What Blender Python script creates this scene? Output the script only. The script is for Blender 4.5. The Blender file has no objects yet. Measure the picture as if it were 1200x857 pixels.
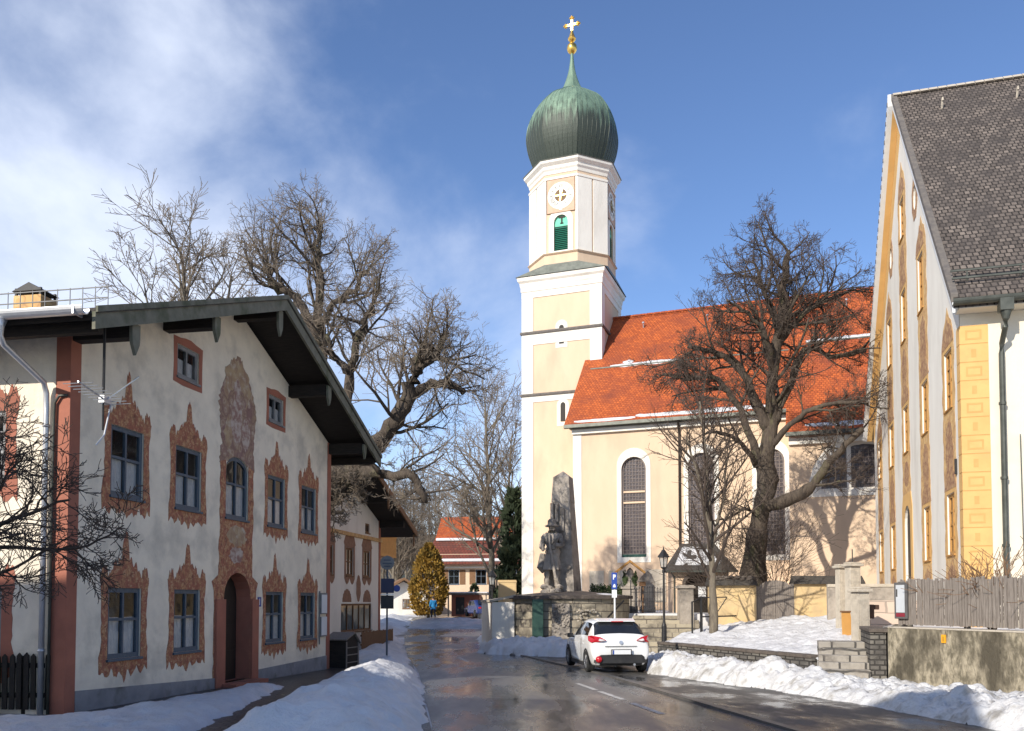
import bpy, bmesh, math, random
from mathutils import Vector, Matrix, noise, geometry

R = math.radians
scene = bpy.context.scene
col = scene.collection

# ------------------------------------------------------------------ camera, sky, sun, exposure
EYE = 1.75
PITCH = R(2.3)
cam_data = bpy.data.cameras.new("camera")
cam = bpy.data.objects.new("camera", cam_data)
col.objects.link(cam)
cam.location = (0, 0, EYE)
cam.rotation_euler = (R(90) + PITCH, 0, 0)
cam_data.sensor_fit = 'HORIZONTAL'
cam_data.sensor_width = 36.0
cam_data.lens = 30.0
cam_data.shift_y = (705 - 1000 * math.tan(PITCH) - 428.5) / 1200.0
cam_data.clip_start = 0.1
cam_data.clip_end = 3000
scene.camera = cam

SUN_EL, SUN_AZ = R(28), R(38)          # azimuth measured from straight behind the camera towards its left
to_sun = Vector((-math.sin(SUN_AZ) * math.cos(SUN_EL), -math.cos(SUN_AZ) * math.cos(SUN_EL), math.sin(SUN_EL)))
sun_data = bpy.data.lights.new("sun", 'SUN')
sun_data.energy = 4.3
sun_data.angle = R(0.5)
sun_data.color = (1.0, 0.93, 0.82)
sun = bpy.data.objects.new("sun", sun_data)
col.objects.link(sun)
sun.rotation_euler = (-to_sun).to_track_quat('-Z', 'Y').to_euler()
sun.location = to_sun * 200

world = bpy.data.worlds.new("World")
scene.world = world
world.use_nodes = True
wn, wl = world.node_tree.nodes, world.node_tree.links
wn.clear()
w_out = wn.new('ShaderNodeOutputWorld')
w_bg = wn.new('ShaderNodeBackground')
w_bg.inputs['Strength'].default_value = 0.13
w_sky = wn.new('ShaderNodeTexSky')
w_sky.sky_type = 'NISHITA'
w_sky.sun_disc = False
w_sky.sun_elevation = SUN_EL
w_sky.sun_rotation = math.atan2(to_sun.x, to_sun.y)
w_sky.altitude = 800
w_sky.dust_density = 0.25
w_sky.ozone_density = 2.2
w_tc = wn.new('ShaderNodeTexCoord')
w_sep = wn.new('ShaderNodeSeparateXYZ')
wl.new(w_tc.outputs['Generated'], w_sep.inputs[0])
# wispy clouds, thicker towards the left and the horizon
w_map = wn.new('ShaderNodeMapping')
w_map.inputs['Scale'].default_value = (1.5, 1.5, 1.9)
w_map.inputs['Rotation'].default_value = (0.0, 0.5, 0.3)
w_map.inputs['Location'].default_value = (0.35, 0.1, 0.3)
wl.new(w_tc.outputs['Generated'], w_map.inputs[0])
w_n = wn.new('ShaderNodeTexNoise')
w_n.inputs['Scale'].default_value = 2.6
w_n.inputs['Detail'].default_value = 8
w_n.inputs['Roughness'].default_value = 0.55
w_n.inputs['Distortion'].default_value = 0.15
wl.new(w_map.outputs[0], w_n.inputs['Vector'])
w_left = wn.new('ShaderNodeMapRange')     # direction x: left part of the sky is cloudy
w_left.interpolation_type = 'SMOOTHSTEP'
w_left.inputs['From Min'].default_value = 0.22
w_left.inputs['From Max'].default_value = -0.46
w_left.inputs['To Min'].default_value = -0.27
w_left.inputs['To Max'].default_value = 0.10
wl.new(w_sep.outputs['X'], w_left.inputs['Value'])
w_add = wn.new('ShaderNodeMath'); w_add.operation = 'ADD'
w_hz = wn.new('ShaderNodeMapRange')       # thin veil thickening towards the horizon
w_hz.interpolation_type = 'SMOOTHSTEP'
w_hz.inputs['From Min'].default_value = 0.62
w_hz.inputs['From Max'].default_value = 0.12
w_hz.inputs['To Max'].default_value = 0.18
wl.new(w_sep.outputs['Z'], w_hz.inputs['Value'])
w_a0 = wn.new('ShaderNodeMath'); w_a0.operation = 'ADD'
wl.new(w_left.outputs[0], w_a0.inputs[0]); wl.new(w_hz.outputs[0], w_a0.inputs[1])
wl.new(w_n.outputs[0], w_add.inputs[0]); wl.new(w_a0.outputs[0], w_add.inputs[1])
w_mask = wn.new('ShaderNodeMapRange')
w_mask.interpolation_type = 'SMOOTHSTEP'
w_mask.inputs['From Min'].default_value = 0.32
w_mask.inputs['From Max'].default_value = 0.90
w_mask.inputs['To Max'].default_value = 0.9
wl.new(w_add.outputs[0], w_mask.inputs['Value'])
w_mix = wn.new('ShaderNodeMix'); w_mix.data_type = 'RGBA'
w_mix.inputs['B'].default_value = (6.0, 6.5, 7.6, 1)
wl.new(w_mask.outputs[0], w_mix.inputs['Factor'])
w_hs = wn.new('ShaderNodeHueSaturation'); w_hs.inputs['Hue'].default_value = 0.508; w_hs.inputs['Saturation'].default_value = 1.10; w_hs.inputs['Value'].default_value = 1.10
wl.new(w_sky.outputs[0], w_hs.inputs['Color']); wl.new(w_hs.outputs[0], w_mix.inputs['A'])
wl.new(w_mix.outputs['Result'], w_bg.inputs['Color'])
wl.new(w_bg.outputs[0], w_out.inputs['Surface'])

scene.view_settings.view_transform = 'Standard'
scene.view_settings.look = 'None'
scene.view_settings.gamma = 1
scene.view_settings.use_curve_mapping = False
scene.view_settings.exposure = 0.36
scene.render.resolution_x, scene.render.resolution_y = 1024, 731

# ------------------------------------------------------------------ helpers
def tag(o, label=None, cat=None, group=None, kind=None):
    if label: o['label'] = label
    if cat: o['category'] = cat
    if group: o['group'] = group
    if kind: o['kind'] = kind
    return o

def thing(name, label, cat, loc=(0, 0, 0), rotz=0.0, group=None):
    o = bpy.data.objects.new(name, None)
    o.empty_display_size = 0.3
    col.objects.link(o)
    o.location = loc
    o.rotation_euler = (0, 0, rotz)
    return tag(o, label, cat, group)

def copy_tree(o, parent=None):
    c = o.copy(); col.objects.link(c); c.parent = parent
    for ch in list(o.children):
        copy_tree(ch, c)
    return c

def in_poly(x, y, poly):
    c = False; n = len(poly); j = n - 1
    for i in range(n):
        xi, yi = poly[i]; xj, yj = poly[j]
        if (yi > y) != (yj > y) and x < (xj - xi) * (y - yi) / (yj - yi) + xi:
            c = not c
        j = i
    return c

class MB:
    def __init__(s):
        s.v = []; s.f = []; s.m = Matrix.Identity(4)
    def add(s, verts, faces):
        b = len(s.v)
        s.v += [s.m @ Vector(p) for p in verts]
        s.f += [tuple(b + i for i in f) for f in faces]
        return s
    def box(s, x0, y0, z0, x1, y1, z1):
        return s.add([(x0, y0, z0), (x1, y0, z0), (x1, y1, z0), (x0, y1, z0), (x0, y0, z1), (x1, y0, z1), (x1, y1, z1), (x0, y1, z1)],
                     [(3, 2, 1, 0), (4, 5, 6, 7), (0, 1, 5, 4), (1, 2, 6, 5), (2, 3, 7, 6), (3, 0, 4, 7)])
    def cbox(s, c, d):
        return s.box(c[0] - d[0] / 2, c[1] - d[1] / 2, c[2] - d[2] / 2, c[0] + d[0] / 2, c[1] + d[1] / 2, c[2] + d[2] / 2)
    def beam(s, a, b, w, h, up=(0, 0, 1)):
        a, b = Vector(a), Vector(b); d = (b - a).normalized()
        r = d.cross(Vector(up)).normalized() * (w / 2); u = r.cross(d).normalized() * (h / 2)
        vs = []
        for p in (a, b):
            vs += [p - r - u, p + r - u, p + r + u, p - r + u]
        return s.add(vs, [(0, 1, 2, 3), (7, 6, 5, 4), (0, 4, 5, 1), (1, 5, 6, 2), (2, 6, 7, 3), (3, 7, 4, 0)])
    def prism(s, poly, z0, z1):     # polygon in xy extruded in z (poly may be concave)
        n = len(poly)
        vs = [(p[0], p[1], z0) for p in poly] + [(p[0], p[1], z1) for p in poly]
        fs = [tuple(range(n - 1, -1, -1)), tuple(range(n, 2 * n))]
        fs += [(i, (i + 1) % n, n + (i + 1) % n, n + i) for i in range(n)]
        return s.add(vs, fs)
    def xprism(s, poly, x0, x1):    # polygon in yz extruded in x
        n = len(poly)
        vs = [(x0, p[0], p[1]) for p in poly] + [(x1, p[0], p[1]) for p in poly]
        fs = [tuple(range(n - 1, -1, -1)), tuple(range(n, 2 * n))] + [(i, (i + 1) % n, n + (i + 1) % n, n + i) for i in range(n)]
        return s.add(vs, fs)
    def yprism(s, poly, y0, y1):    # polygon in xz extruded in y
        n = len(poly)
        vs = [(p[0], y0, p[1]) for p in poly] + [(p[0], y1, p[1]) for p in poly]
        fs = [tuple(range(n)), tuple(range(2 * n - 1, n - 1, -1))] + [(i, n + i, n + (i + 1) % n, (i + 1) % n) for i in range(n)]
        return s.add(vs, fs)
    def lathe(s, prof, n=16, c=(0, 0, 0), phase=0.0, caps=True):
        vs = []; fs = []
        for r, z in prof:
            for i in range(n):
                a = phase + 2 * math.pi * i / n
                vs.append((c[0] + r * math.cos(a), c[1] + r * math.sin(a), c[2] + z))
        for k in range(len(prof) - 1):
            for i in range(n):
                j = (i + 1) % n
                fs.append((k * n + i, k * n + j, (k + 1) * n + j, (k + 1) * n + i))
        if caps:
            fs.append(tuple(range(n - 1, -1, -1)))
            fs.append(tuple((len(prof) - 1) * n + i for i in range(n)))
        return s.add(vs, fs)
    def tube(s, pts, rad, n=6, cap=True):
        pts = [Vector(p) for p in pts]
        if not hasattr(rad, '__len__'): rad = [rad] * len(pts)
        vs = []; fs = []; N = len(pts)
        ref = Vector((0.31, 0.17, 0.93)).normalized()
        for k in range(N):
            t = (pts[min(k + 1, N - 1)] - pts[max(k - 1, 0)])
            if t.length < 1e-9: t = Vector((0, 0, 1))
            t.normalize()
            a = t.cross(ref)
            if a.length < 1e-3: a = t.cross(Vector((1, 0, 0)))
            a.normalize(); b = t.cross(a)
            for i in range(n):
                an = 2 * math.pi * i / n
                vs.append(pts[k] + (a * math.cos(an) + b * math.sin(an)) * rad[k])
        for k in range(N - 1):
            for i in range(n):
                j = (i + 1) % n
                fs.append((k * n + i, (k + 1) * n + i, (k + 1) * n + j, k * n + j))
        if cap:
            fs.append(tuple(range(n))); fs.append(tuple((N - 1) * n + i for i in range(n - 1, -1, -1)))
        return s.add(vs, fs)
    def grid(s, P, nu, nv):         # P(i, j) -> point
        vs = [P(i, j) for i in range(nu + 1) for j in range(nv + 1)]
        fs = [(i * (nv + 1) + j, (i + 1) * (nv + 1) + j, (i + 1) * (nv + 1) + j + 1, i * (nv + 1) + j + 1) for i in range(nu) for j in range(nv)]
        return s.add(vs, fs)
    def plate(s, outer, holes, y0, y1, yh=None):   # xz sheet facing -y at y0, edges back to y1, hole reveals back to yh
        if yh is None: yh = y1
        loops = [outer] + list(holes)
        pts = []; edges = []
        for L in loops:
            b = len(pts); n = len(L)
            pts += [Vector((p[0], p[1])) for p in L]
            edges += [(b + i, b + (i + 1) % n) for i in range(n)]
        vs, _, fs, _, _, _ = geometry.delaunay_2d_cdt(pts, edges, [], 0, 1e-6)
        keep = []
        for f in fs:
            cx = sum(vs[i].x for i in f) / len(f); cz = sum(vs[i].y for i in f) / len(f)
            if in_poly(cx, cz, outer) and not any(in_poly(cx, cz, h) for h in holes):
                keep.append(tuple(f))
        s.add([(p.x, y0, p.y) for p in vs], keep)
        for k, L in enumerate(loops):
            yy = y1 if k == 0 else yh
            if abs(yy - y0) < 1e-6: continue
            n = len(L)
            s.add([(p[0], y0, p[1]) for p in L] + [(p[0], yy, p[1]) for p in L], [(i, (i + 1) % n, n + (i + 1) % n, n + i) for i in range(n)])
        return s
    def build(s, name, mat, parent=None, smooth=False, bevel=0.0, weld=True):
        me = bpy.data.meshes.new(name)
        bm = bmesh.new()
        bv = [bm.verts.new(p) for p in s.v]
        for f in s.f:
            try: bm.faces.new([bv[i] for i in f])
            except ValueError: pass
        if weld: bmesh.ops.remove_doubles(bm, verts=bm.verts, dist=1e-5)
        bmesh.ops.recalc_face_normals(bm, faces=bm.faces)
        bm.to_mesh(me); bm.free()
        if smooth:
            for p in me.polygons: p.use_smooth = True
        me.materials.append(mat)
        o = bpy.data.objects.new(name, me)
        col.objects.link(o)
        if parent: o.parent = parent
        if bevel:
            b = o.modifiers.new('bevel', 'BEVEL'); b.width = bevel; b.segments = 2; b.limit_method = 'ANGLE'; b.angle_limit = R(40)
        return o

def arch(x0, x1, z0, z1, rise=None, n=9):      # opening outline with a rounded head
    w = x1 - x0; cx = (x0 + x1) / 2
    if rise is None: rise = w / 2
    L = [(x0, z0), (x1, z0)]
    for i in range(n + 1):
        a = math.pi * i / n
        L.append((cx + w / 2 * math.cos(a), z1 - rise + rise * math.sin(a)))
    return L

def rect(x0, x1, z0, z1):
    return [(x0, z0), (x1, z0), (x1, z1), (x0, z1)]

def at(o, x, y, z, rot=0.0):
    o.location = (x, y, z); o.rotation_euler = (0, 0, rot)
    return o

def catmull(P, n):
    out = []
    for i in range(len(P) - 1):
        p0, p1, p2, p3 = P[max(i - 1, 0)], P[i], P[i + 1], P[min(i + 2, len(P) - 1)]
        for k in range(n):
            t = k / n
            out.append(tuple(.5 * (2 * b_ + (c_ - a_) * t + (2 * a_ - 5 * b_ + 4 * c_ - d_) * t * t + (3 * b_ - a_ - 3 * c_ + d_) * t ** 3) for a_, b_, c_, d_ in zip(p0, p1, p2, p3)))
    out.append(tuple(P[-1])); return out

# ------------------------------------------------------------------ materials
def mat(name, c1, c2=None, scale=3.0, rough=0.85, metal=0.0, bump=0.0, bscale=None, detail=6, c3=None, s3=0.5, t3=(0.5, 0.7),
        stretch=(1, 1, 1), spec=0.4, emit=None, ramp=(0.35, 0.65)):
    m = bpy.data.materials.new(name); m.use_nodes = True
    n, l = m.node_tree.nodes, m.node_tree.links
    bs = n['Principled BSDF']
    bs.inputs['Roughness'].default_value = rough
    bs.inputs['Metallic'].default_value = metal
    bs.inputs['Specular IOR Level'].default_value = spec
    c4 = lambda c: (c[0], c[1], c[2], 1)
    tc = n.new('ShaderNodeTexCoord'); mp = n.new('ShaderNodeMapping')
    mp.inputs['Scale'].default_value = stretch
    l.new(tc.outputs['Object'], mp.inputs[0])
    def nz(sc, dt, ro=0.6):
        t = n.new('ShaderNodeTexNoise'); t.inputs['Scale'].default_value = sc; t.inputs['Detail'].default_value = dt
        t.inputs['Roughness'].default_value = ro
        l.new(mp.outputs[0], t.inputs['Vector']); return t
    cur = None
    if c2 is not None:
        t = nz(scale, detail); r = n.new('ShaderNodeValToRGB')
        r.color_ramp.elements[0].position, r.color_ramp.elements[1].position = ramp
        r.color_ramp.elements[0].color, r.color_ramp.elements[1].color = c4(c1), c4(c2)
        l.new(t.outputs[0], r.inputs[0]); cur = r.outputs[0]
        if c3 is not None:
            t2 = nz(s3, 5); mr = n.new('ShaderNodeMapRange')
            mr.inputs['From Min'].default_value, mr.inputs['From Max'].default_value = t3
            l.new(t2.outputs[0], mr.inputs[0])
            mx = n.new('ShaderNodeMix'); mx.data_type = 'RGBA'
            l.new(mr.outputs[0], mx.inputs['Factor']); l.new(cur, mx.inputs['A']); mx.inputs['B'].default_value = c4(c3)
            cur = mx.outputs['Result']
        l.new(cur, bs.inputs['Base Color'])
    else:
        bs.inputs['Base Color'].default_value = c4(c1)
    if bump:
        t = nz(bscale or scale * 3, 5); b = n.new('ShaderNodeBump')
        b.inputs['Strength'].default_value = 1.0; b.inputs['Distance'].default_value = bump
        l.new(t.outputs[0], b.inputs['Height']); l.new(b.outputs[0], bs.inputs['Normal'])
    if emit:
        bs.inputs['Emission Color'].default_value = c4(emit[0]); bs.inputs['Emission Strength'].default_value = emit[1]
    m['mp'] = 1
    return m

def brickmat(name, c1, c2, mortar, bw, bh, ms=0.01, axis='xz', slope=1.0, rough=0.85, bump=0.01, stain=None, st=(0.5, 0.7), ss=0.8, offset=0.5, spec=0.3):
    m = bpy.data.materials.new(name); m.use_nodes = True
    n, l = m.node_tree.nodes, m.node_tree.links
    bs = n['Principled BSDF']; bs.inputs['Roughness'].default_value = rough; bs.inputs['Specular IOR Level'].default_value = spec
    tc = n.new('ShaderNodeTexCoord'); sp = n.new('ShaderNodeSeparateXYZ'); cb = n.new('ShaderNodeCombineXYZ')
    l.new(tc.outputs['Object'], sp.inputs[0])
    if axis == 'xz': l.new(sp.outputs['X'], cb.inputs['X'])
    elif axis == 'yz': l.new(sp.outputs['Y'], cb.inputs['X'])
    else:                       # 'wall': x+y, works for any vertical wall
        ad = n.new('ShaderNodeMath'); ad.operation = 'ADD'
        l.new(sp.outputs['X'], ad.inputs[0]); l.new(sp.outputs['Y'], ad.inputs[1]); l.new(ad.outputs[0], cb.inputs['X'])
    mu = n.new('ShaderNodeMath'); mu.operation = 'MULTIPLY'; mu.inputs[1].default_value = slope
    l.new(sp.outputs['Z'], mu.inputs[0]); l.new(mu.outputs[0], cb.inputs['Y'])
    wob = n.new('ShaderNodeTexNoise'); wob.inputs['Scale'].default_value = 2.0; l.new(tc.outputs['Object'], wob.inputs['Vector'])
    vm = n.new('ShaderNodeMix'); vm.data_type = 'RGBA'; vm.blend_type = 'ADD'; vm.inputs['Factor'].default_value = bh * 0.25
    l.new(cb.outputs[0], vm.inputs['A']); l.new(wob.outputs[1], vm.inputs['B'])
    br = n.new('ShaderNodeTexBrick')
    br.offset = offset
    br.inputs['Scale'].default_value = 1.0
    br.inputs['Brick Width'].default_value = bw; br.inputs['Row Height'].default_value = bh
    br.inputs['Mortar Size'].default_value = ms; br.inputs['Mortar Smooth'].default_value = 0.4
    br.inputs['Color1'].default_value = (*c1, 1); br.inputs['Color2'].default_value = (*c2, 1); br.inputs['Mortar'].default_value = (*mortar, 1)
    br.inputs['Bias'].default_value = 0.0
    l.new(vm.outputs['Result'], br.inputs['Vector'])
    nz = n.new('ShaderNodeTexNoise'); nz.inputs['Scale'].default_value = ss; nz.inputs['Detail'].default_value = 8; nz.inputs['Roughness'].default_value = 0.65
    l.new(tc.outputs['Object'], nz.inputs['Vector'])
    cur = br.outputs['Color']
    if stain:
        mr = n.new('ShaderNodeMapRange'); mr.inputs['From Min'].default_value, mr.inputs['From Max'].default_value = st
        l.new(nz.outputs[0], mr.inputs[0])
        mx = n.new('ShaderNodeMix'); mx.data_type = 'RGBA'
        l.new(mr.outputs[0], mx.inputs['Factor']); l.new(cur, mx.inputs['A']); mx.inputs['B'].default_value = (*stain, 1)
        cur = mx.outputs['Result']
    l.new(cur, bs.inputs['Base Color'])
    inv = n.new('ShaderNodeMath'); inv.operation = 'SUBTRACT'; inv.inputs[0].default_value = 1.0; l.new(br.outputs['Fac'], inv.inputs[1])
    n3 = n.new('ShaderNodeTexNoise'); n3.inputs['Scale'].default_value = 9.0; n3.inputs['Detail'].default_value = 6
    l.new(tc.outputs['Object'], n3.inputs['Vector'])
    a2 = n.new('ShaderNodeMath'); a2.operation = 'MULTIPLY_ADD'; a2.inputs[1].default_value = 0.6
    l.new(n3.outputs[0], a2.inputs[0]); l.new(inv.outputs[0], a2.inputs[2])
    b = n.new('ShaderNodeBump'); b.inputs['Distance'].default_value = bump; b.inputs['Strength'].default_value = 1.0
    l.new(a2.outputs[0], b.inputs['Height']); l.new(b.outputs[0], bs.inputs['Normal'])
    return m

def glassmat(name, tint=(0.03, 0.035, 0.04), see=0.55, rough=0.03):
    m = bpy.data.materials.new(name); m.use_nodes = True
    n, l = m.node_tree.nodes, m.node_tree.links
    bs = n['Principled BSDF']; bs.inputs['Base Color'].default_value = (*tint, 1); bs.inputs['Roughness'].default_value = rough
    bs.inputs['Specular IOR Level'].default_value = 0.7
    tr = n.new('ShaderNodeBsdfTransparent'); mx = n.new('ShaderNodeMixShader')
    lw = n.new('ShaderNodeLayerWeight'); lw.inputs['Blend'].default_value = 0.25
    mr = n.new('ShaderNodeMapRange'); mr.inputs['To Min'].default_value = 1 - see; mr.inputs['To Max'].default_value = 1.0
    l.new(lw.outputs['Facing'], mr.inputs[0]); l.new(mr.outputs[0], mx.inputs[0])
    l.new(tr.outputs[0], mx.inputs[1]); l.new(bs.outputs[0], mx.inputs[2])
    nz = n.new('ShaderNodeTexNoise'); nz.inputs['Scale'].default_value = 1.7
    tc = n.new('ShaderNodeTexCoord'); l.new(tc.outputs['Object'], nz.inputs['Vector'])
    b = n.new('ShaderNodeBump'); b.inputs['Distance'].default_value = 0.012; l.new(nz.outputs[0], b.inputs['Height']); l.new(b.outputs[0], bs.inputs['Normal'])
    out = n['Material Output']; l.new(mx.outputs[0], out.inputs['Surface'])
    return m

K = {}
K['plaster'] = mat('aged_lime_plaster', (0.86, 0.765, 0.615), (0.74, 0.655, 0.53), 1.8, 0.92, bump=0.02, bscale=7, detail=9, c3=(0.54, 0.485, 0.40), s3=0.9, t3=(0.50, 0.74))
K['plinth'] = mat('grey_plinth', (0.30, 0.30, 0.31), (0.22, 0.22, 0.23), 2.2, 0.9, bump=0.012, c3=(0.13, 0.12, 0.11), s3=1.3, t3=(0.55, 0.75))
K['redpil'] = mat('red_plaster', (0.40, 0.15, 0.098), (0.31, 0.12, 0.08), 1.8, 0.9, bump=0.006, c3=(0.28, 0.13, 0.09), s3=1.0, t3=(0.55, 0.8))
K['fresco'] = mat('terracotta_paint', (0.37, 0.14, 0.085), (0.47, 0.25, 0.125), 5.5, 0.92, detail=10, bump=0.004, c3=(0.21, 0.085, 0.055), s3=8, t3=(0.52, 0.66), ramp=(0.44, 0.60))
K['mural'] = mat('faded_mural_paint', (0.27, 0.155, 0.135), (0.36, 0.25, 0.16), 3.2, 0.92, detail=10, bump=0.004, c3=(0.52, 0.42, 0.34), s3=4.5, t3=(0.56, 0.72), ramp=(0.38, 0.62))
def painted_scrolls(m, light, dark, sc):
    n, l = m.node_tree.nodes, m.node_tree.links
    bs = n['Principled BSDF']; src = bs.inputs['Base Color'].links[0].from_socket
    tc = n.new('ShaderNodeTexCoord'); oi = n.new('ShaderNodeObjectInfo'); ml = n.new('ShaderNodeMath'); ml.operation = 'MULTIPLY'; ml.inputs[1].default_value = 37.0
    l.new(oi.outputs['Random'], ml.inputs[0])
    va = n.new('ShaderNodeVectorMath'); va.operation = 'ADD'; l.new(tc.outputs['Object'], va.inputs[0]); l.new(ml.outputs[0], va.inputs[1])
    ns = n.new('ShaderNodeTexNoise'); ns.inputs['Scale'].default_value = sc * .6; ns.inputs['Detail'].default_value = 3; l.new(va.outputs[0], ns.inputs['Vector'])
    v2 = n.new('ShaderNodeVectorMath'); v2.operation = 'MULTIPLY_ADD'; v2.inputs[1].default_value = (.35, .35, .35); l.new(ns.outputs[1], v2.inputs[0]); l.new(va.outputs[0], v2.inputs[2])
    vo = n.new('ShaderNodeTexVoronoi'); vo.inputs['Scale'].default_value = sc; l.new(v2.outputs[0], vo.inputs['Vector'])
    cur = src
    for (a_, b_, c_), cc in (((.16, .26, .38), light), ((.50, .60, .72), dark)):
        r = n.new('ShaderNodeValToRGB'); e = r.color_ramp.elements; e[0].position = a_; e[0].color = (0, 0, 0, 1); e[1].position = c_; e[1].color = (0, 0, 0, 1)
        k = e.new(b_); k.color = (.75, .75, .75, 1)
        l.new(vo.outputs['Distance'], r.inputs[0])
        mx = n.new('ShaderNodeMix'); mx.data_type = 'RGBA'; l.new(r.outputs[0], mx.inputs['Factor']); l.new(cur, mx.inputs['A']); mx.inputs['B'].default_value = (*cc, 1); cur = mx.outputs['Result']
    l.new(cur, bs.inputs['Base Color'])
painted_scrolls(K['fresco'], (0.54, 0.37, 0.21), (0.24, 0.095, 0.065), 9.0)
painted_scrolls(K['mural'], (0.46, 0.36, 0.28), (0.22, 0.13, 0.11), 4.5)
K['mural2'] = mat('ochre_mural_paint', (0.44, 0.32, 0.19), (0.33, 0.21, 0.14), 4.0, 0.92, detail=10, c3=(0.50, 0.42, 0.33), s3=5.0, t3=(0.5, 0.66), ramp=(0.4, 0.6))
K['mural3'] = mat('pale_mural_paint', (0.50, 0.41, 0.35), (0.32, 0.21, 0.17), 6.0, 0.92, detail=10, c3=(0.30, 0.17, 0.14), s3=6.0, t3=(0.5, 0.62), ramp=(0.42, 0.58))
K['bluewood'] = mat('bluegrey_window_paint', (0.085, 0.115, 0.15), (0.06, 0.085, 0.115), 6, 0.55, stretch=(4, 4, 1))
K['greywood'] = mat('grey_window_paint', (0.25, 0.25, 0.25), (0.18, 0.18, 0.18), 6, 0.6)
K['darkwood'] = mat('dark_stained_wood', (0.014, 0.011, 0.009), (0.030, 0.023, 0.018), 4, 0.85, stretch=(8, 1, 8), bump=0.004)
K['eavewood'] = mat('mossy_fascia_paint', (0.135, 0.135, 0.10), (0.20, 0.19, 0.145), 4, 0.85, bump=0.006, c3=(0.08, 0.09, 0.05), s3=2.2, t3=(0.5, 0.7))
K['door'] = mat('dark_door_wood', (0.016, 0.011, 0.009), (0.030, 0.019, 0.014), 5, 0.6, stretch=(8, 8, 1))
K['zinc'] = mat('galvanised_metal', (0.62, 0.63, 0.65), (0.5, 0.51, 0.53), 3, 0.42, metal=0.75)
K['darkzinc'] = mat('weathered_copper_gutter', (0.10, 0.105, 0.09), (0.06, 0.065, 0.055), 3, 0.5, metal=0.4)
K['roofdark'] = mat('dark_roof_tiles', (0.05, 0.045, 0.04), (0.08, 0.07, 0.06), 3, 0.85, bump=0.03, stretch=(3, 3, 3))
K['curtain'] = mat('lace_curtain', (0.90, 0.90, 0.88), (0.62, 0.63, 0.65), 7, 0.9, stretch=(9, 1, 1.2))
K['glass'] = glassmat('window_glass', (0.02, 0.025, 0.03), 0.85)
K['leadglass'] = mat('leaded_glass', (0.055, 0.045, 0.05), (0.10, 0.085, 0.085), 9, 0.22, bump=0.01, bscale=9, spec=0.6)
K['lead'] = mat('lead_bars', (0.22, 0.18, 0.16), (0.16, 0.13, 0.12), 4, 0.7)
K['cream'] = mat('cream_church_plaster', (0.685, 0.515, 0.365), (0.64, 0.475, 0.33), 0.9, 0.92, bump=0.008, bscale=10, c3=(0.55, 0.415, 0.295), s3=0.6, t3=(0.50, 0.74), stretch=(1, 1, 0.35))
K['white'] = mat('white_lime_plaster', (0.79, 0.755, 0.68), (0.73, 0.69, 0.62), 1.2, 0.92, bump=0.008, bscale=10, c3=(0.60, 0.56, 0.49), s3=0.8, t3=(0.52, 0.80), stretch=(1, 1, 0.3))
K['creamwall'] = mat('cream_plaster_side', (0.72, 0.66, 0.54), (0.68, 0.62, 0.50), 0.8, 0.92, bump=0.006, bscale=14, c3=(0.66, 0.57, 0.42), s3=0.6, t3=(0.5, 0.8))
K['ochre'] = mat('ochre_paint', (0.69, 0.43, 0.165), (0.62, 0.375, 0.14), 1.4, 0.9, bump=0.004, c3=(0.53, 0.33, 0.14), s3=1.0, t3=(0.55, 0.8))
K['ochre_line'] = mat('ochre_quoin_line', (0.58, 0.345, 0.125), (0.53, 0.31, 0.11), 3, 0.9)  # darker ochre paint of the outlines on the quoins
K['brownfresco'] = mat('brown_painted_figure', (0.33, 0.18, 0.105), (0.50, 0.31, 0.15), 3.6, 0.92, detail=10, c3=(0.27, 0.14, 0.09), s3=5, t3=(0.52, 0.66), ramp=(0.36, 0.64))
K['ochrefresco'] = mat('ochre_painted_ornament', (0.66, 0.42, 0.17), (0.54, 0.33, 0.15), 3.2, 0.92, detail=9, c3=(0.40, 0.23, 0.12), s3=4, t3=(0.56, 0.70))
painted_scrolls(K['brownfresco'], (0.56, 0.38, 0.20), (0.22, 0.11, 0.07), 4.5)
painted_scrolls(K['ochrefresco'], (0.66, 0.50, 0.27), (0.40, 0.22, 0.11), 3.5)
K['orangewood'] = mat('orange_window_frame', (0.52, 0.27, 0.075), (0.44, 0.22, 0.06), 5, 0.6)
K['string'] = mat('dark_string_moulding', (0.10, 0.09, 0.085), (0.16, 0.14, 0.12), 5, 0.8)
K['lead_roof'] = mat('grey_lead_skirt', (0.19, 0.20, 0.17), (0.12, 0.13, 0.11), 2.5, 0.6, bump=0.01)
K['gold'] = mat('gilded_metal', (0.95, 0.62, 0.16), (0.85, 0.52, 0.12), 5, 0.3, metal=1.0)
K['teal'] = mat('green_louvre_paint', (0.012, 0.17, 0.105), (0.02, 0.22, 0.14), 4, 0.6)
K['tealdark'] = mat('dark_green_slats', (0.01, 0.05, 0.04), (0.015, 0.07, 0.055), 4, 0.7)
K['mint'] = mat('mint_board_paint', (0.14, 0.55, 0.38), (0.11, 0.48, 0.33), 4, 0.6)
K['dial'] = mat('clock_dial_white', (0.80, 0.78, 0.72), (0.74, 0.71, 0.65), 4, 0.7)
K['dialsq'] = mat('clock_square_paint', (0.62, 0.42, 0.30), (0.55, 0.36, 0.25), 3, 0.85)
K['dialmid'] = mat('clock_centre_brown', (0.20, 0.125, 0.06), (0.15, 0.09, 0.045), 3, 0.7)
K['ink'] = mat('numeral_black', (0.05, 0.045, 0.04))
K['tile'] = brickmat('red_clay_tiles', (0.55, 0.132, 0.034), (0.36, 0.08, 0.025), (0.25, 0.055, 0.02), 0.20, 0.20, 0.016, 'xz', 1.36, 0.85, 0.03, stain=(0.25, 0.062, 0.03), st=(0.44, 0.70), ss=0.7)
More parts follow.
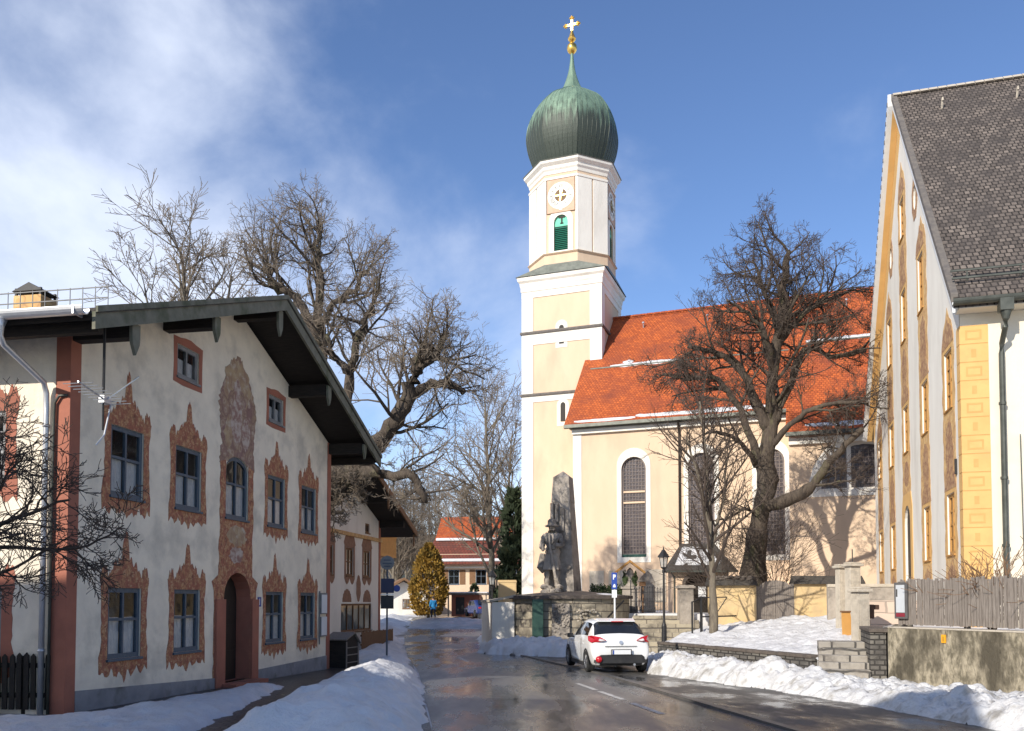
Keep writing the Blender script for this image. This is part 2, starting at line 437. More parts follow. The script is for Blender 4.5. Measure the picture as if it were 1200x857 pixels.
K['tiledark'] = brickmat('dark_red_tiles', (0.20, 0.055, 0.035), (0.14, 0.042, 0.03), (0.08, 0.03, 0.02), 0.35, 0.33, 0.03, 'xz', 1.2, 0.85, 0.03, stain=(0.09, 0.045, 0.035), ss=0.6)
K['shingle'] = brickmat('grey_wood_shingles', (0.20, 0.165, 0.14), (0.085, 0.070, 0.060), (0.026, 0.022, 0.019), 0.17, 0.21, 0.02, 'yz', 1.32, 0.85, 0.05, stain=(0.065, 0.055, 0.05), st=(0.40, 0.70), ss=1.1)
K['stone'] = brickmat('weathered_stone_blocks', (0.40, 0.35, 0.26), (0.29, 0.25, 0.19), (0.14, 0.12, 0.10), 0.75, 0.34, 0.018, 'wall', 1, 0.9, 0.03, stain=(0.12, 0.105, 0.085), st=(0.48, 0.64), ss=0.9)
K['cobblewall'] = brickmat('small_stone_wall', (0.20, 0.185, 0.16), (0.12, 0.11, 0.10), (0.04, 0.037, 0.034), 0.24, 0.13, 0.02, 'wall', 1, 0.9, 0.05, stain=(0.07, 0.065, 0.06), ss=1.2)
K['stepstone'] = brickmat('grey_stone_steps', (0.34, 0.31, 0.27), (0.25, 0.23, 0.20), (0.08, 0.075, 0.07), 0.62, 0.5, 0.03, 'wall', 1, 0.9, 0.03, stain=(0.16, 0.14, 0.12), ss=1.6)
K['stonegrey'] = mat('weathered_monument_stone', (0.40, 0.35, 0.295), (0.28, 0.245, 0.205), 2.6, 0.92, bump=0.03, bscale=7, c3=(0.10, 0.088, 0.078), s3=1.1, t3=(0.5, 0.66))
K['lightstone'] = mat('pale_limestone', (0.52, 0.46, 0.37), (0.42, 0.37, 0.30), 4, 0.9, bump=0.02, bscale=16, c3=(0.30, 0.27, 0.22), s3=2, t3=(0.55, 0.75))
K['pinkstone'] = brickmat('pinkish_block_wall', (0.56, 0.44, 0.35), (0.50, 0.39, 0.31), (0.34, 0.28, 0.23), 0.7, 0.36, 0.012, 'wall', 1, 0.9, 0.015)
K['concrete'] = mat('mossy_concrete', (0.40, 0.345, 0.25), (0.15, 0.13, 0.09), 9.0, 0.92, detail=11, bump=0.05, bscale=14, c3=(0.085, 0.072, 0.05), s3=1.0, t3=(0.50, 0.64), stretch=(1, 1, 0.5), ramp=(0.40, 0.62))
K['caprock'] = mat('dark_capping', (0.085, 0.07, 0.06), (0.14, 0.115, 0.095), 4, 0.85, bump=0.03)
K['oldwood'] = mat('silvered_wood', (0.27, 0.235, 0.205), (0.165, 0.14, 0.12), 5, 0.9, stretch=(9, 9, 0.7), bump=0.008, c3=(0.12, 0.10, 0.085), s3=3, t3=(0.55, 0.75))
K['brownwood'] = mat('brown_wood', (0.22, 0.12, 0.06), (0.15, 0.08, 0.042), 5, 0.85, stretch=(6, 6, 1), bump=0.005)
K['bark'] = mat('tree_bark', (0.105, 0.082, 0.062), (0.055, 0.043, 0.034), 5, 0.95, bump=0.05, bscale=9, stretch=(2, 2, 0.6), c3=(0.12, 0.115, 0.055), s3=1.2, t3=(0.56, 0.75))
K['barklight'] = mat('grey_tree_bark', (0.20, 0.17, 0.125), (0.12, 0.10, 0.078), 5, 0.95, bump=0.02, bscale=12, stretch=(2, 2, 0.6))
K['twig'] = mat('dark_twigs', (0.085, 0.062, 0.048), (0.06, 0.045, 0.036), 2, 0.9)
K['twiglight'] = mat('pale_twigs', (0.22, 0.18, 0.135), (0.14, 0.11, 0.085), 2, 0.9)
K['iron'] = mat('black_iron', (0.022, 0.022, 0.024), (0.035, 0.034, 0.034), 6, 0.5, metal=0.3)
K['pole'] = mat('painted_steel_pole', (0.10, 0.115, 0.15), (0.075, 0.085, 0.11), 4, 0.5, metal=0.2)
K['whitepaint'] = mat('white_painted_metal', (0.74, 0.74, 0.73), (0.68, 0.68, 0.67), 5, 0.45)
K['signback'] = mat('grey_sign_metal', (0.24, 0.24, 0.235), (0.18, 0.18, 0.18), 5, 0.65)
K['blue'] = mat('blue_sign_enamel', (0.02, 0.06, 0.30), (0.018, 0.05, 0.26), 4, 0.4)
K['navy'] = mat('navy_sign_enamel', (0.012, 0.018, 0.06), (0.02, 0.026, 0.075), 4, 0.45)
K['paper'] = mat('white_paper', (0.74, 0.75, 0.76), (0.68, 0.69, 0.70), 3, 0.7)
K['redprint'] = mat('dark_red_print', (0.26, 0.03, 0.045), (0.2, 0.02, 0.035), 3, 0.6)
K['yellowsign'] = mat('yellow_plate', (0.80, 0.38, 0.02), (0.74, 0.34, 0.02), 3, 0.5)
K['orange'] = mat('orange_board', (0.56, 0.29, 0.08), (0.48, 0.25, 0.07), 3, 0.7)
K['rust'] = mat('rusty_iron', (0.11, 0.06, 0.045), (0.07, 0.04, 0.03), 5, 0.8)
K['bronze'] = mat('green_bronze_plate', (0.025, 0.06, 0.05), (0.04, 0.085, 0.065), 4, 0.45, metal=0.3)
K['hedge'] = mat('dark_evergreen', (0.035, 0.055, 0.02), (0.06, 0.085, 0.03), 3, 0.8)
K['thuja'] = mat('golden_conifer_leaf', (0.32, 0.18, 0.025), (0.22, 0.13, 0.02), 1.2, 0.8, c3=(0.11, 0.085, 0.02), s3=0.9, t3=(0.5, 0.68))
K['firgreen'] = mat('dark_fir_leaf', (0.03, 0.045, 0.02), (0.05, 0.065, 0.03), 2, 0.85)

# snow, wet asphalt, wet cobbles
def snowmat(name, dirt=0.0):
    m = mat(name, (0.65, 0.65, 0.66), (0.57, 0.57, 0.585), 1.6, 0.6, bump=0.035, bscale=12, detail=8, spec=0.3,
            c3=(0.60 - 0.45 * dirt, 0.60 - 0.47 * dirt, 0.60 - 0.52 * dirt), s3=1.5, t3=(0.52, 0.72))
    return m
K['snow'] = snowmat('snow', 0.12)
K['banksnow'] = mat('ploughed_snow', (0.64, 0.635, 0.63), (0.54, 0.53, 0.52), 2.6, 0.65, bump=0.03, bscale=16, detail=9, spec=0.3, c3=(0.33, 0.31, 0.28), s3=3.4, t3=(0.50, 0.68))
K['dirtysnow'] = mat('grey_slush', (0.34, 0.35, 0.38), (0.20, 0.205, 0.22), 1.2, 0.35, bump=0.03, stretch=(1, 3, 1), c3=(0.55, 0.56, 0.58), s3=1.0, t3=(0.55, 0.7))
K['ground'] = mat('snowy_earth', (0.74, 0.74, 0.76), (0.58, 0.56, 0.54), 0.7, 0.8, bump=0.03, c3=(0.12, 0.10, 0.07), s3=0.22, t3=(0.50, 0.62))

def asphalt(name, base, base2, r0, r1, scale=0.5, stretch=(1, 0.3, 1), grit=0.004):
    m = bpy.data.materials.new(name); m.use_nodes = True
    n, l = m.node_tree.nodes, m.node_tree.links
    bs = n['Principled BSDF']; bs.inputs['Specular IOR Level'].default_value = 0.5
    tc = n.new('ShaderNodeTexCoord'); mp = n.new('ShaderNodeMapping'); mp.inputs['Scale'].default_value = stretch
    l.new(tc.outputs['Object'], mp.inputs[0])
    a = n.new('ShaderNodeTexNoise'); a.inputs['Scale'].default_value = scale; a.inputs['Detail'].default_value = 7; a.inputs['Roughness'].default_value = 0.62
    l.new(mp.outputs[0], a.inputs['Vector'])
    mr = n.new('ShaderNodeMapRange'); mr.inputs['From Min'].default_value = 0.40; mr.inputs['From Max'].default_value = 0.60
    mr.inputs['To Min'].default_value = r0; mr.inputs['To Max'].default_value = r1
    l.new(a.outputs[0], mr.inputs[0]); l.new(mr.outputs[0], bs.inputs['Roughness'])
    rp = n.new('ShaderNodeValToRGB'); rp.color_ramp.elements[0].position = 0.4; rp.color_ramp.elements[1].position = 0.62
    rp.color_ramp.elements[0].color = (*base, 1); rp.color_ramp.elements[1].color = (*base2, 1)
    l.new(a.outputs[0], rp.inputs[0])
    g = n.new('ShaderNodeTexNoise'); g.inputs['Scale'].default_value = 45; g.inputs['Detail'].default_value = 3
    l.new(tc.outputs['Object'], g.inputs['Vector'])
    mx = n.new('ShaderNodeMix'); mx.data_type = 'RGBA'; mx.blend_type = 'MULTIPLY'; mx.inputs['Factor'].default_value = 0.5
    l.new(rp.outputs[0], mx.inputs['A']); l.new(g.outputs[0], mx.inputs['B']); l.new(mx.outputs['Result'], bs.inputs['Base Color'])
    # the grit shows only where the film of water is thin
    gm = n.new('ShaderNodeMath'); gm.operation = 'MULTIPLY'
    st = n.new('ShaderNodeMapRange'); st.inputs['From Min'].default_value = 0.40; st.inputs['From Max'].default_value = 0.62
    l.new(a.outputs[0], st.inputs[0]); l.new(g.outputs[0], gm.inputs[0]); l.new(st.outputs[0], gm.inputs[1])
    lo = n.new('ShaderNodeTexNoise'); lo.inputs['Scale'].default_value = 1.1; lo.inputs['Detail'].default_value = 2
    l.new(tc.outputs['Object'], lo.inputs['Vector'])
    ad = n.new('ShaderNodeMath'); ad.operation = 'MULTIPLY_ADD'; ad.inputs[1].default_value = 1.2
    l.new(lo.outputs[0], ad.inputs[0]); l.new(gm.outputs[0], ad.inputs[2])
    b = n.new('ShaderNodeBump'); b.inputs['Distance'].default_value = grit
    l.new(ad.outputs[0], b.inputs['Height']); l.new(b.outputs[0], bs.inputs['Normal'])
    return m
K['road'] = asphalt('wet_asphalt', (0.092, 0.090, 0.088), (0.185, 0.18, 0.174), 0.13, 0.44, 0.75, (1, 0.22, 1), 0.006)
K['walk'] = asphalt('wet_gritty_asphalt', (0.042, 0.039, 0.036), (0.13, 0.12, 0.105), 0.16, 0.6, 1.3, (0.9, 0.5, 1), 0.008)
K['cobble'] = brickmat('wet_cobbles', (0.105, 0.10, 0.095), (0.055, 0.052, 0.05), (0.016, 0.015, 0.015), 0.18, 0.14, 0.022, 'wall', 1, 0.34, 0.03, stain=(0.030, 0.028, 0.027), spec=0.5)
# cobbles lie flat: use x and y
_n = K['cobble'].node_tree.nodes
for _l in list(K['cobble'].node_tree.links):
    if _l.to_node.type == 'COMBXYZ':
        K['cobble'].node_tree.links.remove(_l)
_sp = [q for q in _n if q.type == 'SEPXYZ'][0]; _cb = [q for q in _n if q.type == 'COMBXYZ'][0]
K['cobble'].node_tree.links.new(_sp.outputs['X'], _cb.inputs['X']); K['cobble'].node_tree.links.new(_sp.outputs['Y'], _cb.inputs['Y'])
K['kerb'] = mat('wet_kerb_stone', (0.075, 0.07, 0.065), (0.13, 0.12, 0.11), 4, 0.35, bump=0.01)
K['paint'] = mat('worn_road_paint', (0.60, 0.59, 0.56), (0.34, 0.33, 0.31), 9, 0.5, detail=8)
K['hill'] = mat('wooded_hill', (0.060, 0.055, 0.055), (0.10, 0.085, 0.08), 0.6, 0.95, detail=10, bump=1.0, bscale=0.5, c3=(0.035, 0.045, 0.035), s3=0.03, t3=(0.5, 0.6))

GZ = [(-400, 0.9), (-40, 0.4), (0, 0.0), (45, -0.47), (55, -0.40), (68, 0.15), (100, 0.5), (400, 3.0), (1500, 6.0)]
def gz(y):
    for (a, za), (b, zb) in zip(GZ, GZ[1:]):
        if y <= b:
            return za + (zb - za) * (y - a) / (b - a)
    return GZ[-1][1]
ROWS = [-400, -200, -100, -60] + list(range(-40, 121)) + [140, 170, 200, 260, 320, 400, 600, 900, 1500]

mb = MB()
xs = [-900, -300, -100, -40, -20, -10, 0, 10, 20, 40, 100, 300, 900]
mb.grid(lambda i, j: (xs[i], ROWS[j], gz(ROWS[j])), len(xs) - 1, len(ROWS) - 1)
tag(mb.build('ground', K['ground']), 'snowy earth on both sides of the road', kind='structure')

def lerp_tab(tab, y):
    if y <= tab[0][0]: return tab[0][1]
    for (a, xa), (b, xb) in zip(tab, tab[1:]):
        if y <= b: return xa + (xb - xa) * (y - a) / (b - a)
    return tab[-1][1]
ROAD_L = [(-40, 1.0), (0, -0.5), (12.5, -1.15), (24.3, -2.65), (32, -3.9), (43, -5.4), (54, -6.8), (62, -7.4), (75, -8.8), (95, -9.5)]
ROAD_R = [(-40, 8.5), (0, 5.9), (13.1, 3.9), (23.6, 2.35), (33.5, 0.17), (42, -0.9), (56.5, -1.9), (75, -2.8), (95, -3.2)]
def strip(name, left, right, y0, y1, dz, m, label, nx=6, step=1):
    b = MB(); rows = [y for y in ROWS if y0 <= y <= y1]
    b.grid(lambda i, j: (lerp_tab(left, rows[j]) + (lerp_tab(right, rows[j]) - lerp_tab(left, rows[j])) * i / nx, rows[j], gz(rows[j]) + dz), nx, len(rows) - 1)
    return tag(b.build(name, m), label, kind='structure')
strip('road', ROAD_L, ROAD_R, -40, 95, 0.012, K['road'], 'wet asphalt road leading between the houses')
WALK_R = [(-40, 16), (0, 10.5), (13, 9.8), (20, 9.0), (30, 6.0), (34, 3.2), (38, 1.2)]
strip('pavement', ROAD_R, WALK_R, -40, 38, 0.006, K['walk'], 'wet gritty parking strip beside the road')
strip('path', [(0, -7.6), (13, -7.7), (26, -5.6), (32, -5.2)], [(0, -0.4), (12, -1.1), (24, -2.7), (32, -3.8)], 0, 32, 0.006, K['cobble'], 'wet cobbled path along the painted house')

b = MB(); rows = [y for y in ROWS if -20 <= y <= 56]
b.grid(lambda i, j: (lerp_tab(ROAD_R, rows[j]) + (-0.02, -0.02, 0.16, 0.16)[i], rows[j], gz(rows[j]) + (0.0, 0.055, 0.045, 0.0)[i]), 3, len(rows) - 1)
tag(b.build('kerb', K['kerb']), 'low wet stone kerb between road and parking strip', kind='structure')
b = MB()
for (xa, ya), (xb, yb) in (((1.55, 20.4), (1.83, 18.7)), ((1.88, 18.4), (2.16, 16.7)), ((2.25, 16.1), (2.52, 14.4)), ((-1.95, 31.6), (-1.5, 29.0))):
    n_ = 6
    b.grid(lambda i, j: (xa + (xb - xa) * j / n_ + (-0.06, 0.06)[i], ya + (yb - ya) * j / n_, gz(ya + (yb - ya) * j / n_) + 0.017), 1, n_)
tag(b.build('road_marking', K['paint']), 'worn white dashes painted on the road', kind='structure')

def seg_dist(x, y, poly):
    d = 1e9; n = len(poly)
    for i in range(n):
        ax, ay = poly[i]; bx, by = poly[(i + 1) % n]
        dx, dy = bx - ax, by - ay
        t = max(0, min(1, ((x - ax) * dx + (y - ay) * dy) / (dx * dx + dy * dy + 1e-12)))
        e = math.hypot(x - ax - dx * t, y - ay - dy * t)
        if e < d: d = e
    return d if in_poly(x, y, poly) else -d

def fbm(x, y, z=0.0, o=4):
    return noise.fractal(Vector((x, y, z)), 0.9, 2.0, o, noise_basis='PERLIN_ORIGINAL')

def lumps(x, y, k):
    d, p = noise.voronoi(Vector((x * k, y * k, 3.3)))
    q = p[0]; hs = math.sin(q.x * 127.1 + q.y * 311.7) * 43758.5453; hs -= math.floor(hs)
    return math.sqrt(max(0.0, 1.0 - (d[0] * 1.15) ** 2)) * (0.35 + 0.65 * hs)

def snowfield(name, poly, H, w, label, cell=0.1, base=None, lump=0.0, rough=0.05, m=None, edge=0.25, kind='stuff', seed=0.0, spread=0.0):
    base = base or (lambda x, y: gz(y))
    x0, x1 = min(p[0] for p in poly) - 0.2, max(p[0] for p in poly) + 0.2
    y0, y1 = min(p[1] for p in poly) - 0.2, max(p[1] for p in poly) + 0.2
    nx, ny = int((x1 - x0) / cell) + 1, int((y1 - y0) / cell) + 1
    idx = {}; vs = []; fs = []; inside = {}
    for i in range(nx + 1):
        for j in range(ny + 1):
            x, y = x0 + i * cell, y0 + j * cell
            d = seg_dist(x, y, poly) + edge * fbm(x * 1.1 + seed, y * 1.1, 1.7) + 0.4 * edge * fbm(x * 4, y * 4 + seed, 5.1)
            if d > -1.6 * cell:
                k = max(0.0, 1 - math.exp(-max(d, 0) / w)) if w > 0 else 1.0
                h = (H(x, y) if callable(H) else H) * k
                if d > 0:
                    h += k * 0.022 * fbm(x * 6.3, y * 6.3 + seed, 11.0) + k * (rough * fbm(x * 0.9 + seed, y * 0.9) + rough * 0.5 * fbm(x * 3.1, y * 3.1 + seed, 2.0))
                    if lump:
                        h += k * lump * (lumps(x + 0.22 * fbm(x * 3, y * 3, 7), y + 0.22 * fbm(x * 3, y * 3, 9), 1.7) * 0.8 + lumps(x + seed, y, 3.6) * 0.5 + lumps(x, y + seed, 7.5) * 0.16 - 0.45)
                else:
                    h = max(-0.06, d * 0.6)
                idx[i, j] = len(vs); inside[i, j] = d > 0
                jx = 0.3 * cell * fbm(x * 9, y * 9, 4); jy = 0.3 * cell * fbm(x * 9, y * 9, 8)
                vs.append((x + jx, y + jy, base(x, y) + h))
    for i in range(nx):
        for j in range(ny):
            q = [(i, j), (i + 1, j), (i + 1, j + 1), (i, j + 1)]
            if all(a in idx for a in q) and any(inside[a] for a in q):
                fs.append(tuple(idx[a] for a in q))
    mb = MB(); mb.add(vs, fs)
    o = mb.build(name, m or K['snow'], smooth=True, weld=False)
    return tag(o, label, 'snow' if kind == 'stuff' else None, None, kind)

snowfield('snow_cover', [(-13, 9.0), (-4.5, 9.0), (-4.65, 12.5), (-4.95, 17.0), (-5.25, 19.6), (-5.9, 18.8), (-6.45, 15.6), (-6.75, 13.5), (-13, 13.7)], 0.17, 0.22,
          'flat shaded snow in front of the painted house', 0.07, rough=0.07, lump=0.06, edge=0.16, seed=3)
snowfield('snow_bank', [(-3.7, 9.0), (-3.84, 12.5), (-4.0, 18), (-4.0, 23.2), (-3.3, 25.2), (-2.7, 24.2), (-2.0, 19), (-1.25, 12.6), (-1.0, 9.0)], 0.66, 0.55,
          'rounded shaded snow bank between path and road', 0.07, rough=0.13, lump=0.13, edge=0.14, seed=8, m=K['snow'])
snowfield('snow_bank', [(-4.9, 27.3), (-4.4, 26.0), (-3.5, 26.0), (-3.4, 28.5), (-4.0, 32), (-4.9, 38), (-5.7, 44), (-6.6, 50), (-7.9, 50), (-6.9, 43), (-6.15, 39), (-6.3, 36), (-6.1, 30)], 0.32, 0.4,
          'trodden snow strip around the bus stop pole', 0.12, rough=0.12, lump=0.05, seed=12)
snowfield('snow_bank', [(-7.6, 51), (-7.3, 57), (-7.9, 64), (-9.5, 78), (-22, 80), (-22, 60), (-9.5, 51)], 0.28, 0.6, 'far snow field left of the road end', 0.35, rough=0.25, seed=15)
BL = [(5, 7.6), (10, 7.3), (13.8, 6.95), (16.2, 6.35), (18.9, 5.68), (21.3, 4.55), (23.6, 3.8), (30, 4.3)]
def bank_h(x, y):
    t = x - lerp_tab(BL, y); f = max(0.0, min(1.0, (t - 0.9) / 0.8)); f = f * f * (3 - 2 * f)
    hi = lerp_tab([(8, .34), (14.5, .30), (16.5, .20), (18.3, .30), (19.5, .46), (22.5, .48), (25, .36), (29, .28)], y)
    return hi + (0.08 - hi) * f
snowfield('snow_bank', [(3.95, 25.6), (3.8, 23.6), (4.55, 21.3), (5.68, 18.9), (6.35, 16.2), (6.95, 13.8), (7.3, 10), (7.6, 5), (11, 5), (10.9, 13), (9.9, 16.7), (8.75, 20.2), (8.2, 21.2), (7.7, 22.8), (4.95, 30.6), (4.3, 29.0), (4.1, 27.2)], bank_h, 0.30,
          'lumpy sunlit ploughed snow bank along the parking strip', 0.045, rough=0.10, lump=0.34, edge=0.16, seed=21, m=K['banksnow'])
snowfield('snow_bank', [(-1.35, 35.2), (-0.9, 33.9), (0.3, 33.0), (2.0, 31.8), (3.3, 31.3), (4.9, 31.6), (4.9, 33.4), (4.0, 35.0), (2.6, 35.3), (0.9, 35.6), (-0.4, 36.8)], 0.48, 0.3,
          'lumpy snow heap at the foot of the memorial wall', 0.07, rough=0.1, lump=0.34, seed=27)
snowfield('snow_bank', [(-0.55, 37.5), (-1.0, 37.6), (-1.5, 42), (-2.0, 49), (-0.9, 52), (-0.6, 44)], 0.35, 0.3, 'low snow ridge right of the distant road', 0.12, rough=0.1, lump=0.15, seed=31)
snowfield('slush_heap', [(-7.4, 60), (-1.2, 60), (-1.4, 70), (-8.2, 70)], 0.34, 1.3, 'grey slushy hump across the far end of the road', 0.25, rough=0.12, m=K['dirtysnow'], seed=36)
snowfield('snow_bank', [(-1.0, 54), (0.5, 54), (1.5, 70), (-1.6, 70)], 0.3, 0.5, 'far snow patch under the bare trees', 0.3, rough=0.1, seed=39)

# terrace above the low wall: soil block with snow on it
A0, A1 = Vector((5.3, 31.15)), Vector((8.35, 22.75))
def terr_z(x, y):
    d = (A1 - A0).normalized(); nrm = Vector((-d.y, d.x))
    e = max(0.0, (Vector((x, y)) - A0).dot(nrm))
    return 0.20 + min(e, 7.5) * 0.115
TP = [(5.42, 31.2), (8.4, 23.2), (9.2, 24.0), (11.2, 25.5), (16.0, 27.0), (16.0, 36.0), (8.2, 35.95), (7.45, 35.0), (6.6, 33.5)]
b = MB()
b.prism(TP, -0.6, 0.16)
tag(b.build('terrace_ground', K['ground']), 'raised earth behind the low stone wall', kind='structure')
snowfield('snow_slope', TP, 0.02, 0.1, 'smooth sunlit snow slope above the low stone wall', 0.09, base=terr_z, lump=0.07, rough=0.11, edge=0.05, seed=44, kind='structure')
# churchyard and garden ground
b = MB(); b.prism([(0.3, 39.0), (5.3, 37.6), (7.5, 37.2), (7.6, 36.2), (16, 36.2), (45, 34), (60, 75), (-4, 85), (-0.6, 60)], -0.8, 1.22)
tag(b.build('churchyard_ground', K['ground']), 'raised snowy churchyard round the church', kind='structure')
b = MB(); b.prism([(9.1, 20.3), (10.3, 16.9), (12.9, 10.0), (40, 8), (45, 33.5), (16.2, 35.8), (16.2, 26.8), (11.3, 25.3), (10.2, 23.6)], -0.6, 1.06)
tag(b.build('garden_ground', K['ground']), 'raised garden round the gabled house on the right', kind='structure')
# hill on the horizon
b = MB()
def hillz(i, j):
    x = -420 + 840 * i / 90; y = 240 + 300 * j / 16
    t = j / 16
    h = 38 * math.sin(min(1, t * 1.3) * math.pi / 2) * (0.75 + 0.35 * fbm(x * 0.008, y * 0.004, 0.3)) * (1.1 if x < 0 else 0.8)
    return (x, y, 1.0 + h + 2.0 * fbm(x * 0.09, y * 0.05))
b.grid(hillz, 90, 16)
tag(b.build('hill', K['hill'], smooth=True), 'wooded grey hill behind the village', kind='structure')

# ------------------------------------------------------------------ building parts
def ragged(x, s=0.0):
    return fbm(x * 3.1 + s, s * 1.7, 0.4, 5)

def surround_outline(w, h, seed, top=0.85, side=0.24, bot=0.26, finial=0.34):
    side = side * 0.68
    """painted rococo surround of a window w x h (origin: bottom centre of the opening)"""
    rng = random.Random(seed)
    L = []
    hw = w / 2 + side
    n = 34
    for i in range(n + 1):                      # bottom fringe, left to right
        x = -hw - 0.05 + (2 * hw + 0.1) * i / n
        u = abs(x) / hw
        z = -0.15 - bot * (0.50 * abs(math.cos(u * math.pi * 2.5 + .3)) ** 1.3 + 0.35 * rng.random()) - (0.10 * max(0, 1 - u * 3))
        L.append((x, z))
    m = 14
    for i in range(1, m + 1):                   # right side
        z = -0.05 + (h + 0.15) * i / m
        bulge = 0.07 * max(0, 1 - i / 4.0) + 0.05 * max(0, (i - 11) / 3)
        L.append((hw + bulge + 0.035 * (rng.random() - .5), z))
    n = 64
    for i in range(n + 1):                      # crest, right to left
        x = hw + 0.06 - (2 * hw + 0.12) * i / n
        u = abs(x) / hw
        z = h + 0.16 + 0.10 * (1 - u)
        z += (top - 0.50) * max(0, 1 - u * 6.0) ** .6 + 0.34 * max(0, 1 - u * 1.9) ** .6 + finial * .55 * max(0, 1 - abs(u - 0.90) * 7) ** .5 + 0.12 * max(0, 1 - abs(u - 0.52) * 8) ** .6
        z += 0.08 * abs(math.sin(u * 17)) + 0.10 * (rng.random() - .4)
        L.append((x, z))
    for i in range(1, m + 1):
        k = m - i
        z = -0.05 + (h + 0.15) * k / m
        bulge = 0.07 * max(0, 1 - k / 4.0) + 0.05 * max(0, (k - 11) / 3)
        L.append((-hw - bulge - 0.035 * (rng.random() - .5), z))
    return L

def window(parent, x, y, z, w, h, rot=0.0, frame=None, depth=0.035, fw=0.085, cols=2, rows=(0.56,), head=0.0, surround=None, smat=None,
           glass=None, curtain=True, bar=0.05, sill=True, name='window', glaze=None, label=None, gw=0.02):
    """opening w x h with origin at its bottom centre on the wall face; -y is outside"""
    fm = frame or K['bluewood']
    out = arch(-w / 2, w / 2, 0, h, head) if head else rect(-w / 2, w / 2, 0, h)
    holes = []
    gx = [-w / 2 + fw + (w - 2 * fw) * i / cols for i in range(cols + 1)]
    gzs = [fw] + [fw + (h - 2 * fw) * r for r in rows] + [h - fw]
    for i in range(cols):
        for j in range(len(gzs) - 1):
            xa = gx[i] + (bar / 2 if i else 0); xb = gx[i + 1] - (bar / 2 if i < cols - 1 else 0)
            za = gzs[j] + (bar / 2 if j else 0); zb = gzs[j + 1] - (bar / 2 if j < len(gzs) - 2 else 0)
            if head and j == len(gzs) - 2:
                pts = [(xa, za), (xb, za)]
                for k in range(7):
                    xx = xb + (xa - xb) * k / 6
                    zz = h - head + head * math.sqrt(max(0, 1 - (abs(xx) / (w / 2)) ** 2)) - fw * 1.1
                    pts.append((xx, max(za + 0.03, zz)))
                holes.append(pts)
            else:
                holes.append(rect(xa, xb, za, zb))
    b = MB(); b.plate(out, holes, depth, depth + 0.06)
    f = b.build(name, fm, parent)
    at(f, x, y, z, rot)
    if label: f['label'] = label
    b = MB(); b.plate(out, [], depth + 0.035, depth + 0.035)
    b.build('pane', glass or K['glass'], f)
    if glaze:                      # thin glazing bars
        b = MB(); nx, nz_ = glaze
        for i in range(1, nx * cols):
            if i % nx: b.cbox((-w / 2 + fw + (w - 2 * fw) * i / (nx * cols), depth + 0.02, h / 2), (gw, 0.02, h - 2 * fw))
        for k in range(1, nz_): b.cbox((0, depth + 0.022, fw + (h - 2 * fw) * k / nz_), (w - 2 * fw, 0.02, gw))
        b.build('glazing_bar', fm, f)
    if curtain:
        b = MB(); hh = h * 0.56
        for sx in (-1, 1):
            b.grid(lambda i, j: (sx * (w * 0.03 + (w * 0.40) * i / 12), depth + 0.075 + 0.012 * math.sin(i * 1.9), 0.03 + hh * j), 12, 1)
        b.build('curtain', K['curtain'], f, smooth=True)
    if sill:
        b = MB(); b.box(-w / 2 - 0.03, -0.05, -0.05, w / 2 + 0.03, depth, -0.002)
        b.build('sill', fm, f, bevel=0.006)
    if surround:
        hole = arch(-w / 2, w / 2, 0.0, h, head) if head else rect(-w / 2, w / 2, 0.0, h)
        b = MB(); b.plate(surround, [hole], -0.007, 0.004)
        b.build('painted_surround', smat or K['fresco'], f)
    return f

# ------------------------------------------------------------------ painted house on the left
ANG1 = R(79.96)
H = thing('painted_house', 'large painted chalet house with red corner pilasters and mossy gable eaves', 'house', (-7.476, 14.633, 0), ANG1)
X0, X1, XC = -0.25, 11.28, 5.53
RT = lambda x: 8.95 - 0.383 * abs(x - XC)          # roof top line
wins = [(1.36, 0.70), (3.48, 0.70), (7.6, 0.70), (9.7, 0.70), (1.36, 3.70), (3.46, 3.70), (7.64, 3.70), (9.7, 3.70)]
WW, WH = 1.0, 1.30
openings = [rect(x - WW / 2, x + WW / 2, z, z + WH) for x, z in wins]
openings.append(arch(5.02, 6.10, 3.70, 5.16, 0.32))
openings.append(arch(5.0, 6.28, -0.12, 2.43, 0.58))
attic = [(3.38, 6.45), (7.57, 6.40)]
openings += [rect(x - .42, x + .42, z, z + .68) for x, z in attic]
b = MB()
b.plate([(X0, -0.6), (X1, -0.6), (X1, RT(X1) - 0.28), (XC, 8.66), (X0, RT(X0) - 0.28)], openings, 0, 0.02, 0.17)
# side walls and back
side_open = [rect(-2.25, -1.22, 3.79, 5.04), rect(-2.25, -1.22, 0.70, 1.98), rect(-5.25, -4.22, 3.79, 5.04), rect(-5.25, -4.22, 0.70, 1.98)]
b.m = Matrix.Translation((X0, 0, 0)) @ Matrix.Rotation(R(-90), 4, 'Z')
b.plate([(-13, -0.6), (0, -0.6), (0, RT(X0) - 0.28), (-13, RT(X0) - 0.28)], side_open, 0, 0.02, 0.17)
b.m = Matrix.Translation((X1, 0, 0)) @ Matrix.Rotation(R(90), 4, 'Z')
b.plate([(0, -0.6), (13, -0.6), (13, RT(X1) - 0.28), (0, RT(X1) - 0.28)], [], 0, 0)
b.m = Matrix.Translation((0, 13, 0))
b.plate([(X0, -0.6), (X1, -0.6), (X1, RT(X1) - 0.28), (XC, 8.66), (X0, RT(X0) - 0.28)], [], 0, 0)
wall = b.build('wall', K['plaster'], H)
b = MB(); b.plate([(0.0, -0.6), (4.72, -0.6), (4.72, 0.03), (0.0, 0.22)], [], -0.03, 0)
b.plate([(6.56, -0.6), (11.05, -0.6), (11.05, 0.14), (6.56, 0.06)], [], -0.03, 0)
b.build('plinth', K['plinth'], H)
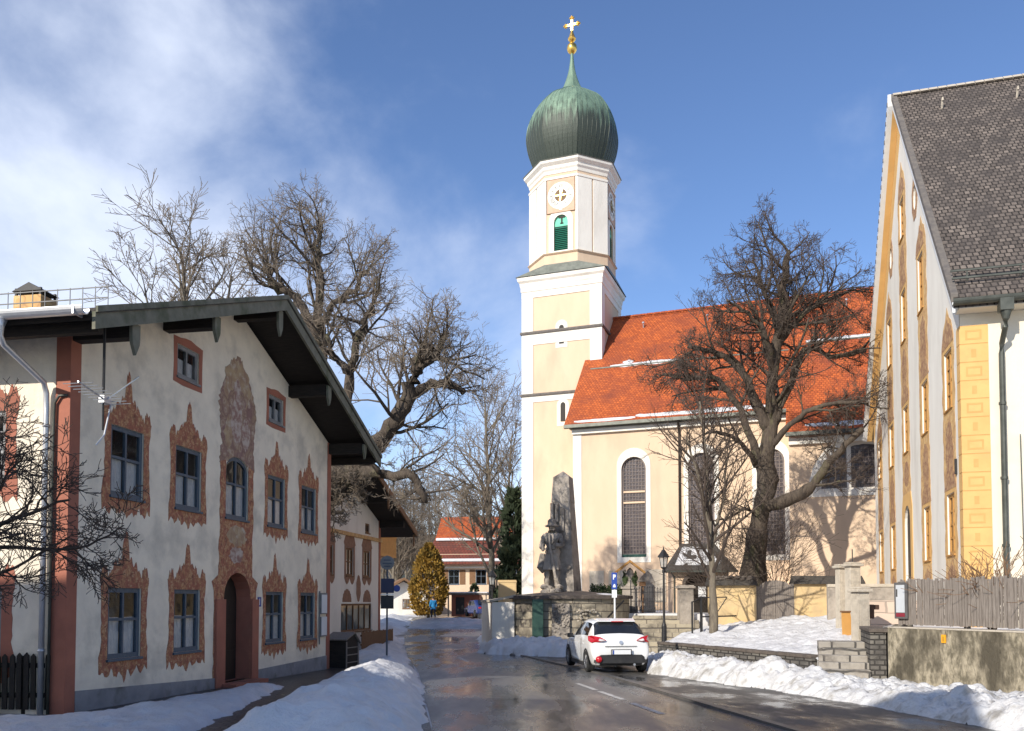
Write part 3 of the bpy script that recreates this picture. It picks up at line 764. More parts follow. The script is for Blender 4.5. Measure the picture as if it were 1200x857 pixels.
for n_, (xa, xb) in enumerate(((X0, 0.0), (11.04, X1))):
    b = MB(); b.box(xa - (0.015 if n_ == 0 else 0), -0.018, -0.6, xb + (0.015 if n_ else 0), 0.26, RT(xa) - 0.32)
    b.build('corner_pilaster', K['redpil'], H)
for k, (x, z) in enumerate(wins):
    window(H, x, 0, z, WW, WH, gw=.02, surround=surround_outline(WW, WH, k + 1, top=0.95 if k in (0, 4) else 0.85, side=0.26 if x < 5 else 0.22))
window(H, 5.56, 0, 3.70, 1.08, 1.46, head=0.32, label='arched window under the faded mural')
for k, (x, z) in enumerate(attic):
    o = [(-.56, -.14), (-.2, -.17), (.2, -.16), (.56, -.15), (.55, .3), (.57, .80), (.3, .83), (.1, .87), (-.1, .86), (-.3, .82), (-.56, .81), (-.54, .3)]
    window(H, x, 0, z, .84, .68, surround=o, rows=(), curtain=True, smat=K['redpil'], frame=K['greywood'])
for z in (3.79, 0.70):
    for yc in (1.735, 4.735):
        window(H, X0, yc, z, 1.03, 1.25 if z > 1 else 1.28, rot=R(-90), frame=K['greywood'],
               surround=surround_outline(1.03, 1.28, int(z * 10 + yc), side=0.3, top=0.5), smat=K['redpil'], glaze=(2, 4))
# mural
rng = random.Random(5)
outl = []
for i in range(40):
    t = i / 39; z = 4.97 + 2.6 * t
    w_ = (0.84 - 0.06 * math.sin(t * 9)) * max(.08, 1 - max(0, (t - .5) / .5) ** 2.2)
    outl.append((5.56 + w_ + 0.06 * (rng.random() - .5), z))
outr = [(5.56 - (p[0] - 5.56) * .98 + 0.06 * (rng.random() - .5) * (.2 + min(1, (p[0] - 5.56) * 2)), p[1]) for p in reversed(outl)]
b = MB(); b.plate([(6.25, 4.92), (6.4, 4.92)] + outl + outr + [(4.72, 4.92), (4.87, 4.92), (5.02, 4.92), (5.02, 5.0), (6.1, 5.0), (6.1, 4.92)], [arch(5.02, 6.10, 3.70, 5.16, 0.32)], -0.007, 0.003)
b.build('mural', K['mural'], H)
def blob(cx, cz, rx, rz, n, j, y, m, name):
    b = MB(); b.plate([(cx + rx * math.cos(a_ * 6.2832 / n) * (1 + j * (rng.random() - .5)), cz + rz * math.sin(a_ * 6.2832 / n) * (1 + j * (rng.random() - .5))) for a_ in range(n)], [], y, 0)
    return b.build(name, m, H)
blob(5.52, 6.85, .62, .62, 40, .3, -.0085, K['mural2'], 'mural_glow')
blob(5.55, 6.45, .46, .30, 30, .4, -.0095, K['mural'], 'mural_cloud')
blob(5.50, 6.05, .26, .58, 34, .45, -.0105, K['mural3'], 'mural_figure')
blob(5.95, 5.75, .20, .36, 26, .5, -.0095, K['mural3'], 'mural_figure')
blob(5.12, 5.7, .20, .34, 26, .5, -.0095, K['mural2'], 'mural_figure')
blob(5.50, 6.78, .16, .22, 22, .3, -.0115, K['mural3'], 'mural_figure')
blob(5.56, 3.30, .46, .26, 30, .35, -.0095, K['mural2'], 'painted_cartouche')
blob(5.56, 2.85, .34, .20, 30, .35, -.0095, K['mural3'], 'painted_cartouche')
b = MB()
side_pts = lambda s: [(5.56 + s * (0.80 + 0.05 * ragged(z * 1.3, s)), z) for z in [2.35 + 0.1 * k for k in range(27)]]
b.plate([(4.72, -0.12), (5.0, -0.12), (5.0, 0.3), (5.0, 1.0)] + [(5.0, 1.85)] + arch(5.0, 6.28, -0.12, 2.43, 0.58)[:1:-1][1:-1] + [(6.28, 1.85), (6.28, -0.12), (6.56, -0.12)] +
        [(6.56 + 0.03 * ragged(k * .4, 2), 0.2 * k) for k in range(1, 11)] + [(6.66, 2.2)] + side_pts(1) + [(6.1, 5.02), (6.1, 3.70), (5.02, 3.70), (5.02, 5.02)] + side_pts(-1)[::-1] + [(4.46, 2.2)] +
        [(4.56 - 0.03 * ragged(k * .4, 3), 0.2 * k) for k in range(10, 0, -1)] + [(4.56, -0.12)], [], -0.008, 0.003)
b.build('door_surround', K['fresco'], H)
for xa, xb in ((4.6, 5.0), (6.28, 6.62)):
    b = MB(); b.box(xa, -0.07, -0.6, xb, 0.0, 1.8); b.build('door_pilaster', K['redpil'], H, bevel=0.01)
# recess and door
b = MB(); out = arch(5.004, 6.276, -0.12, 2.426, 0.576)
nn = len(out); b.add([(p[0], -0.004, p[1]) for p in out] + [(p[0], 0.40, p[1]) for p in out], [(i, (i + 1) % nn, nn + (i + 1) % nn, nn + i) for i in range(nn)])
b.box(4.85, -0.42, -0.6, 6.45, 0.17, -0.123)
b.build('door_recess', K['redpil'], H)
b = MB(); b.plate(arch(5.0, 6.28, -0.12, 2.43, 0.58), [], 0.36, 0.42)
for k in range(3): b.box(5.08, 0.335, 0.05 + 0.62 * k, 5.58, 0.361, 0.58 + 0.62 * k); b.box(5.7, 0.335, 0.05 + 0.62 * k, 6.2, 0.361, 0.58 + 0.62 * k)
d = b.build('door', K['door'], H)
b = MB(); b.cbox((5.64, 0.33, 0.95), (0.03, 0.06, 0.16)); b.build('handle', K['iron'], d)
b = MB(); b.box(6.66, -0.012, 1.62, 6.84, 0.0, 1.86); p_ = b.build('house_number', K['blue'], H)
b = MB(); b.box(6.735, -0.016, 1.66, 6.765, -0.0125, 1.82); b.build('number_mark', K['paper'], p_)
# roof
SL = 0.383; OV = 1.2; EX0, EX1 = -1.27, 12.4
b = MB()
pr = [(EX0, RT(EX0)), (XC, 8.95), (EX1, RT(EX1)), (EX1, RT(EX1) - 0.09), (XC, 8.86), (EX0, RT(EX0) - 0.09)]
b.yprism(pr, -OV - 0.05, 14)
roof = b.build('roof', K['roofdark'], H)
b = MB(); d2 = lambda x, t: RT(x) - t
b.yprism([(EX0, d2(EX0, .092)), (XC, d2(XC, .092)), (EX1, d2(EX1, .092)), (EX1, d2(EX1, .20)), (XC, d2(XC, .20)), (EX0, d2(EX0, .20))], -OV + 0.06, 13.9)
b.build('soffit', K['darkwood'], H)
b = MB()
for sx, xe in ((-1, EX0 - 0.02), (1, EX1 + 0.02)):
    b.yprism([(xe, d2(xe, .06)), (XC, d2(XC, .06)), (XC, d2(XC, .34)), (xe, d2(xe, .34))], -OV - 0.02, -OV + 0.04)
    b.yprism([(xe, d2(xe, -.03)), (XC, d2(XC, -.03)), (XC, d2(XC, .07)), (xe, d2(xe, .07))], -OV - 0.06, -OV - 0.022)
b.build('fascia', K['eavewood'], H)
b = MB()
for x in (-0.12, 2.55, 5.4, 8.4, 11.2):
    t = 0.205 + (0.08 if x != 5.4 else 0.02)
    b.box(x - 0.11, -OV + 0.14, RT(x) - t - 0.30, x + 0.11, 0.0, RT(x) - t)
for x in (-1.0, 12.1): b.box(x - 0.07, -OV + 0.1, RT(x) - 0.42, x + 0.07, 13, RT(x) - 0.205)
b.build('purlin', K['darkwood'], H)
for x, zb in ((-0.12, 5.92), (2.55, 6.95), (5.4, 7.95), (8.4, 7.0), (11.2, 6.02)):
    zt = RT(x) - 0.33; wv = 0.11
    b = MB(); b.plate([(x - wv * .55, zb + 0.12), (x, zb), (x + wv * .55, zb + 0.12), (x + wv * .9, zb + 0.2), (x + wv, zb + 0.3), (x + wv, zt), (x - wv, zt), (x - wv, zb + 0.3), (x - wv * .9, zb + 0.2)], [], -OV + 0.06, -OV + 0.12)
    b.build('eave_board', K['eavewood'], H)
# gutter, downpipe
b = MB()
g_ = [(EX0 - 0.13 + 0.10 * math.cos(a), RT(EX0) - 0.04 + 0.11 * math.sin(a)) for a in [math.pi + math.pi * k / 8 for k in range(9)]]
prof = g_ + [(p[0] * 0.985 + (EX0 - 0.13) * 0.015, p[1] + 0.012) for p in reversed(g_)]
b.yprism(prof, -1.12, 13.6)
for yb in (-1.0, 0.9, 2.8): b.box(EX0 - 0.24, yb, RT(EX0) - 0.16, EX0 - 0.02, yb + 0.03, RT(EX0) - 0.02)
gut = b.build('gutter', K['zinc'], H)
b = MB(); yp = 0.37; gx_ = EX0 - 0.13
b.tube([(gx_, yp, RT(EX0) - 0.14), (gx_, yp, RT(EX0) - 0.26), (gx_, yp, RT(EX0) - 0.40), (gx_ + 0.08, yp, RT(EX0) - 0.52), (-0.42, yp, 5.45), (X0 - 0.10, yp, 5.28), (X0 - 0.09, yp, 5.0), (X0 - 0.09, yp, -0.3)],
       [0.105, 0.06, 0.048, 0.048, 0.048, 0.048, 0.048, 0.048], 10)
for z in (4.7, 2.8, 0.9): b.tube([(X0 - 0.09, yp, z), (X0 - 0.09, yp, z + 0.05)], 0.06, 10)
b.build('downpipe', K['zinc'], H, smooth=True)
b = MB(); b.tube([(X0 - 0.03, 0.02, 5.25), (X0 - 0.06, 0.16, 5.24), (X0 - 0.06, 0.24, 5.12), (X0 - 0.06, 0.25, 4.7), (X0 - 0.06, 0.25, -0.3)], 0.025, 8)
b.build('conduit', K['darkzinc'], H, smooth=True)
# snow guard and chimney on the roof
b = MB()
for zz in (0.16, 0.34): b.beam((-0.55, -0.9, RT(-0.55) + zz), (-0.55, 13, RT(-0.55) + zz), 0.016, 0.016)
for k in range(60):
    y_ = -0.9 + k * 0.235
    b.cbox((-0.55, y_, RT(-0.55) + 0.17), (0.011, 0.011, 0.38))
b.build('snow_guard', K['signback'], H)
b = MB(); cx_, cy_ = 4.6, 4.7
b.box(cx_ - .28, cy_ - .36, 8.2, cx_ + .28, cy_ + .36, 8.92)
ch = b.build('chimney', K['ochrefresco'], H)
b = MB()
for sx in (-.24, .24):
    for sy in (-.32, .32): b.cbox((cx_ + sx, cy_ + sy, 9.0), (.05, .05, .2))
b.add([(cx_ - .3, cy_ - .4, 9.02), (cx_ + .3, cy_ - .4, 9.02), (cx_ + .3, cy_ + .4, 9.02), (cx_ - .3, cy_ + .4, 9.02), (cx_ - .3, cy_ - .05, 9.22), (cx_ + .3, cy_ - .05, 9.22)],
      [(3, 2, 1, 0), (0, 1, 5, 4), (2, 3, 4, 5), (0, 4, 3), (1, 2, 5)])
b.build('chimney_cap', K['iron'], ch)

an = thing('antenna', 'old roof antenna on a dark mast hanging before the gable', 'antenna', H.matrix_basis @ Vector((-0.62, -0.9, 0)), ANG1)
b = MB(); b.tube([(0, 0, 6.25), (0, 0, 5.2)], 0.022, 6); b.tube([(0, 0, 5.2), (0, 0, 4.55)], 0.016, 6); b.build('mast', K['iron'], an)
b = MB(); b.tube([(-0.75, -0.1, 5.16), (0.35, 0.05, 5.03)], 0.014, 5); b.tube([(-0.05, 0, 4.98), (0.5, -0.3, 5.55)], 0.012, 5); b.tube([(0.2, 0, 5.05), (-0.1, -0.1, 4.45), (-0.3, -0.1, 4.25)], 0.014, 5); b.build('boom', K['zinc'], an)
b = MB()
for k in range(9): b.tube([(-0.7 + k * 0.12, -0.32, 5.15 - k * .014), (-0.7 + k * 0.12, 0.2, 5.15 - k * .014)], 0.008, 4)
b.cbox((0.05, 0, 5.06), (0.2, 0.1, 0.12)); b.build('element', K['zinc'], an)

# notice boards at the right end of the facade
nb = thing('notice_board', 'two white notice sheets in a thin frame on the far end of the painted wall', 'notice board', H.matrix_basis @ Vector((10.72, -0.02, 0)), ANG1)
b = MB(); b.box(-0.22, -0.05, 1.38, 0.24, 0.01, 2.0); b.box(-0.22, -0.05, 0.72, 0.24, 0.01, 1.3); b.box(-0.26, -0.03, 0.5, -0.23, 0.0, 2.05); b.build('frame', K['signback'], nb)
for z in (1.41, 0.76):
    b = MB(); b.box(-0.19, -0.058, z, 0.21, -0.052, z + 0.54); b.build('sheet', K['paper'], nb)

# ------------------------------------------------------------------ second painted house
H2 = thing('painted_house', 'smaller painted house behind the bare old tree, with brown shutters and steep dark eaves', 'house', (-6.54, 42.316, 0), ANG1)
RT2 = lambda x: 7.85 - 0.36 * abs(x + 5.4)
op = [rect(x - .45, x + .45, 2.9, 4.15) for x in (-4.2, -1.95, -6.6, -8.9)] + [rect(-2.2, -1.6, 5.0, 5.45), rect(-5.2, -1.25, 0.4, 1.65), rect(-8.6, -7.4, -0.3, 1.9)]
b = MB(); b.plate([(-10.8, -1), (0, -1), (0, RT2(0) - .3), (-5.4, 7.5), (-10.8, RT2(-10.8) - .3)], op, 0, 0.02, 0.2)
b.m = Matrix.Rotation(R(90), 4, 'Z'); b.plate([(0, -1), (9, -1), (9, RT2(0) - .3), (0, RT2(0) - .3)], [], 0, 0)
b.m = Matrix.Translation((-10.8, 0, 0)) @ Matrix.Rotation(R(-90), 4, 'Z'); b.plate([(-9, -1), (0, -1), (0, RT2(0) - .3), (-9, RT2(0) - .3)], [], 0, 0)
b.m = Matrix.Translation((0, 9, 0)); b.plate([(-10.8, -1), (0, -1), (0, RT2(0) - .3), (-5.4, 7.5), (-10.8, RT2(-10.8) - .3)], [], 0, 0)
b.build('wall', K['white'], H2)
K['brownpaint'] = mat('brown_ornament_paint', (0.30, 0.17, 0.11), (0.22, 0.12, 0.08), 5, 0.9, detail=8)
def scallop(w, h, seed):
    L = [(-w / 2 - .2, -.1)]
    for k in range(9): L.append((-w / 2 - .2 + (w + .4) * k / 8, -.12 - .28 * abs(math.sin(k * math.pi / 4))))
    L += [(w / 2 + .2, -.1), (w / 2 + .2, h + .1)]
    for k in range(9):
        u = 1 - k / 4
        L.append((u * (w / 2 + .28), h + .15 + .45 * math.sqrt(max(0, 1 - u * u)) + .08 * abs(math.sin(k * 1.7))))
    L += [(-w / 2 - .2, h + .1)]
    return L
for k, x in enumerate((-8.9, -6.6, -4.2, -1.95)):
    w_ = window(H2, x, 0, 2.9, .9, 1.25, frame=K['brownwood'], rows=(0.5,), surround=scallop(.9, 1.25, k), smat=K['brownpaint'], curtain=True)
window(H2, -1.9, 0, 5.0, .6, .45, frame=K['brownwood'], rows=(), curtain=False)
window(H2, -3.22, 0, 0.4, 3.95, 1.25, frame=K['brownwood'], cols=5, rows=(), curtain=False, label='wide dark shop window with wooden frame')
b = MB(); b.plate(rect(-8.6, -7.4, -0.3, 1.9), [], 0.15, 0.2); b.build('door', K['door'], H2)
b = MB()
for x in (-4.5, -1.9):
    b.plate([(x + .55 * math.cos(a * .196) , 1.72 + .55 * max(0, math.sin(a * .196)) + .06 * (a % 2)) for a in range(17)], [], -0.006, 0.003)
b.plate([(-3.05 + .28 * math.cos(a * .3927) * (1 + .15 * (a % 2)), 2.35 + .62 * math.sin(a * .3927)) for a in range(16)], [], -0.006, 0.003)
b.build('painted_ornament', K['brownpaint'], H2)
b = MB(); b.box(-10.8, -0.10, 4.68, 0.05, 0, 4.84); b.build('cornice', K['ochrefresco'], H2)
b = MB(); b.box(-0.28, -0.015, -1, 0.015, 0.25, 5.9); b.build('corner_pilaster', K['redpil'], H2)
b = MB(); e0, e1 = -12.2, 1.65
b.yprism([(e0, RT2(e0)), (-5.4, 7.85), (e1, RT2(e1)), (e1, RT2(e1) - .2), (-5.4, 7.65), (e0, RT2(e0) - .2)], -1.35, 9.8)
b.build('roof', K['roofdark'], H2)
b = MB()
for xe in (e0, e1): b.yprism([(xe, RT2(xe) + .03), (-5.4, 7.88), (-5.4, 7.6), (xe, RT2(xe) - .25)], -1.42, -1.352)
b.build('fascia', K['brownwood'], H2)
b = MB()
for x in (-10.6, -7.8, -5.4, -2.7, -0.1): b.box(x - .1, -1.25, RT2(x) - .55, x + .1, 0, RT2(x) - .22)
b.yprism([(e0, RT2(e0) - .21), (-5.4, 7.64), (e1, RT2(e1) - .21), (e1, RT2(e1) - .26), (-5.4, 7.59), (e0, RT2(e0) - .26)], -1.33, 9.7)
b.build('soffit', K['darkwood'], H2)
for x in (-2.7, 1.4):
    b = MB(); b.plate([(x - .07, RT2(x) - .75), (x, RT2(x) - .85), (x + .07, RT2(x) - .75), (x + .07, RT2(x) - .2), (x - .07, RT2(x) - .2)], [], -1.33, -1.27); b.build('eave_board', K['brownwood'], H2)

lf = thing('board_fence', 'low brown board fence before the smaller painted house', 'fence', H2.matrix_basis @ Vector((-4.6, -0.75, 0)), ANG1)
b = MB()
for k in range(26): b.box(k * 0.17, 0, -0.42, k * 0.17 + .155, 0.03, 0.40 + .02 * math.sin(k * 2.3))
b.build('plank_panel', K['brownwood'], lf)
b = MB(); b.box(0, 0.03, -0.2, 4.4, 0.08, -0.12); b.box(0, 0.03, 0.2, 4.4, 0.08, 0.28)
b.build('rail', K['brownwood'], lf)

bx = thing('grit_box', 'dark weathered wooden box with sloping lid at the far corner of the painted house', 'box', (-5.22, 26.35, gz(26)), R(75))
b = MB(); b.yprism([(-.42, -.1), (.42, -.1), (.42, .78), (.12, 1.02), (-.42, .86)], -.33, .33); b.build('body', K['darkwood'], bx, bevel=0.01)
b = MB(); b.beam((.52, 0, .72), (.1, 0, 1.06), .76, .035); b.beam((.12, 0, 1.06), (-.5, 0, .86), .76, .035); b.build('lid', K['oldwood'], bx)
b = MB()
for z in (.15, .38, .6): b.box(-.44, -.345, z, .44, -.33, z + .03)
b.box(-.44, -.35, 0, -.38, -.33, .8); b.box(.38, -.35, 0, .44, -.33, .75); b.build('trim', K['oldwood'], bx)

# annex with balcony behind it
H3 = thing('balcony_house', 'narrow house with an orange wooden balcony, half hidden behind the smaller painted house', 'house', (-8.75, 56, 0), ANG1)
b = MB(); b.box(-6, 0, -1, 0, 8, 7.6); b.yprism([(-6, 7.6), (0, 7.6), (-3, 8.8)], 0.0, 8); b.build('wall', K['brownwood'], H3)
b = MB(); b.yprism([(-7, 7.35), (-3, 9.0), (1.2, 7.3), (1.2, 7.1), (-3, 8.8), (-7, 7.15)], -1.2, 8.5); b.build('roof', K['roofdark'], H3)
b = MB(); b.box(-6, -1.1, 4.6, 0.3, 0, 4.75)
for k in range(42): b.box(-6 + k * .15, -1.1, 4.75, -6 + k * .15 + .12, -1.06, 5.85)
b.box(-6, -1.13, 5.85, 0.3, -1.03, 5.95); b.build('balcony', K['orange'], H3)
for x in (-4.5, -1.6): window(H3, x, 0, 0.2, .9, 1.2, frame=K['greywood'], curtain=False, depth=-0.06)

# ------------------------------------------------------------------ the church
ANGC = R(-20.32)
C = thing('church', 'cream baroque church with red tiled nave and tall green onion-domed tower', 'church', (3.196, 52.0, 0), ANGC)
SN = (21.6 - 12.59) / 8.3                       # nave roof slope
nz = lambda y: 12.59 + SN * y
NX0, NX1 = 0.45, 34.0
EXX = 13.15                                     # east part stands forward
WX = (4.2, 8.2, 12.1)
def lancet(x, w=1.5, z0=4.4, z1=10.45): return arch(x - w / 2, x + w / 2, z0, z1, None, 12)
b = MB()
b.plate([(NX0, -0.5), (EXX, -0.5), (EXX, 12.62), (NX0, 12.62)], [lancet(x) for x in WX], 0.5, 0.5, 0.8)
lun = arch(14.55, 19.35, 7.75, 10.35, 2.6, 14)
b.plate([(EXX, -0.5), (NX1, -0.5), (NX1, 11.0), (EXX, 11.0)], [lun, arch(23.4, 28.2, 7.75, 10.35, 2.6, 14)], -1.0, -1.0, -0.7)
b.add([(EXX, -1, -.5), (EXX, .5, -.5), (EXX, .5, 12.6), (EXX, -1, 11.0)], [(0, 1, 2, 3)])
for x in (NX0, NX1): b.add([(x, .5, -.5), (x, 16.1, -.5), (x, 16.1, 12.7), (x, 8.3, 21.3), (x, .5, 12.7)], [(0, 1, 2, 3, 4)])
b.add([(NX1, -1, -.5), (NX1, .5, -.5), (NX1, .5, 12.6), (NX1, -1, 11.0)], [(0, 1, 2, 3)])
b.add([(NX0, 16.1, -.5), (NX1, 16.1, -.5), (NX1, 16.1, 12.7), (NX0, 16.1, 12.7)], [(0, 1, 2, 3)])
b.build('nave_wall', K['cream'], C)
b = MB()
b.box(NX0 - .02, 0.46, -0.5, NX0 + 0.52, 0.62, 12.35)
for x in WX:
    b.plate(arch(x - 1.02, x + 1.02, 4.08, 10.98, None, 14), [lancet(x)], 0.47, 0.52)
b.plate(arch(14.15, 19.75, 7.4, 10.78, 3.0, 16), [lun], -1.03, -0.98)
b.box(NX0 - .05, 0.30, 12.02, EXX, 0.5, 12.38)
b.box(EXX, -1.2, 10.3, NX1, -1.0, 10.66)
b.build('white_trim', K['white'], C)
for x in WX:
    out = lancet(x, 1.5); cx = x
    b = MB(); b.plate([(p[0] - x, p[1] - 4.4) for p in out], [[((p[0] - x) * 0.86, (p[1] - 4.4) * 0.955 + 0.22) for p in out]], 0, 0.1)
    f = at(b.build('window', K['lead'], C), x, 0.62, 4.4)
    b = MB(); b.plate([(p[0] - x, p[1] - 4.4) for p in out], [], 0.09, 0.09); b.build('pane', K['leadglass'], f)
    b = MB()
    for k in range(1, 7): b.cbox((-.645 + 1.29 * k / 7, 0.07, 3.05), (0.035, 0.03, 5.5 + 0.5 * math.sin(k / 7 * math.pi)))
    for k in range(1, 27): b.cbox((0, 0.07, .22 + k * .215), (1.29 if k < 25 else 1.0, 0.03, 0.035))
    b.build('lattice', K['lead'], f)
    if x < 5:
        b = MB()
        for z in (3.3, 3.95): b.cbox((0, 0.03, z), (1.36, 0.06, 0.11))
        b.build('cross_bar', K['cream'], f)
    b = MB(); b.box(-0.72, -.08, -0.04, 0.72, .1, 0.17); b.build('sill', K['tealdark'] if x < 5 else K['lead'], f)
b = MB(); b.plate([(p[0] - 16.95, p[1] - 7.75) for p in lun], [[((p[0] - 16.95) * .9 - 0.0, (p[1] - 7.75) * .9 + .1) for p in lun]], 0, .1)
b.cbox((-.75, .04, 1.25), (.22, .1, 2.3)); b.cbox((.75, .04, 1.25), (.22, .1, 2.3))
f = at(b.build('lunette_window', K['white'], C), 16.95, -0.85, 7.75)
b = MB(); b.plate([(p[0] - 16.95, p[1] - 7.75) for p in lun], [], .09, .09); b.build('pane', K['leadglass'], f)
b = MB()
for k in range(-9, 10): b.cbox((k * .23, .07, 1.1), (.03, .03, 2.0 * math.sqrt(max(.05, 1 - (k * .23 / 2.3) ** 2)) + .2))
for k in range(1, 10): b.cbox((0, .07, .1 + k * .23), (4.0 * math.sqrt(max(.05, 1 - (k * .23 / 2.5) ** 2)), .03, .03))
b.build('lattice', K['lead'], f)
# nave roof (hipped into the tower side) in two slopes plus the forward eave of the east part
b = MB()
V0, V1 = NX0 - 0.45, NX1 + 0.5
b.xprism([(0, nz(0)), (8.3, 21.6), (16.6, nz(0)), (16.6, nz(0) - .25), (8.3, 21.3), (0, nz(0) - .25)], V0, V1)
b.xprism([(-1.5, nz(-1.5)), (0.05, nz(.05)), (0.05, nz(.05) - .26), (-1.5, nz(-1.5) - .26)], EXX - .15, V1)
b.build('nave_roof', K['tile'], C)
b = MB(); b.box(V0, 8.18, 21.52, V1, 8.42, 21.72)
for k in range(70): b.xprism([(8.12, 21.60), (8.3, 21.78), (8.48, 21.60)], V0 + k * .5, V0 + k * .5 + .42)
b.build('ridge_tile', K['tile'], C)
b = MB()
b.xprism([(-.12, nz(0) - .04), (-.02, nz(0) - .16), (.1, nz(0) - .26), (-.14, nz(0) - .24)], V0, EXX - .15)
b.xprism([(-1.62, nz(-1.5) - .04), (-1.5, nz(-1.5) - .16), (-1.4, nz(-1.5) - .26), (-1.64, nz(-1.5) - .24)], EXX - .15, V1)
b.xprism([(.1, 12.3), (.5, 12.3), (.5, 12.42), (.1, 12.42)], V0 + .3, EXX)
b.build('gutter', K['darkzinc'], C)
b = MB()
b.tube([(6.95, -.05, 12.4), (6.95, .2, 12.1), (6.95, .42, 11.8), (6.95, .42, 4.0)], .07, 8)
b.build('downpipe', K['darkwood'], C)
def snowstrip(x0, x1, y, wd, seed, name):
    b = MB(); n_ = int((x1 - x0) / .25)
    def P(i, j):
        x = x0 + (x1 - x0) * i / n_
        e = math.sin(math.pi * i / n_) ** .4
        yy = y + (j / 3 - .5) * wd * e * (0.75 + .5 * fbm(x * .9 + seed, j * .2))
        return (x, yy, nz(yy) + (0.10 if j in (1, 2) else 0.005) * (0.7 + .6 * abs(fbm(x * 2, seed + j))))
    b.grid(P, n_, 3); return b.build(name, K['snow'], C, smooth=True)
snowstrip(1.9, 6.2, 4.15, .36, 1, 'roof_snow'); snowstrip(2.7, 3.4, 4.35, .5, 4, 'roof_snow')
snowstrip(14.0, 20.0, 4.6, .4, 2, 'roof_snow'); snowstrip(4.4, 12.8, .22, .34, 3, 'roof_snow'); snowstrip(0.6, 4.4, .12, .2, 9, 'roof_snow')
snowstrip(14.0, 19.0, -1.2, .35, 7, 'roof_snow')
b = MB(); b.box(0.6, 4.02, nz(4.0) + .06, 13, 4.06, nz(4.0) + .14); b.box(14, 4.4, nz(4.4) + .06, 33, 4.44, nz(4.4) + .14)
b.build('snow_rail', K['darkzinc'], C)
for k in range(6):
    b = MB(); x = 3.5 + k * 4.3; b.tube([(x, 7.2, nz(7.2)), (x, 7.1, nz(7.2) + .28)], .04, 5); b.lathe([(.02, 0), (.09, .06), (.09, .14), (.02, .2)], 8, (x, 7.1, nz(7.2) + .22)); b.build('roof_hook', K['zinc'], C)
# memorial tablets on the wall foot
for xa, xb, za, zb in ((1.45, 2.35, 2.35, 3.6), (2.65, 3.75, 2.3, 3.6), (4.9, 6.1, 1.7, 3.65), (5.0, 5.6, 1.5, 1.6)):
    b = MB(); b.box(xa, .46, za, xb, .5, zb); b.build('wall_tablet', K['lightstone'], C)

# tower
TX0, TX1, TY0, TY1 = -4.45, 1.13, 4.9, 10.48
CX, CY = (TX0 + TX1) / 2, (TY0 + TY1) / 2
b = MB()
slits = [(-1.64, 20.05, 20.5), (-1.64, 19.2, 19.75), (-1.55, 13.9, 15.2)]
so = [arch(x - .17, x + .17, za, zb, .17, 5) for x, za, zb in slits]
b.plate(rect(TX0, TX1, -0.5, 23.4), so, TY0, TY0, TY0 + .35)
b.add([(TX0, TY0, -.5), (TX0, TY1, -.5), (TX0, TY1, 23.4), (TX0, TY0, 23.4)], [(0, 1, 2, 3)])
b.add([(TX1, TY0, -.5), (TX1, TY1, -.5), (TX1, TY1, 23.4), (TX1, TY0, 23.4)], [(0, 1, 2, 3)])
b.add([(TX0, TY1, -.5), (TX1, TY1, -.5), (TX1, TY1, 23.4), (TX0, TY1, 23.4)], [(0, 1, 2, 3)])
tw = b.build('tower_shaft', K['cream'], C)
W_ = 0.78
b = MB(); P_ = 0.045
for z0, z1 in ((-.5, 15.76), (15.94, 20.06), (20.24, 22.6)):
    b.box(TX0 - P_, TY0 - P_, z0, TX0 + W_, TY0 + .001, z1); b.box(TX1 - W_, TY0 - P_, z0, TX1 + P_, TY0 + .001, z1)
    b.box(TX1 - .001, TY0 + .001, z0, TX1 + P_, TY0 + W_, z1); b.box(TX1 - .001, TY1 - W_, z0, TX1 + P_, TY1, z1)
    b.box(TX0 - P_, TY0 + .001, z0, TX0 + .001, TY0 + W_, z1); b.box(TX0 - P_, TY1 - W_, z0, TX0 + .001, TY1, z1)
b.box(TX0 + W_, TY0 - P_, 19.32, TX1 - W_, TY0, 20.06)
b.box(TX0 + W_, TY0 - P_, 15.35, TX1 - W_, TY0, 15.76)
for x, za, zb in ((-1.64, 18.95, 19.9), (-1.64, 20.25, 20.75), (-1.55, 13.6, 15.35)):
    b.plate(arch(x - .42, x + .42, za, zb + .1, .4, 6), [arch(x - .17, x + .17, za + .25 if za != 20.25 else 20.05, zb - .15 if za != 20.25 else 20.5, .17, 5)] if za == 13.6 else [], TY0 - .02, TY0 + .001)
b.build('white_pilaster', K['white'], tw)
for x, za, zb in slits:
    b = MB(); b.plate(arch(x - .17, x + .17, za, zb, .17, 5), [], TY0 - .03, TY0 - .024); b.build('slit_window', K['ink'], tw)
def ring(mb, prof, x0, x1, y0, y1):        # square moulding: (outset, z) profile
    loops = [[(x0 - o, y0 - o, z), (x1 + o, y0 - o, z), (x1 + o, y1 + o, z), (x0 - o, y1 + o, z)] for o, z in prof]
    vs = [p for L in loops for p in L]; fs = []
    for k in range(len(loops) - 1):
        for i in range(4): fs.append((4 * k + i, 4 * k + (i + 1) % 4, 4 * k + 4 + (i + 1) % 4, 4 * k + 4 + i))
    mb.add(vs, fs)
for z in (15.85, 20.15):
    b = MB(); ring(b, [(0.0, z - .09), (.12, z - .09), (.14, z), (.12, z + .09), (0, z + .09)], TX0, TX1, TY0, TY1); b.build('string_course', K['string'], tw)
b = MB(); ring(b, [(0.0, 22.6), (.05, 22.6), (.05, 23.0), (.10, 23.05), (.10, 23.3), (.14, 23.4), (.16, 23.62), (.28, 23.76), (.32, 24.0), (.0, 24.02)], TX0, TX1, TY0, TY1)
b.build('cornice', K['white'], tw)
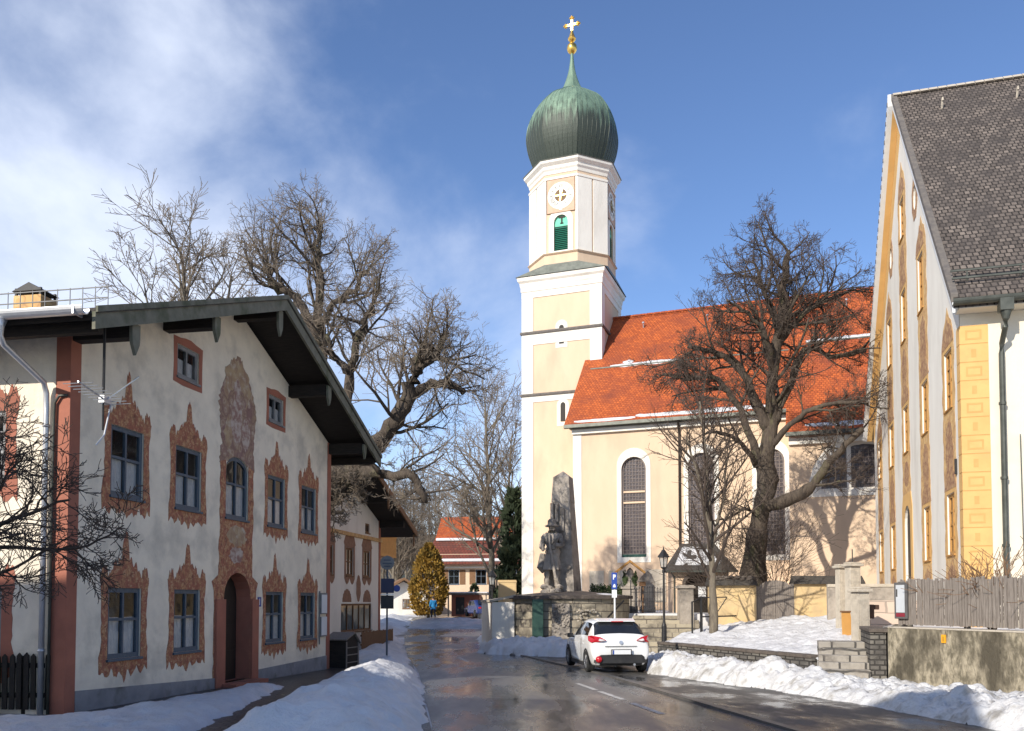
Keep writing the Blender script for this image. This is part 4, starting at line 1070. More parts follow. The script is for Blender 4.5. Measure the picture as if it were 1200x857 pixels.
# skirt roof from square to octagon
AP = 2.80; PH = R(22.5); CR = AP / math.cos(PH)
octo = lambda r, z: [(CX + r * math.cos(PH + k * math.pi / 4), CY + r * math.sin(PH + k * math.pi / 4), z) for k in range(8)]
b = MB()
q = [(TX1 + .38, TY1 + .38, 24.02), (TX0 - .38, TY1 + .38, 24.02), (TX0 - .38, TY0 - .38, 24.02), (TX1 + .38, TY0 - .38, 24.02)]
o_ = octo(CR + .06, 24.75)
vs = q + o_ + [(p[0], p[1], 24.0) for p in q]
b.add(vs, [(0, 4 + 0, 4 + 1), (1, 4 + 2, 4 + 3), (2, 4 + 4, 4 + 5), (3, 4 + 6, 4 + 7),
           (0, 1, 4 + 2, 4 + 1), (1, 2, 4 + 4, 4 + 3), (2, 3, 4 + 6, 4 + 5), (3, 0, 4 + 0, 4 + 7)])
b.build('skirt_roof', K['lead_roof'], tw)
b = MB()
b.lathe([(CR + .05, 24.6), (CR + .05, 25.35), (CR + .16, 25.42), (CR + .16, 25.5), (CR, 25.56)], 8, (CX, CY, 0), PH, caps=False)
bel = b.build('belfry_base', K['cream'], tw)
b = MB(); b.lathe([(CR + .10, 25.40), (CR + .18, 25.45), (CR + .10, 25.52)], 8, (CX, CY, 0), PH, caps=False); b.build('base_moulding', K['string'], bel)
b = MB(); HS = AP * math.tan(PH)
for k in range(8):
    b.m = Matrix.Translation((CX, CY, 0)) @ Matrix.Rotation(k * math.pi / 4, 4, 'Z') @ Matrix.Translation((0, -AP, 0))
    b.plate(rect(-HS, HS, 25.3, 31.2), [arch(-.5, .5, 25.62, 28.1, None, 9)] if k % 2 == 0 else [], 0, 0, .22)
b.m = Matrix.Identity(4)
b.build('belfry_wall', K['cream'], tw)
b = MB()
for k in range(8):
    b.m = Matrix.Translation((CX, CY, 0)) @ Matrix.Rotation(k * math.pi / 4, 4, 'Z') @ Matrix.Translation((0, -AP, 0))
    sw_ = HS - .06 if k % 2 else .12
    b.plate(rect(-HS - .02, -HS + sw_, 25.5, 30.75), [], -.05, .0); b.plate(rect(HS - sw_, HS + .02, 25.5, 30.75), [], -.05, .0)
    if k % 2 == 0:
        b.plate(arch(-.86, .86, 25.5, 28.55, None, 10), [arch(-.5, .5, 25.62, 28.1, None, 9)], -.04, 0)
        b.plate(rect(-.12, .12, 28.4, 28.75), [], -.07, 0)
    b.plate(rect(-HS - .03, HS + .03, 30.6, 30.76), [], -.09, 0)
b.m = Matrix.Identity(4)
b.build('belfry_pilaster', K['white'], tw)
b = MB(); b.lathe([(CR - .05, 30.95), (CR + .05, 31.0), (CR + .08, 31.2), (CR + .18, 31.32), (CR + .20, 31.5), (CR + .42, 31.68), (CR + .46, 31.84), (CR + .1, 31.95)], 8, (CX, CY, 0), PH, caps=False)
b.build('belfry_cornice', K['white'], tw)
b = MB(); b.lathe([(CR + .49, 31.84), (CR + .52, 31.88), (CR - .3, 32.15)], 8, (CX, CY, 0), PH, caps=False); b.build('cornice_cover', K['lead_roof'], tw)
for k in (0, 2, 4, 6):
    a = k * math.pi / 4
    px_, py_ = CX + AP * math.sin(a), CY - AP * math.cos(a)
    b = MB(); b.plate(arch(-.5, .5, 0, 1.65, .0001, 3)[:4] if False else rect(-.5, .5, 0, 1.72), [], .14, .2)
    lo = at(b.build('louvre', K['tealdark'], tw), px_, py_, 25.62, a)
    b = MB()
    for s_ in range(13): b.beam((-.5, .11, .06 + s_ * .128), (.5, .11, .06 + s_ * .128), .11, .022, up=(0, -.6, .8))
    b.build('slat', K['teal'], lo)
    b = MB(); b.plate([(-.5, 1.72)] + [(.5, 1.72)] + [(.5 * math.cos(math.pi * i / 9), 1.98 + .5 * math.sin(math.pi * i / 9)) for i in range(10)], [], .1, .16); b.build('arched_board', K['mint'], lo)
    b = MB(); b.cbox((.03, .08, 2.1), (.1, .03, .42)); b.cbox((.03, .08, 1.92), (.22, .03, .07)); b.cbox((.03, .08, 2.35), (.45, .03, .12)); b.build('cutout', K['ink'], lo)
    # clock
    b = MB(); b.plate(rect(-.98, .98, -1.15, 1.17), [], -.05, 0)
    ck = at(b.build('clock', K['dialsq'], tw), px_, py_, 29.42, a)
    b = MB(); b.plate(rect(-1.01, 1.01, -1.18, 1.20), [rect(-.98, .98, -1.15, 1.17)], -.065, 0); b.build('clock_border', K['dialmid'], ck)
    b = MB(); b.plate([(.93 * math.cos(t * math.pi / 24), .93 * math.sin(t * math.pi / 24)) for t in range(48)], [[(.43 * math.cos(t * math.pi / 24), .43 * math.sin(t * math.pi / 24)) for t in range(48)]], -.06, -.05); b.build('dial', K['dial'], ck)
    b = MB(); b.plate([(.43 * math.cos(t * math.pi / 24), .43 * math.sin(t * math.pi / 24)) for t in range(48)], [], -.058, -.05); b.build('dial_centre', K['dialmid'], ck)
    for num, txt in enumerate(('XII', 'I', 'II', 'III', 'IIII', 'V', 'VI', 'VII', 'VIII', 'IX', 'X', 'XI')):
        an_ = -num * math.pi / 6
        b = MB(); b.m = Matrix.Rotation(-an_, 4, 'Y')
        x_ = 0; strokes = []
        for chx in txt:
            if chx == 'I': strokes.append((x_, 0, x_, 0)); x_ += .075
            elif chx == 'V': strokes.append((x_ - .03, 1, x_ + .035, -1)); strokes.append((x_ + .10, 1, x_ + .035, -1)); x_ += .15
            else: strokes.append((x_ - .03, 1, x_ + .10, -1)); strokes.append((x_ + .10, 1, x_ - .03, -1)); x_ += .15
        xm = (min(min(s_[0], s_[2]) for s_ in strokes) + max(max(s_[0], s_[2]) for s_ in strokes)) / 2
        for xa, _, xb, _ in strokes:
            b.beam((xa - xm, -.064, .80), (xb - xm, -.064, .54), .022, .008, up=(0, 1, 0))
        b.build('numeral', K['ink'], ck)
    # gilded hands: hour hand up towards twelve, minute hand towards a quarter past, with counterweights making a cross
    b = MB(); b.m = Matrix.Rotation(R(7), 4, 'Y'); b.plate([(-.03, -.36), (.03, -.36), (.05, .2), (.09, .3), (.0, .5), (-.09, .3), (-.05, .2)], [], -.085, -.07); b.build('hour_hand', K['gold'], ck)
    b = MB(); b.m = Matrix.Rotation(R(90), 4, 'Y'); b.plate([(-.025, -.42), (.025, -.42), (.04, .3), (.0, .82), (-.04, .3)], [], -.10, -.09); b.build('minute_hand', K['gold'], ck)

# onion dome
K['dome'] = mat('verdigris_copper', (0.205, 0.30, 0.215), (0.115, 0.18, 0.135), 1.2, 0.55, metal=0.25, bump=0.02, bscale=4, stretch=(2.2, 2.2, 0.35), ramp=(0.35, 0.7))
m_ = K['dome']; n_, l_ = m_.node_tree.nodes, m_.node_tree.links      # dark weathering runs on the lower half of the copper
bs_ = n_['Principled BSDF']; src = bs_.inputs['Base Color'].links[0].from_socket
tc_ = n_.new('ShaderNodeTexCoord'); sp_ = n_.new('ShaderNodeSeparateXYZ'); l_.new(tc_.outputs['Object'], sp_.inputs[0])
mp_ = n_.new('ShaderNodeMapping'); mp_.inputs['Scale'].default_value = (2.4, 2.4, 0.22); l_.new(tc_.outputs['Object'], mp_.inputs[0])
no_ = n_.new('ShaderNodeTexNoise'); no_.inputs['Scale'].default_value = 2.2; no_.inputs['Detail'].default_value = 6; l_.new(mp_.outputs[0], no_.inputs['Vector'])
ma_ = n_.new('ShaderNodeMath'); ma_.operation = 'MULTIPLY_ADD'; ma_.inputs[1].default_value = 4.5; l_.new(no_.outputs[0], ma_.inputs[0]); l_.new(sp_.outputs['Z'], ma_.inputs[2])
mr_ = n_.new('ShaderNodeMapRange'); mr_.inputs['From Min'].default_value = 38.3; mr_.inputs['From Max'].default_value = 36.9; l_.new(ma_.outputs[0], mr_.inputs[0])
mx_ = n_.new('ShaderNodeMix'); mx_.data_type = 'RGBA'; l_.new(mr_.outputs[0], mx_.inputs['Factor']); l_.new(src, mx_.inputs['A']); mx_.inputs['B'].default_value = (0.05, 0.062, 0.05, 1)
l_.new(mx_.outputs['Result'], bs_.inputs['Base Color'])
prof = [(2.50, 31.95), (2.72, 32.3), (2.98, 32.9), (3.22, 33.6), (3.36, 34.4), (3.34, 35.1), (3.18, 35.8), (2.88, 36.5), (2.42, 37.1), (1.88, 37.55), (1.32, 37.9), (0.92, 38.2), (0.66, 38.6), (0.46, 39.1), (0.30, 39.6), (0.20, 40.1), (0.13, 40.7), (0.10, 41.25)]
prof = [(p[0], p[2]) for p in catmull([(r, 0, z) for r, z in prof], 3)]
def domer(r, a):            # between an octagon and a circle, with a soft rib on each corner
    q = ((a - PH) % (math.pi / 4)) - math.pi / 8
    return r * .975 * (1 + .45 * (math.cos(math.pi / 8) / math.cos(q) - 1))
b = MB(); b.grid(lambda i, j: (CX + domer(prof[i][0], PH + j * math.pi / 32) * math.cos(PH + j * math.pi / 32), CY + domer(prof[i][0], PH + j * math.pi / 32) * math.sin(PH + j * math.pi / 32), prof[i][1]), len(prof) - 1, 64)
dome = b.build('onion_dome', K['dome'], tw)
b = MB()
for k in range(8):
    for s_ in range(0, 7):
        t = s_ / 7
        a0 = PH + (k + t) * math.pi / 4
        pts = [(CX + domer(r, a0) * math.cos(a0), CY + domer(r, a0) * math.sin(a0), z) for r, z in prof[:34]]
        b.tube(pts, .032 if s_ == 0 else .02, 4)
b.build('dome_seam', K['dome'], tw)
b = MB(); b.lathe([(.05, 41.0), (.16, 41.08), (.32, 41.25), (.37, 41.45), (.32, 41.68), (.16, 41.84), (.10, 41.95)], 16, (CX, CY, 0)); b.build('gilded_ball', K['gold'], tw, smooth=True)
b = MB(); b.lathe([(.09, 41.9), (.24, 42.05), (.30, 42.15), (.22, 42.3), (.12, 42.6), (.07, 42.8)], 10, (CX, CY, 0))
b.cbox((CX, CY, 43.1), (.16, .1, 1.1)); b.cbox((CX, CY, 43.2), (.9, .1, .16))
for dx, dz in ((-.45, 43.2), (.45, 43.2), (0, 43.7)):
    for ex, ez in ((0, 0), (-.1, 0), (.1, 0), (0, .1), (0, -.1)):
        b.lathe([(.02, -.06), (.1, -.03), (.1, .03), (.02, .06)], 8, (CX + dx + ex, CY, dz + ez))
b.build('cross', K['gold'], tw, bevel=.01)

# ------------------------------------------------------------------ gabled house on the right
ANGR = math.atan2(-.961, -.277)
Q = thing('gabled_house', 'tall white gabled house with ochre painted window columns and grey shingle roof', 'house', (12.2, 23.0, 0), ANGR)
GW, GC = -17.7, -8.85
RG = lambda x: 20.87 - 1.168 * abs(x - GC)
cols_ = [-1.5, -5.1, -8.85, -12.4, -15.9]
ops = []; rwin = []
for x in cols_:
    if x != -8.85: rwin.append((x, 3.1, 1.0, 1.75))
    rwin.append((x, 7.3, 1.0, 1.7))
for x in (-5.45, -8.95, -12.5): rwin.append((x, 11.5, .95, 1.9))
rwin.append((-8.95, 15.4, .9, 1.5))
ops = [rect(x - w / 2, x + w / 2, z, z + h) for x, z, w, h in rwin]
door_o = arch(-9.5, -8.2, 0.9, 5.3, .65)
ov = [[(x + .26 * math.cos(t * math.pi / 8), 15.7 + .42 * math.sin(t * math.pi / 8)) for t in range(16)] for x in (-6.2, -11.7)]
b = MB()
b.plate([(GW, -.5), (0, -.5), (0, RG(0) - .3), (GC, 20.5), (GW, RG(GW) - .3)], ops + [door_o] + ov, 0, .02, .10)
b.m = Matrix.Translation((0, 0, 0)) @ Matrix.Rotation(R(90), 4, 'Z')
so_ = [rect(3.2, 4.2, 3.1, 4.85), rect(3.2, 4.2, 7.0, 8.6), rect(7.2, 8.2, 3.1, 4.85), rect(7.2, 8.2, 7.0, 8.6)]
b.m = Matrix.Identity(4)
b.m = Matrix.Translation((GW, 0, 0)) @ Matrix.Rotation(R(-90), 4, 'Z'); b.plate([(-18, -.5), (0, -.5), (0, RG(0) - .3), (-18, RG(0) - .3)], [], 0, 0)
b.m = Matrix.Translation((0, 18, 0)); b.plate([(GW, -.5), (0, -.5), (0, RG(0) - .3), (GC, 20.5), (GW, RG(GW) - .3)], [], 0, 0)
b.build('gable_wall', K['white'], Q)
b = MB(); b.m = Matrix.Rotation(R(90), 4, 'Z'); b.plate([(0, -.5), (18, -.5), (18, RG(0) - .3), (0, RG(0) - .3)], so_, 0, .02, .25)
b.build('side_wall', K['creamwall'], Q)
for y in (3.7, 7.7):
    for z, h in ((3.1, 1.75), (7.0, 1.6)):
        window(Q, 0, y, z, 1.0, h, rot=R(90), frame=K['orangewood'], glaze=(2, 3))
# painted columns linking the windows
def column(xc, z0, z1, wd, wins_, seed, matl, tip=.9):
    rng = random.Random(seed); L = [(xc - wd / 2, z0), (xc + wd / 2, z0)]; n_ = int((z1 - z0) / .22)
    for k in range(1, n_): L.append((xc + wd / 2 + .07 * (rng.random() - .5) + .05 * math.sin(k * 1.3), z0 + (z1 - z0) * k / n_))
    for k in range(7):
        u = 1 - k / 3; L.append((xc + u * wd / 2, z1 + tip * (1 - abs(u)) ** .8 + .12 * (k % 2)))
    for k in range(n_ - 1, 0, -1): L.append((xc - wd / 2 - .07 * (rng.random() - .5) - .05 * math.sin(k * 1.3), z0 + (z1 - z0) * k / n_))
    b = MB(); b.plate(L, wins_, -.006, .004); return b.build('painted_column', matl, Q)
for k, x in enumerate(cols_):
    ww = [rect(a - w / 2, a + w / 2, z, z + h) for a, z, w, h in rwin if abs(a - x) < .2]
    if k in (0, 4): column(x, 0.9, 9.25, 1.62, ww, k, K['ochrefresco'])
    elif k == 2: column(-8.9, 5.75, 17.1, 1.7, ww + [door_o], k, K['ochrefresco'], 1.1)
    else:
        column(x - .1, 0.9, 13.6, 1.62, [rect(a - w / 2, a + w / 2, z, z + h) for a, z, w, h in rwin if abs(a - x) < .4], k, K['ochrefresco'])
b = MB(); b.plate([(-9.95, .9), (-9.5, .9)] + [(-9.5, 4.65)] + door_o[:1:-1][1:-1] + [(-8.2, 4.65), (-8.2, .9), (-7.75, .9), (-7.75, 5.2), (-8.0, 5.74), (-9.7, 5.74), (-9.95, 5.2)], [], -.02, .004); b.build('door_surround', K['ochre'], Q)
b = MB(); b.plate(door_o, [], .09, .14); b.build('door', K['door'], Q)
# figures painted between the storeys
rng = random.Random(9)
for x in cols_:
    for z0, z1 in ((5.25, 6.95), (9.35, 11.2)) + (((13.6, 15.1),) if x == -8.85 else ()):
        if z0 > 9 and x in (-1.5, -15.9): continue
        if z0 < 6 and x == -8.85: z0 = 6.0
        zc, rz = (z0 + z1) / 2, (z1 - z0) / 2; xo = x - (.1 if z0 > 9 else 0)
        b = MB(); b.plate([(xo + .52 * math.cos(t * math.pi / 12) * (1 + .25 * (rng.random() - .5)), zc + rz * math.sin(t * math.pi / 12) * (1 + .08 * (rng.random() - .5))) for t in range(24)], [], -.010, .0); b.build('painted_figure', K['brownfresco'], Q)
    if x != -8.85:
        b = MB(); b.plate([(x - .45, 1.3), (x + .45, 1.3), (x + .5, 2.6), (x, 2.85), (x - .5, 2.6)], [], -.010, 0); b.build('painted_figure', K['brownfresco'], Q)
for x, z, w, h in rwin:
    zt = z + h
    b = MB(); b.plate([(x - w / 2 - .28, zt + .12), (x + w / 2 + .28, zt + .12), (x + w / 2 + .1, zt + .55), (x + .15, zt + .78), (x, zt + 1.0), (x - .15, zt + .78), (x - w / 2 - .1, zt + .55)], [], -.013, 0); b.build('painted_crest', K['brownfresco'], Q)
for x in (-6.2, -11.7):
    b = MB(); b.plate([(x + (.5 + .05 * (t % 2)) * math.cos(t * math.pi / 8), 15.7 + (.75 + .08 * (t % 2)) * math.sin(t * math.pi / 8)) for t in range(16)], [ov[0] if x == -6.2 else ov[1]], -.012, 0); b.build('painted_crest', K['brownfresco'], Q)
for x, z, w, h in rwin:
    window(Q, x, 0, z, w, h, frame=K['orangewood'], depth=.05, fw=.10, bar=.10, glaze=(1, 4), gw=.06, rows=(), curtain=False,
           surround=[(-w / 2 - .17, -.14), (w / 2 + .17, -.14), (w / 2 + .17, h + .12), (-w / 2 - .17, h + .12)], smat=K['ochre'])
for k, x in enumerate((-6.2, -11.7)):
    b = MB(); b.plate(ov[k], [], .06, .1); b.build('oval_window', K['leadglass'], Q)
# painted quoins at the near corner
b = MB()
for n_ in range(17):
    z = .75 + n_ * .5
    b.m = Matrix.Identity(4)
    b.plate(rect(-.34, .012, z, z + .47), [], -.012, 0)
    b.m = Matrix.Rotation(R(90), 4, 'Z')
    b.plate(rect(-.012, .70, z, z + .47), [], -.012, 0)
b.m = Matrix.Identity(4); b.build('quoin', K['ochre'], Q)
b = MB()
for n_ in range(17):
    z = .75 + n_ * .5; b.m = Matrix.Rotation(R(90), 4, 'Z')
    if n_ % 2 == 0: b.plate(rect(.14, .54, z + .10, z + .37), [rect(.19, .49, z + .15, z + .32)], -.016, -.012)
    else: b.plate(rect(.28, .40, z + .12, z + .34), [], -.016, -.012)
b.m = Matrix.Rotation(R(90), 4, 'Z'); b.plate(rect(0, .70, .7, 9.25), [], -.004, 0); b.m = Matrix.Identity(4); b.plate(rect(-.34, 0, .7, 9.25), [], -.004, 0)
b.build('quoin_line', K['ochre_line'], Q)
# roof: verge, shingles, gutter
b = MB(); EV = .55
b.yprism([(GW - EV - .1, RG(GW - EV - .1)), (GC, 20.87), (EV, RG(EV)), (EV, RG(EV) - .3), (GC, 20.57), (GW - EV - .1, RG(GW - EV - .1) - .3)], -.24, 18.3)
b.build('roof', K['shingle'], Q)
xe0 = GW - EV - .1
b = MB()
b.yprism([(GC, 20.95), (EV, RG(EV) + .08), (EV, RG(EV) - .14), (GC, 20.70)], -.30, -.12)
b.build('dark_verge', K['string'], Q)
b = MB(); b.yprism([(xe0, RG(xe0) - .305), (GC, 20.56), (GC, 20.50), (xe0, RG(xe0) - .36)], -.243, -.022); b.build('verge_soffit', K['ochre'], Q)
b = MB()
b.yprism([(GC, 20.72), (EV, RG(EV) - .12), (EV, RG(EV) - .42), (GC, 20.40)], -.27, -.20)
b.build('bargeboard', K['whitepaint'], Q)
b = MB(); xe = GW - EV - .1
b.yprism([(GC, 20.95), (xe, RG(xe) + .08), (xe, RG(xe) - .34), (GC, 20.50)], -.42, -.243)
b.build('bargeboard', K['whitepaint'], Q)
b = MB()
for k in range(44):
    x = GC + (xe - GC) * (k + .5) / 44; b.cbox((x, -.43, RG(x) - .13), (.09, .02, .14))
b.build('verge_mark', K['string'], Q)
b = MB(); b.plate([(GW, RG(GW) - .32), (GC, 20.49), (GC, 19.5), (GW + .0, RG(GW) - 1.3)], [], -.02, 0); b.build('painted_band', K['ochre'], Q)
b = MB()
for k in range(60): b.yprism([(GC - .2, 20.80), (GC, 20.98), (GC + .2, 20.80)], -.24 + k * .31, -.24 + k * .31 + .28)
b.build('ridge_tile', K['lightstone'], Q)
b = MB()
for y_ in (1.2, 3.6, 6.0, 8.4):
    x_ = GC + 1.2; b.tube([(x_, y_, RG(x_)), (x_ + .1, y_, RG(x_) + .25)], .035, 5); b.cbox((x_ + .1, y_, RG(x_) + .28), (.12, .05, .12))
b.build('roof_hook', K['lightstone'], Q)
b = MB(); gx2 = EV + .08
g_ = [(gx2 + .13 * math.cos(a), RG(EV) - .12 + .14 * math.sin(a)) for a in [math.pi + math.pi * k / 8 for k in range(9)]]
b.yprism(g_ + [(p[0] * .98 + gx2 * .02, p[1] + .015) for p in reversed(g_)], -.28, 18.3)
b.beam((EV - .5, -.2, RG(EV - .5) + .30), (EV - .5, 18, RG(EV - .5) + .30), .04, .05); b.beam((EV - .32, -.2, RG(EV - .32) + .24), (EV - .32, 18, RG(EV - .32) + .24), .05, .05)
for k in range(14): b.beam((EV - .5, .2 + k * 1.3, RG(EV - .5)), (EV - .45, .2 + k * 1.3, RG(EV - .45) + .3), .04, .04)
b.build('gutter', K['darkzinc'], Q)
b = MB(); b.yprism([(.02, RG(EV) - .32), (EV - .02, RG(EV) - .32), (EV - .02, RG(EV) - .30), (.02, RG(0) - .30)], -.1, 18); b.build('eave_soffit', K['creamwall'], Q)
b = MB(); dy = .98
b.box(gx2 - .16, dy - .16, RG(EV) - .52, gx2 + .16, dy + .16, RG(EV) - .20)
b.tube([(gx2, dy, RG(EV) - .5), (gx2, dy, RG(EV) - .72), (gx2 - .06, dy, RG(EV) - .9), (.2, dy, RG(EV) - 1.25), (.14, dy, RG(EV) - 1.5), (.14, dy, .8)], [.15, .085, .07, .07, .07, .07], 10)
for z in (7.0, 5.0, 3.2): b.tube([(.14, dy, z), (.14, dy, z + .07)], .095, 10)
b.tube([(.06, dy + .42, 6.2), (.06, dy + .45, 1.0)], .015, 5)
b.build('downpipe', K['darkzinc'], Q)
b = MB(); b.cbox((-.62, -.03, 5.5), (.1, .05, .42)); b.build('house_plate', K['iron'], Q)

# ------------------------------------------------------------------ walls and steps on the right
def wall_run(name, label, pts, zb, zt, th, m, cap=None, cat='wall', capname='capping'):
    """wall along a polyline, pts in world xy; zt may be a list"""
    o = thing(name, label, cat, (pts[0][0], pts[0][1], 0))
    P = [Vector((p[0] - pts[0][0], p[1] - pts[0][1])) for p in pts]
    n_ = len(P); zt = zt if hasattr(zt, '__len__') else [zt] * n_
    nr = []
    for i in range(n_):
        t = (P[min(i + 1, n_ - 1)] - P[max(i - 1, 0)]).normalized(); nr.append(Vector((-t.y, t.x)))
    def solid(off0, off1, z0, z1):
        b = MB(); vs = []; fs = []
        for i in range(n_):
            for o_, z in ((off0, z0[i]), (off1, z0[i]), (off1, z1[i]), (off0, z1[i])):
                p = P[i] + nr[i] * o_; vs.append((p.x, p.y, z))
        for i in range(n_ - 1):
            for k in range(4): fs.append((4 * i + k, 4 * i + (k + 1) % 4, 4 * i + 4 + (k + 1) % 4, 4 * i + 4 + k))
        fs += [(0, 1, 2, 3), tuple(4 * (n_ - 1) + k for k in (3, 2, 1, 0))]
        b.add(vs, fs); return b
    solid(0, th, [zb] * n_, zt).build('masonry', m, o)
    if cap:
        solid(-cap[0], th + cap[0], zt, [z + cap[1] for z in zt]).build(capname, cap[2], o, bevel=.015)
    return o
def sub(p, q, n): return [(p[0] + (q[0] - p[0]) * k / n, p[1] + (q[1] - p[1]) * k / n) for k in range(n + 1)]
wall_run('terrace_wall', 'low dark wall of small stones below the snow slope', sub((5.3, 31.15), (8.15, 23.3), 6), -.7, .20, .34, K['cobblewall'], (.03, .09, K['caprock']))
# stone steps between the low wall and the concrete wall
st = thing('stone_steps', 'short flight of grey block steps beside the concrete wall', 'steps', (8.05, 22.35, 0), R(-17))
for k in range(5):
    b = MB(); b.box(-.05 + .02 * k, k * .36, -.4, 1.22, k * .36 + .40 if k < 4 else k * .36 + .9, -.02 + .165 * k)
    b.build('step', K['stepstone'], st, bevel=.02)
b = MB(); b.box(1.22, .1, -.4, 1.6, 2.6, .95); b.build('side_wall', K['cobblewall'], st)
b = MB(); b.box(1.19, .05, .952, 1.66, 2.65, 1.05); b.build('capping', K['caprock'], st, bevel=.02)
cw = wall_run('concrete_wall', 'weathered mossy concrete wall under the grey picket fence', sub((8.92, 20.3), (10.2, 16.9), 4) + [(12.6, 10.2)], -.6, 1.12, .5, K['concrete'], (.015, .035, K['lightstone']))
b = MB(); b.add([(0, 0, -.6), (.47, .18, -.6), (2.2, 3.4, -.6), (1.7, 3.4, -.6), (0, 0, 1.12), (.47, .18, 1.12), (2.2, 3.4, 1.12), (1.7, 3.4, 1.12)], [(0, 1, 5, 4), (1, 2, 6, 5), (2, 3, 7, 6), (3, 0, 4, 7), (4, 5, 6, 7)])
b.build('return_wall', K['concrete'], cw)

pf = thing('picket_fence', 'tall silvered picket fence on top of the concrete wall', 'fence', (9.06, 20.30, 1.155))
rng = random.Random(31)
da = Vector((10.34 - 9.06, 16.93 - 20.30)); La = da.length; da.normalize()
db = Vector((12.74 - 10.34, 10.2 - 16.93)); Lb = db.length; db.normalize()
b = MB(); s_ = 0
while s_ < La + Lb:
    p = da * s_ if s_ < La else da * La + db * (s_ - La); d_ = da if s_ < La else db
    h = 1.10 + .07 * (rng.random() - .5); wv = .05 + .03 * rng.random(); lean = .03 * (rng.random() - .5)
    nn_ = Vector((-d_.y, d_.x)); off = .012 * rng.random()
    a0 = p + nn_ * (off + .14); a1 = a0 + d_ * wv
    c0, c1 = a0 + nn_ * .022, a1 + nn_ * .022
    zb_ = .03 + .03 * rng.random(); t_ = d_ * lean
    b.add([(a0.x, a0.y, zb_), (a1.x, a1.y, zb_), (c1.x, c1.y, zb_), (c0.x, c0.y, zb_), (a0.x + t_.x, a0.y + t_.y, h), (a1.x + t_.x, a1.y + t_.y, h - .02 * rng.random()), (c1.x + t_.x, c1.y + t_.y, h), (c0.x + t_.x, c0.y + t_.y, h)],
          [(3, 2, 1, 0), (4, 5, 6, 7), (0, 1, 5, 4), (1, 2, 6, 5), (2, 3, 7, 6), (3, 0, 4, 7)])
    s_ += wv + .008 + .018 * rng.random()
b.build('picket_panel', K['oldwood'], pf)
b = MB(); nA = Vector((-da.y, da.x)); nB = Vector((-db.y, db.x))
for z in (.25, .85):
    q0, q1 = nA * .20, da * La + nA * .20; b.beam((q0.x, q0.y, z), (q1.x, q1.y, z), .05, .08)
    q0, q1 = da * La + nB * .20, da * La + db * Lb + nB * .20; b.beam((q0.x, q0.y, z), (q1.x, q1.y, z), .05, .08)
b.build('rail', K['oldwood'], pf)
for s_ in (.05, 1.8, 3.5, 5.5, 7.5, 9.5):
    p = da * s_ + nA * .29 if s_ < La else da * La + db * (s_ - La) + nB * .29
    b = MB(); b.cbox((p.x, p.y, .52), (.1, .1, 1.04)); b.build('post', K['oldwood'], pf)

ANGW = math.atan2(da.y, da.x)
K['darkcase'] = mat('dark_case_frame', (0.085, 0.08, 0.08), (0.12, 0.115, 0.11), 5, 0.6)
K['pale'] = mat('pale_poster', (0.52, 0.54, 0.56), (0.46, 0.48, 0.50), 3, 0.6)
nc = thing('notice_case', 'narrow white notice case with a dark red foot on the end of the picket fence', 'notice case', (9.06 + da.x * .12 + nA.x * .12, 20.30 + da.y * .12 + nA.y * .12, 1.4), ANGW)
b = MB(); b.box(-.16, -.05, -.06, .22, 0.0, .80); b.build('case', K['darkcase'], nc, bevel=.01)
b = MB(); b.box(-.10, -.056, .09, .16, -.051, .74); sh = b.build('sheet', K['pale'], nc)
b = MB(); b.box(-.10, -.057, -.01, .16, -.051, .075); b.build('foot_strip', K['redprint'], nc)
b = MB(); b.box(-.09, -.06, .46, -.05, -.0565, .64); b.build('print_mark', K['ink'], sh)
ys = thing('hydrant_sign', 'small yellow plate fixed to the concrete wall', 'sign', (8.92 + da.x * 1.62, 20.30 + da.y * 1.62, .92), ANGW)
b = MB(); b.box(-.06, -.03, -.08, .05, -.006, .10); b.build('plate', K['yellowsign'], ys)
b = MB(); b.box(-.015, -.034, -.05, .0, -.0305, .06); b.build('mark', K['ink'], ys)

# ------------------------------------------------------------------ churchyard wall, gate, gatehouse
cwall = thing('churchyard_wall', 'yellow plastered churchyard wall with dark tile capping and a grey double gate', 'wall', (8.35, 36.0, 0))
K['yellowwall'] = mat('yellow_stained_plaster', (0.66, 0.48, 0.24), (0.58, 0.43, 0.24), 1.6, 0.92, bump=.008, c3=(0.42, 0.32, 0.19), s3=1.0, t3=(.48, .72))
b = MB(); b.box(0, 0, .2, 1.95, .42, 2.42); b.box(3.55, 0, .2, 6.4, .42, 2.48); b.build('masonry', K['yellowwall'], cwall)
for xa, xb, z in ((-.08, 1.97, 2.42), (3.52, 6.5, 2.48)):
    b = MB(); b.xprism([(-.16, z), (.58, z), (.58, z + .05), (.21, z + .36), (-.16, z + .05)], xa, xb); b.build('tile_capping', K['roofdark'], cwall)
b = MB(); b.box(1.95, .0, .3, 2.0, .4, 2.5); b.box(3.5, 0, .3, 3.55, .4, 2.5); b.build('gate_frame', K['oldwood'], cwall)
rng = random.Random(3)
for s_, xa in ((0, 2.0), (1, 2.75)):
    b = MB()
    for k in range(8):
        xc = xa + .01 + k * .093; u = (xc + .045 - 2.75) / .75
        ht = 2.22 + .42 * math.sqrt(max(0, 1 - u * u))
        b.box(xc, -.02 + .01 * rng.random(), .85 + .03 * rng.random(), xc + .086, .03, ht)
    for z in (1.2, 2.0): b.box(xa + .02, .03, z, xa + .74, .08, z + .12)
    b.build('gate_leaf', K['oldwood'], cwall)
b = MB()
for k in range(26): b.lathe([(.06, -.05), (.13, 0), (.10, .05), (.02, .08)], 7, (.05 + k * .075 + .02 * math.sin(k * 3), .1 + .2 * (k % 3) / 3, 2.72 + .06 * math.sin(k * 1.7)))
b.build('capping_rubble', K['caprock'], cwall)

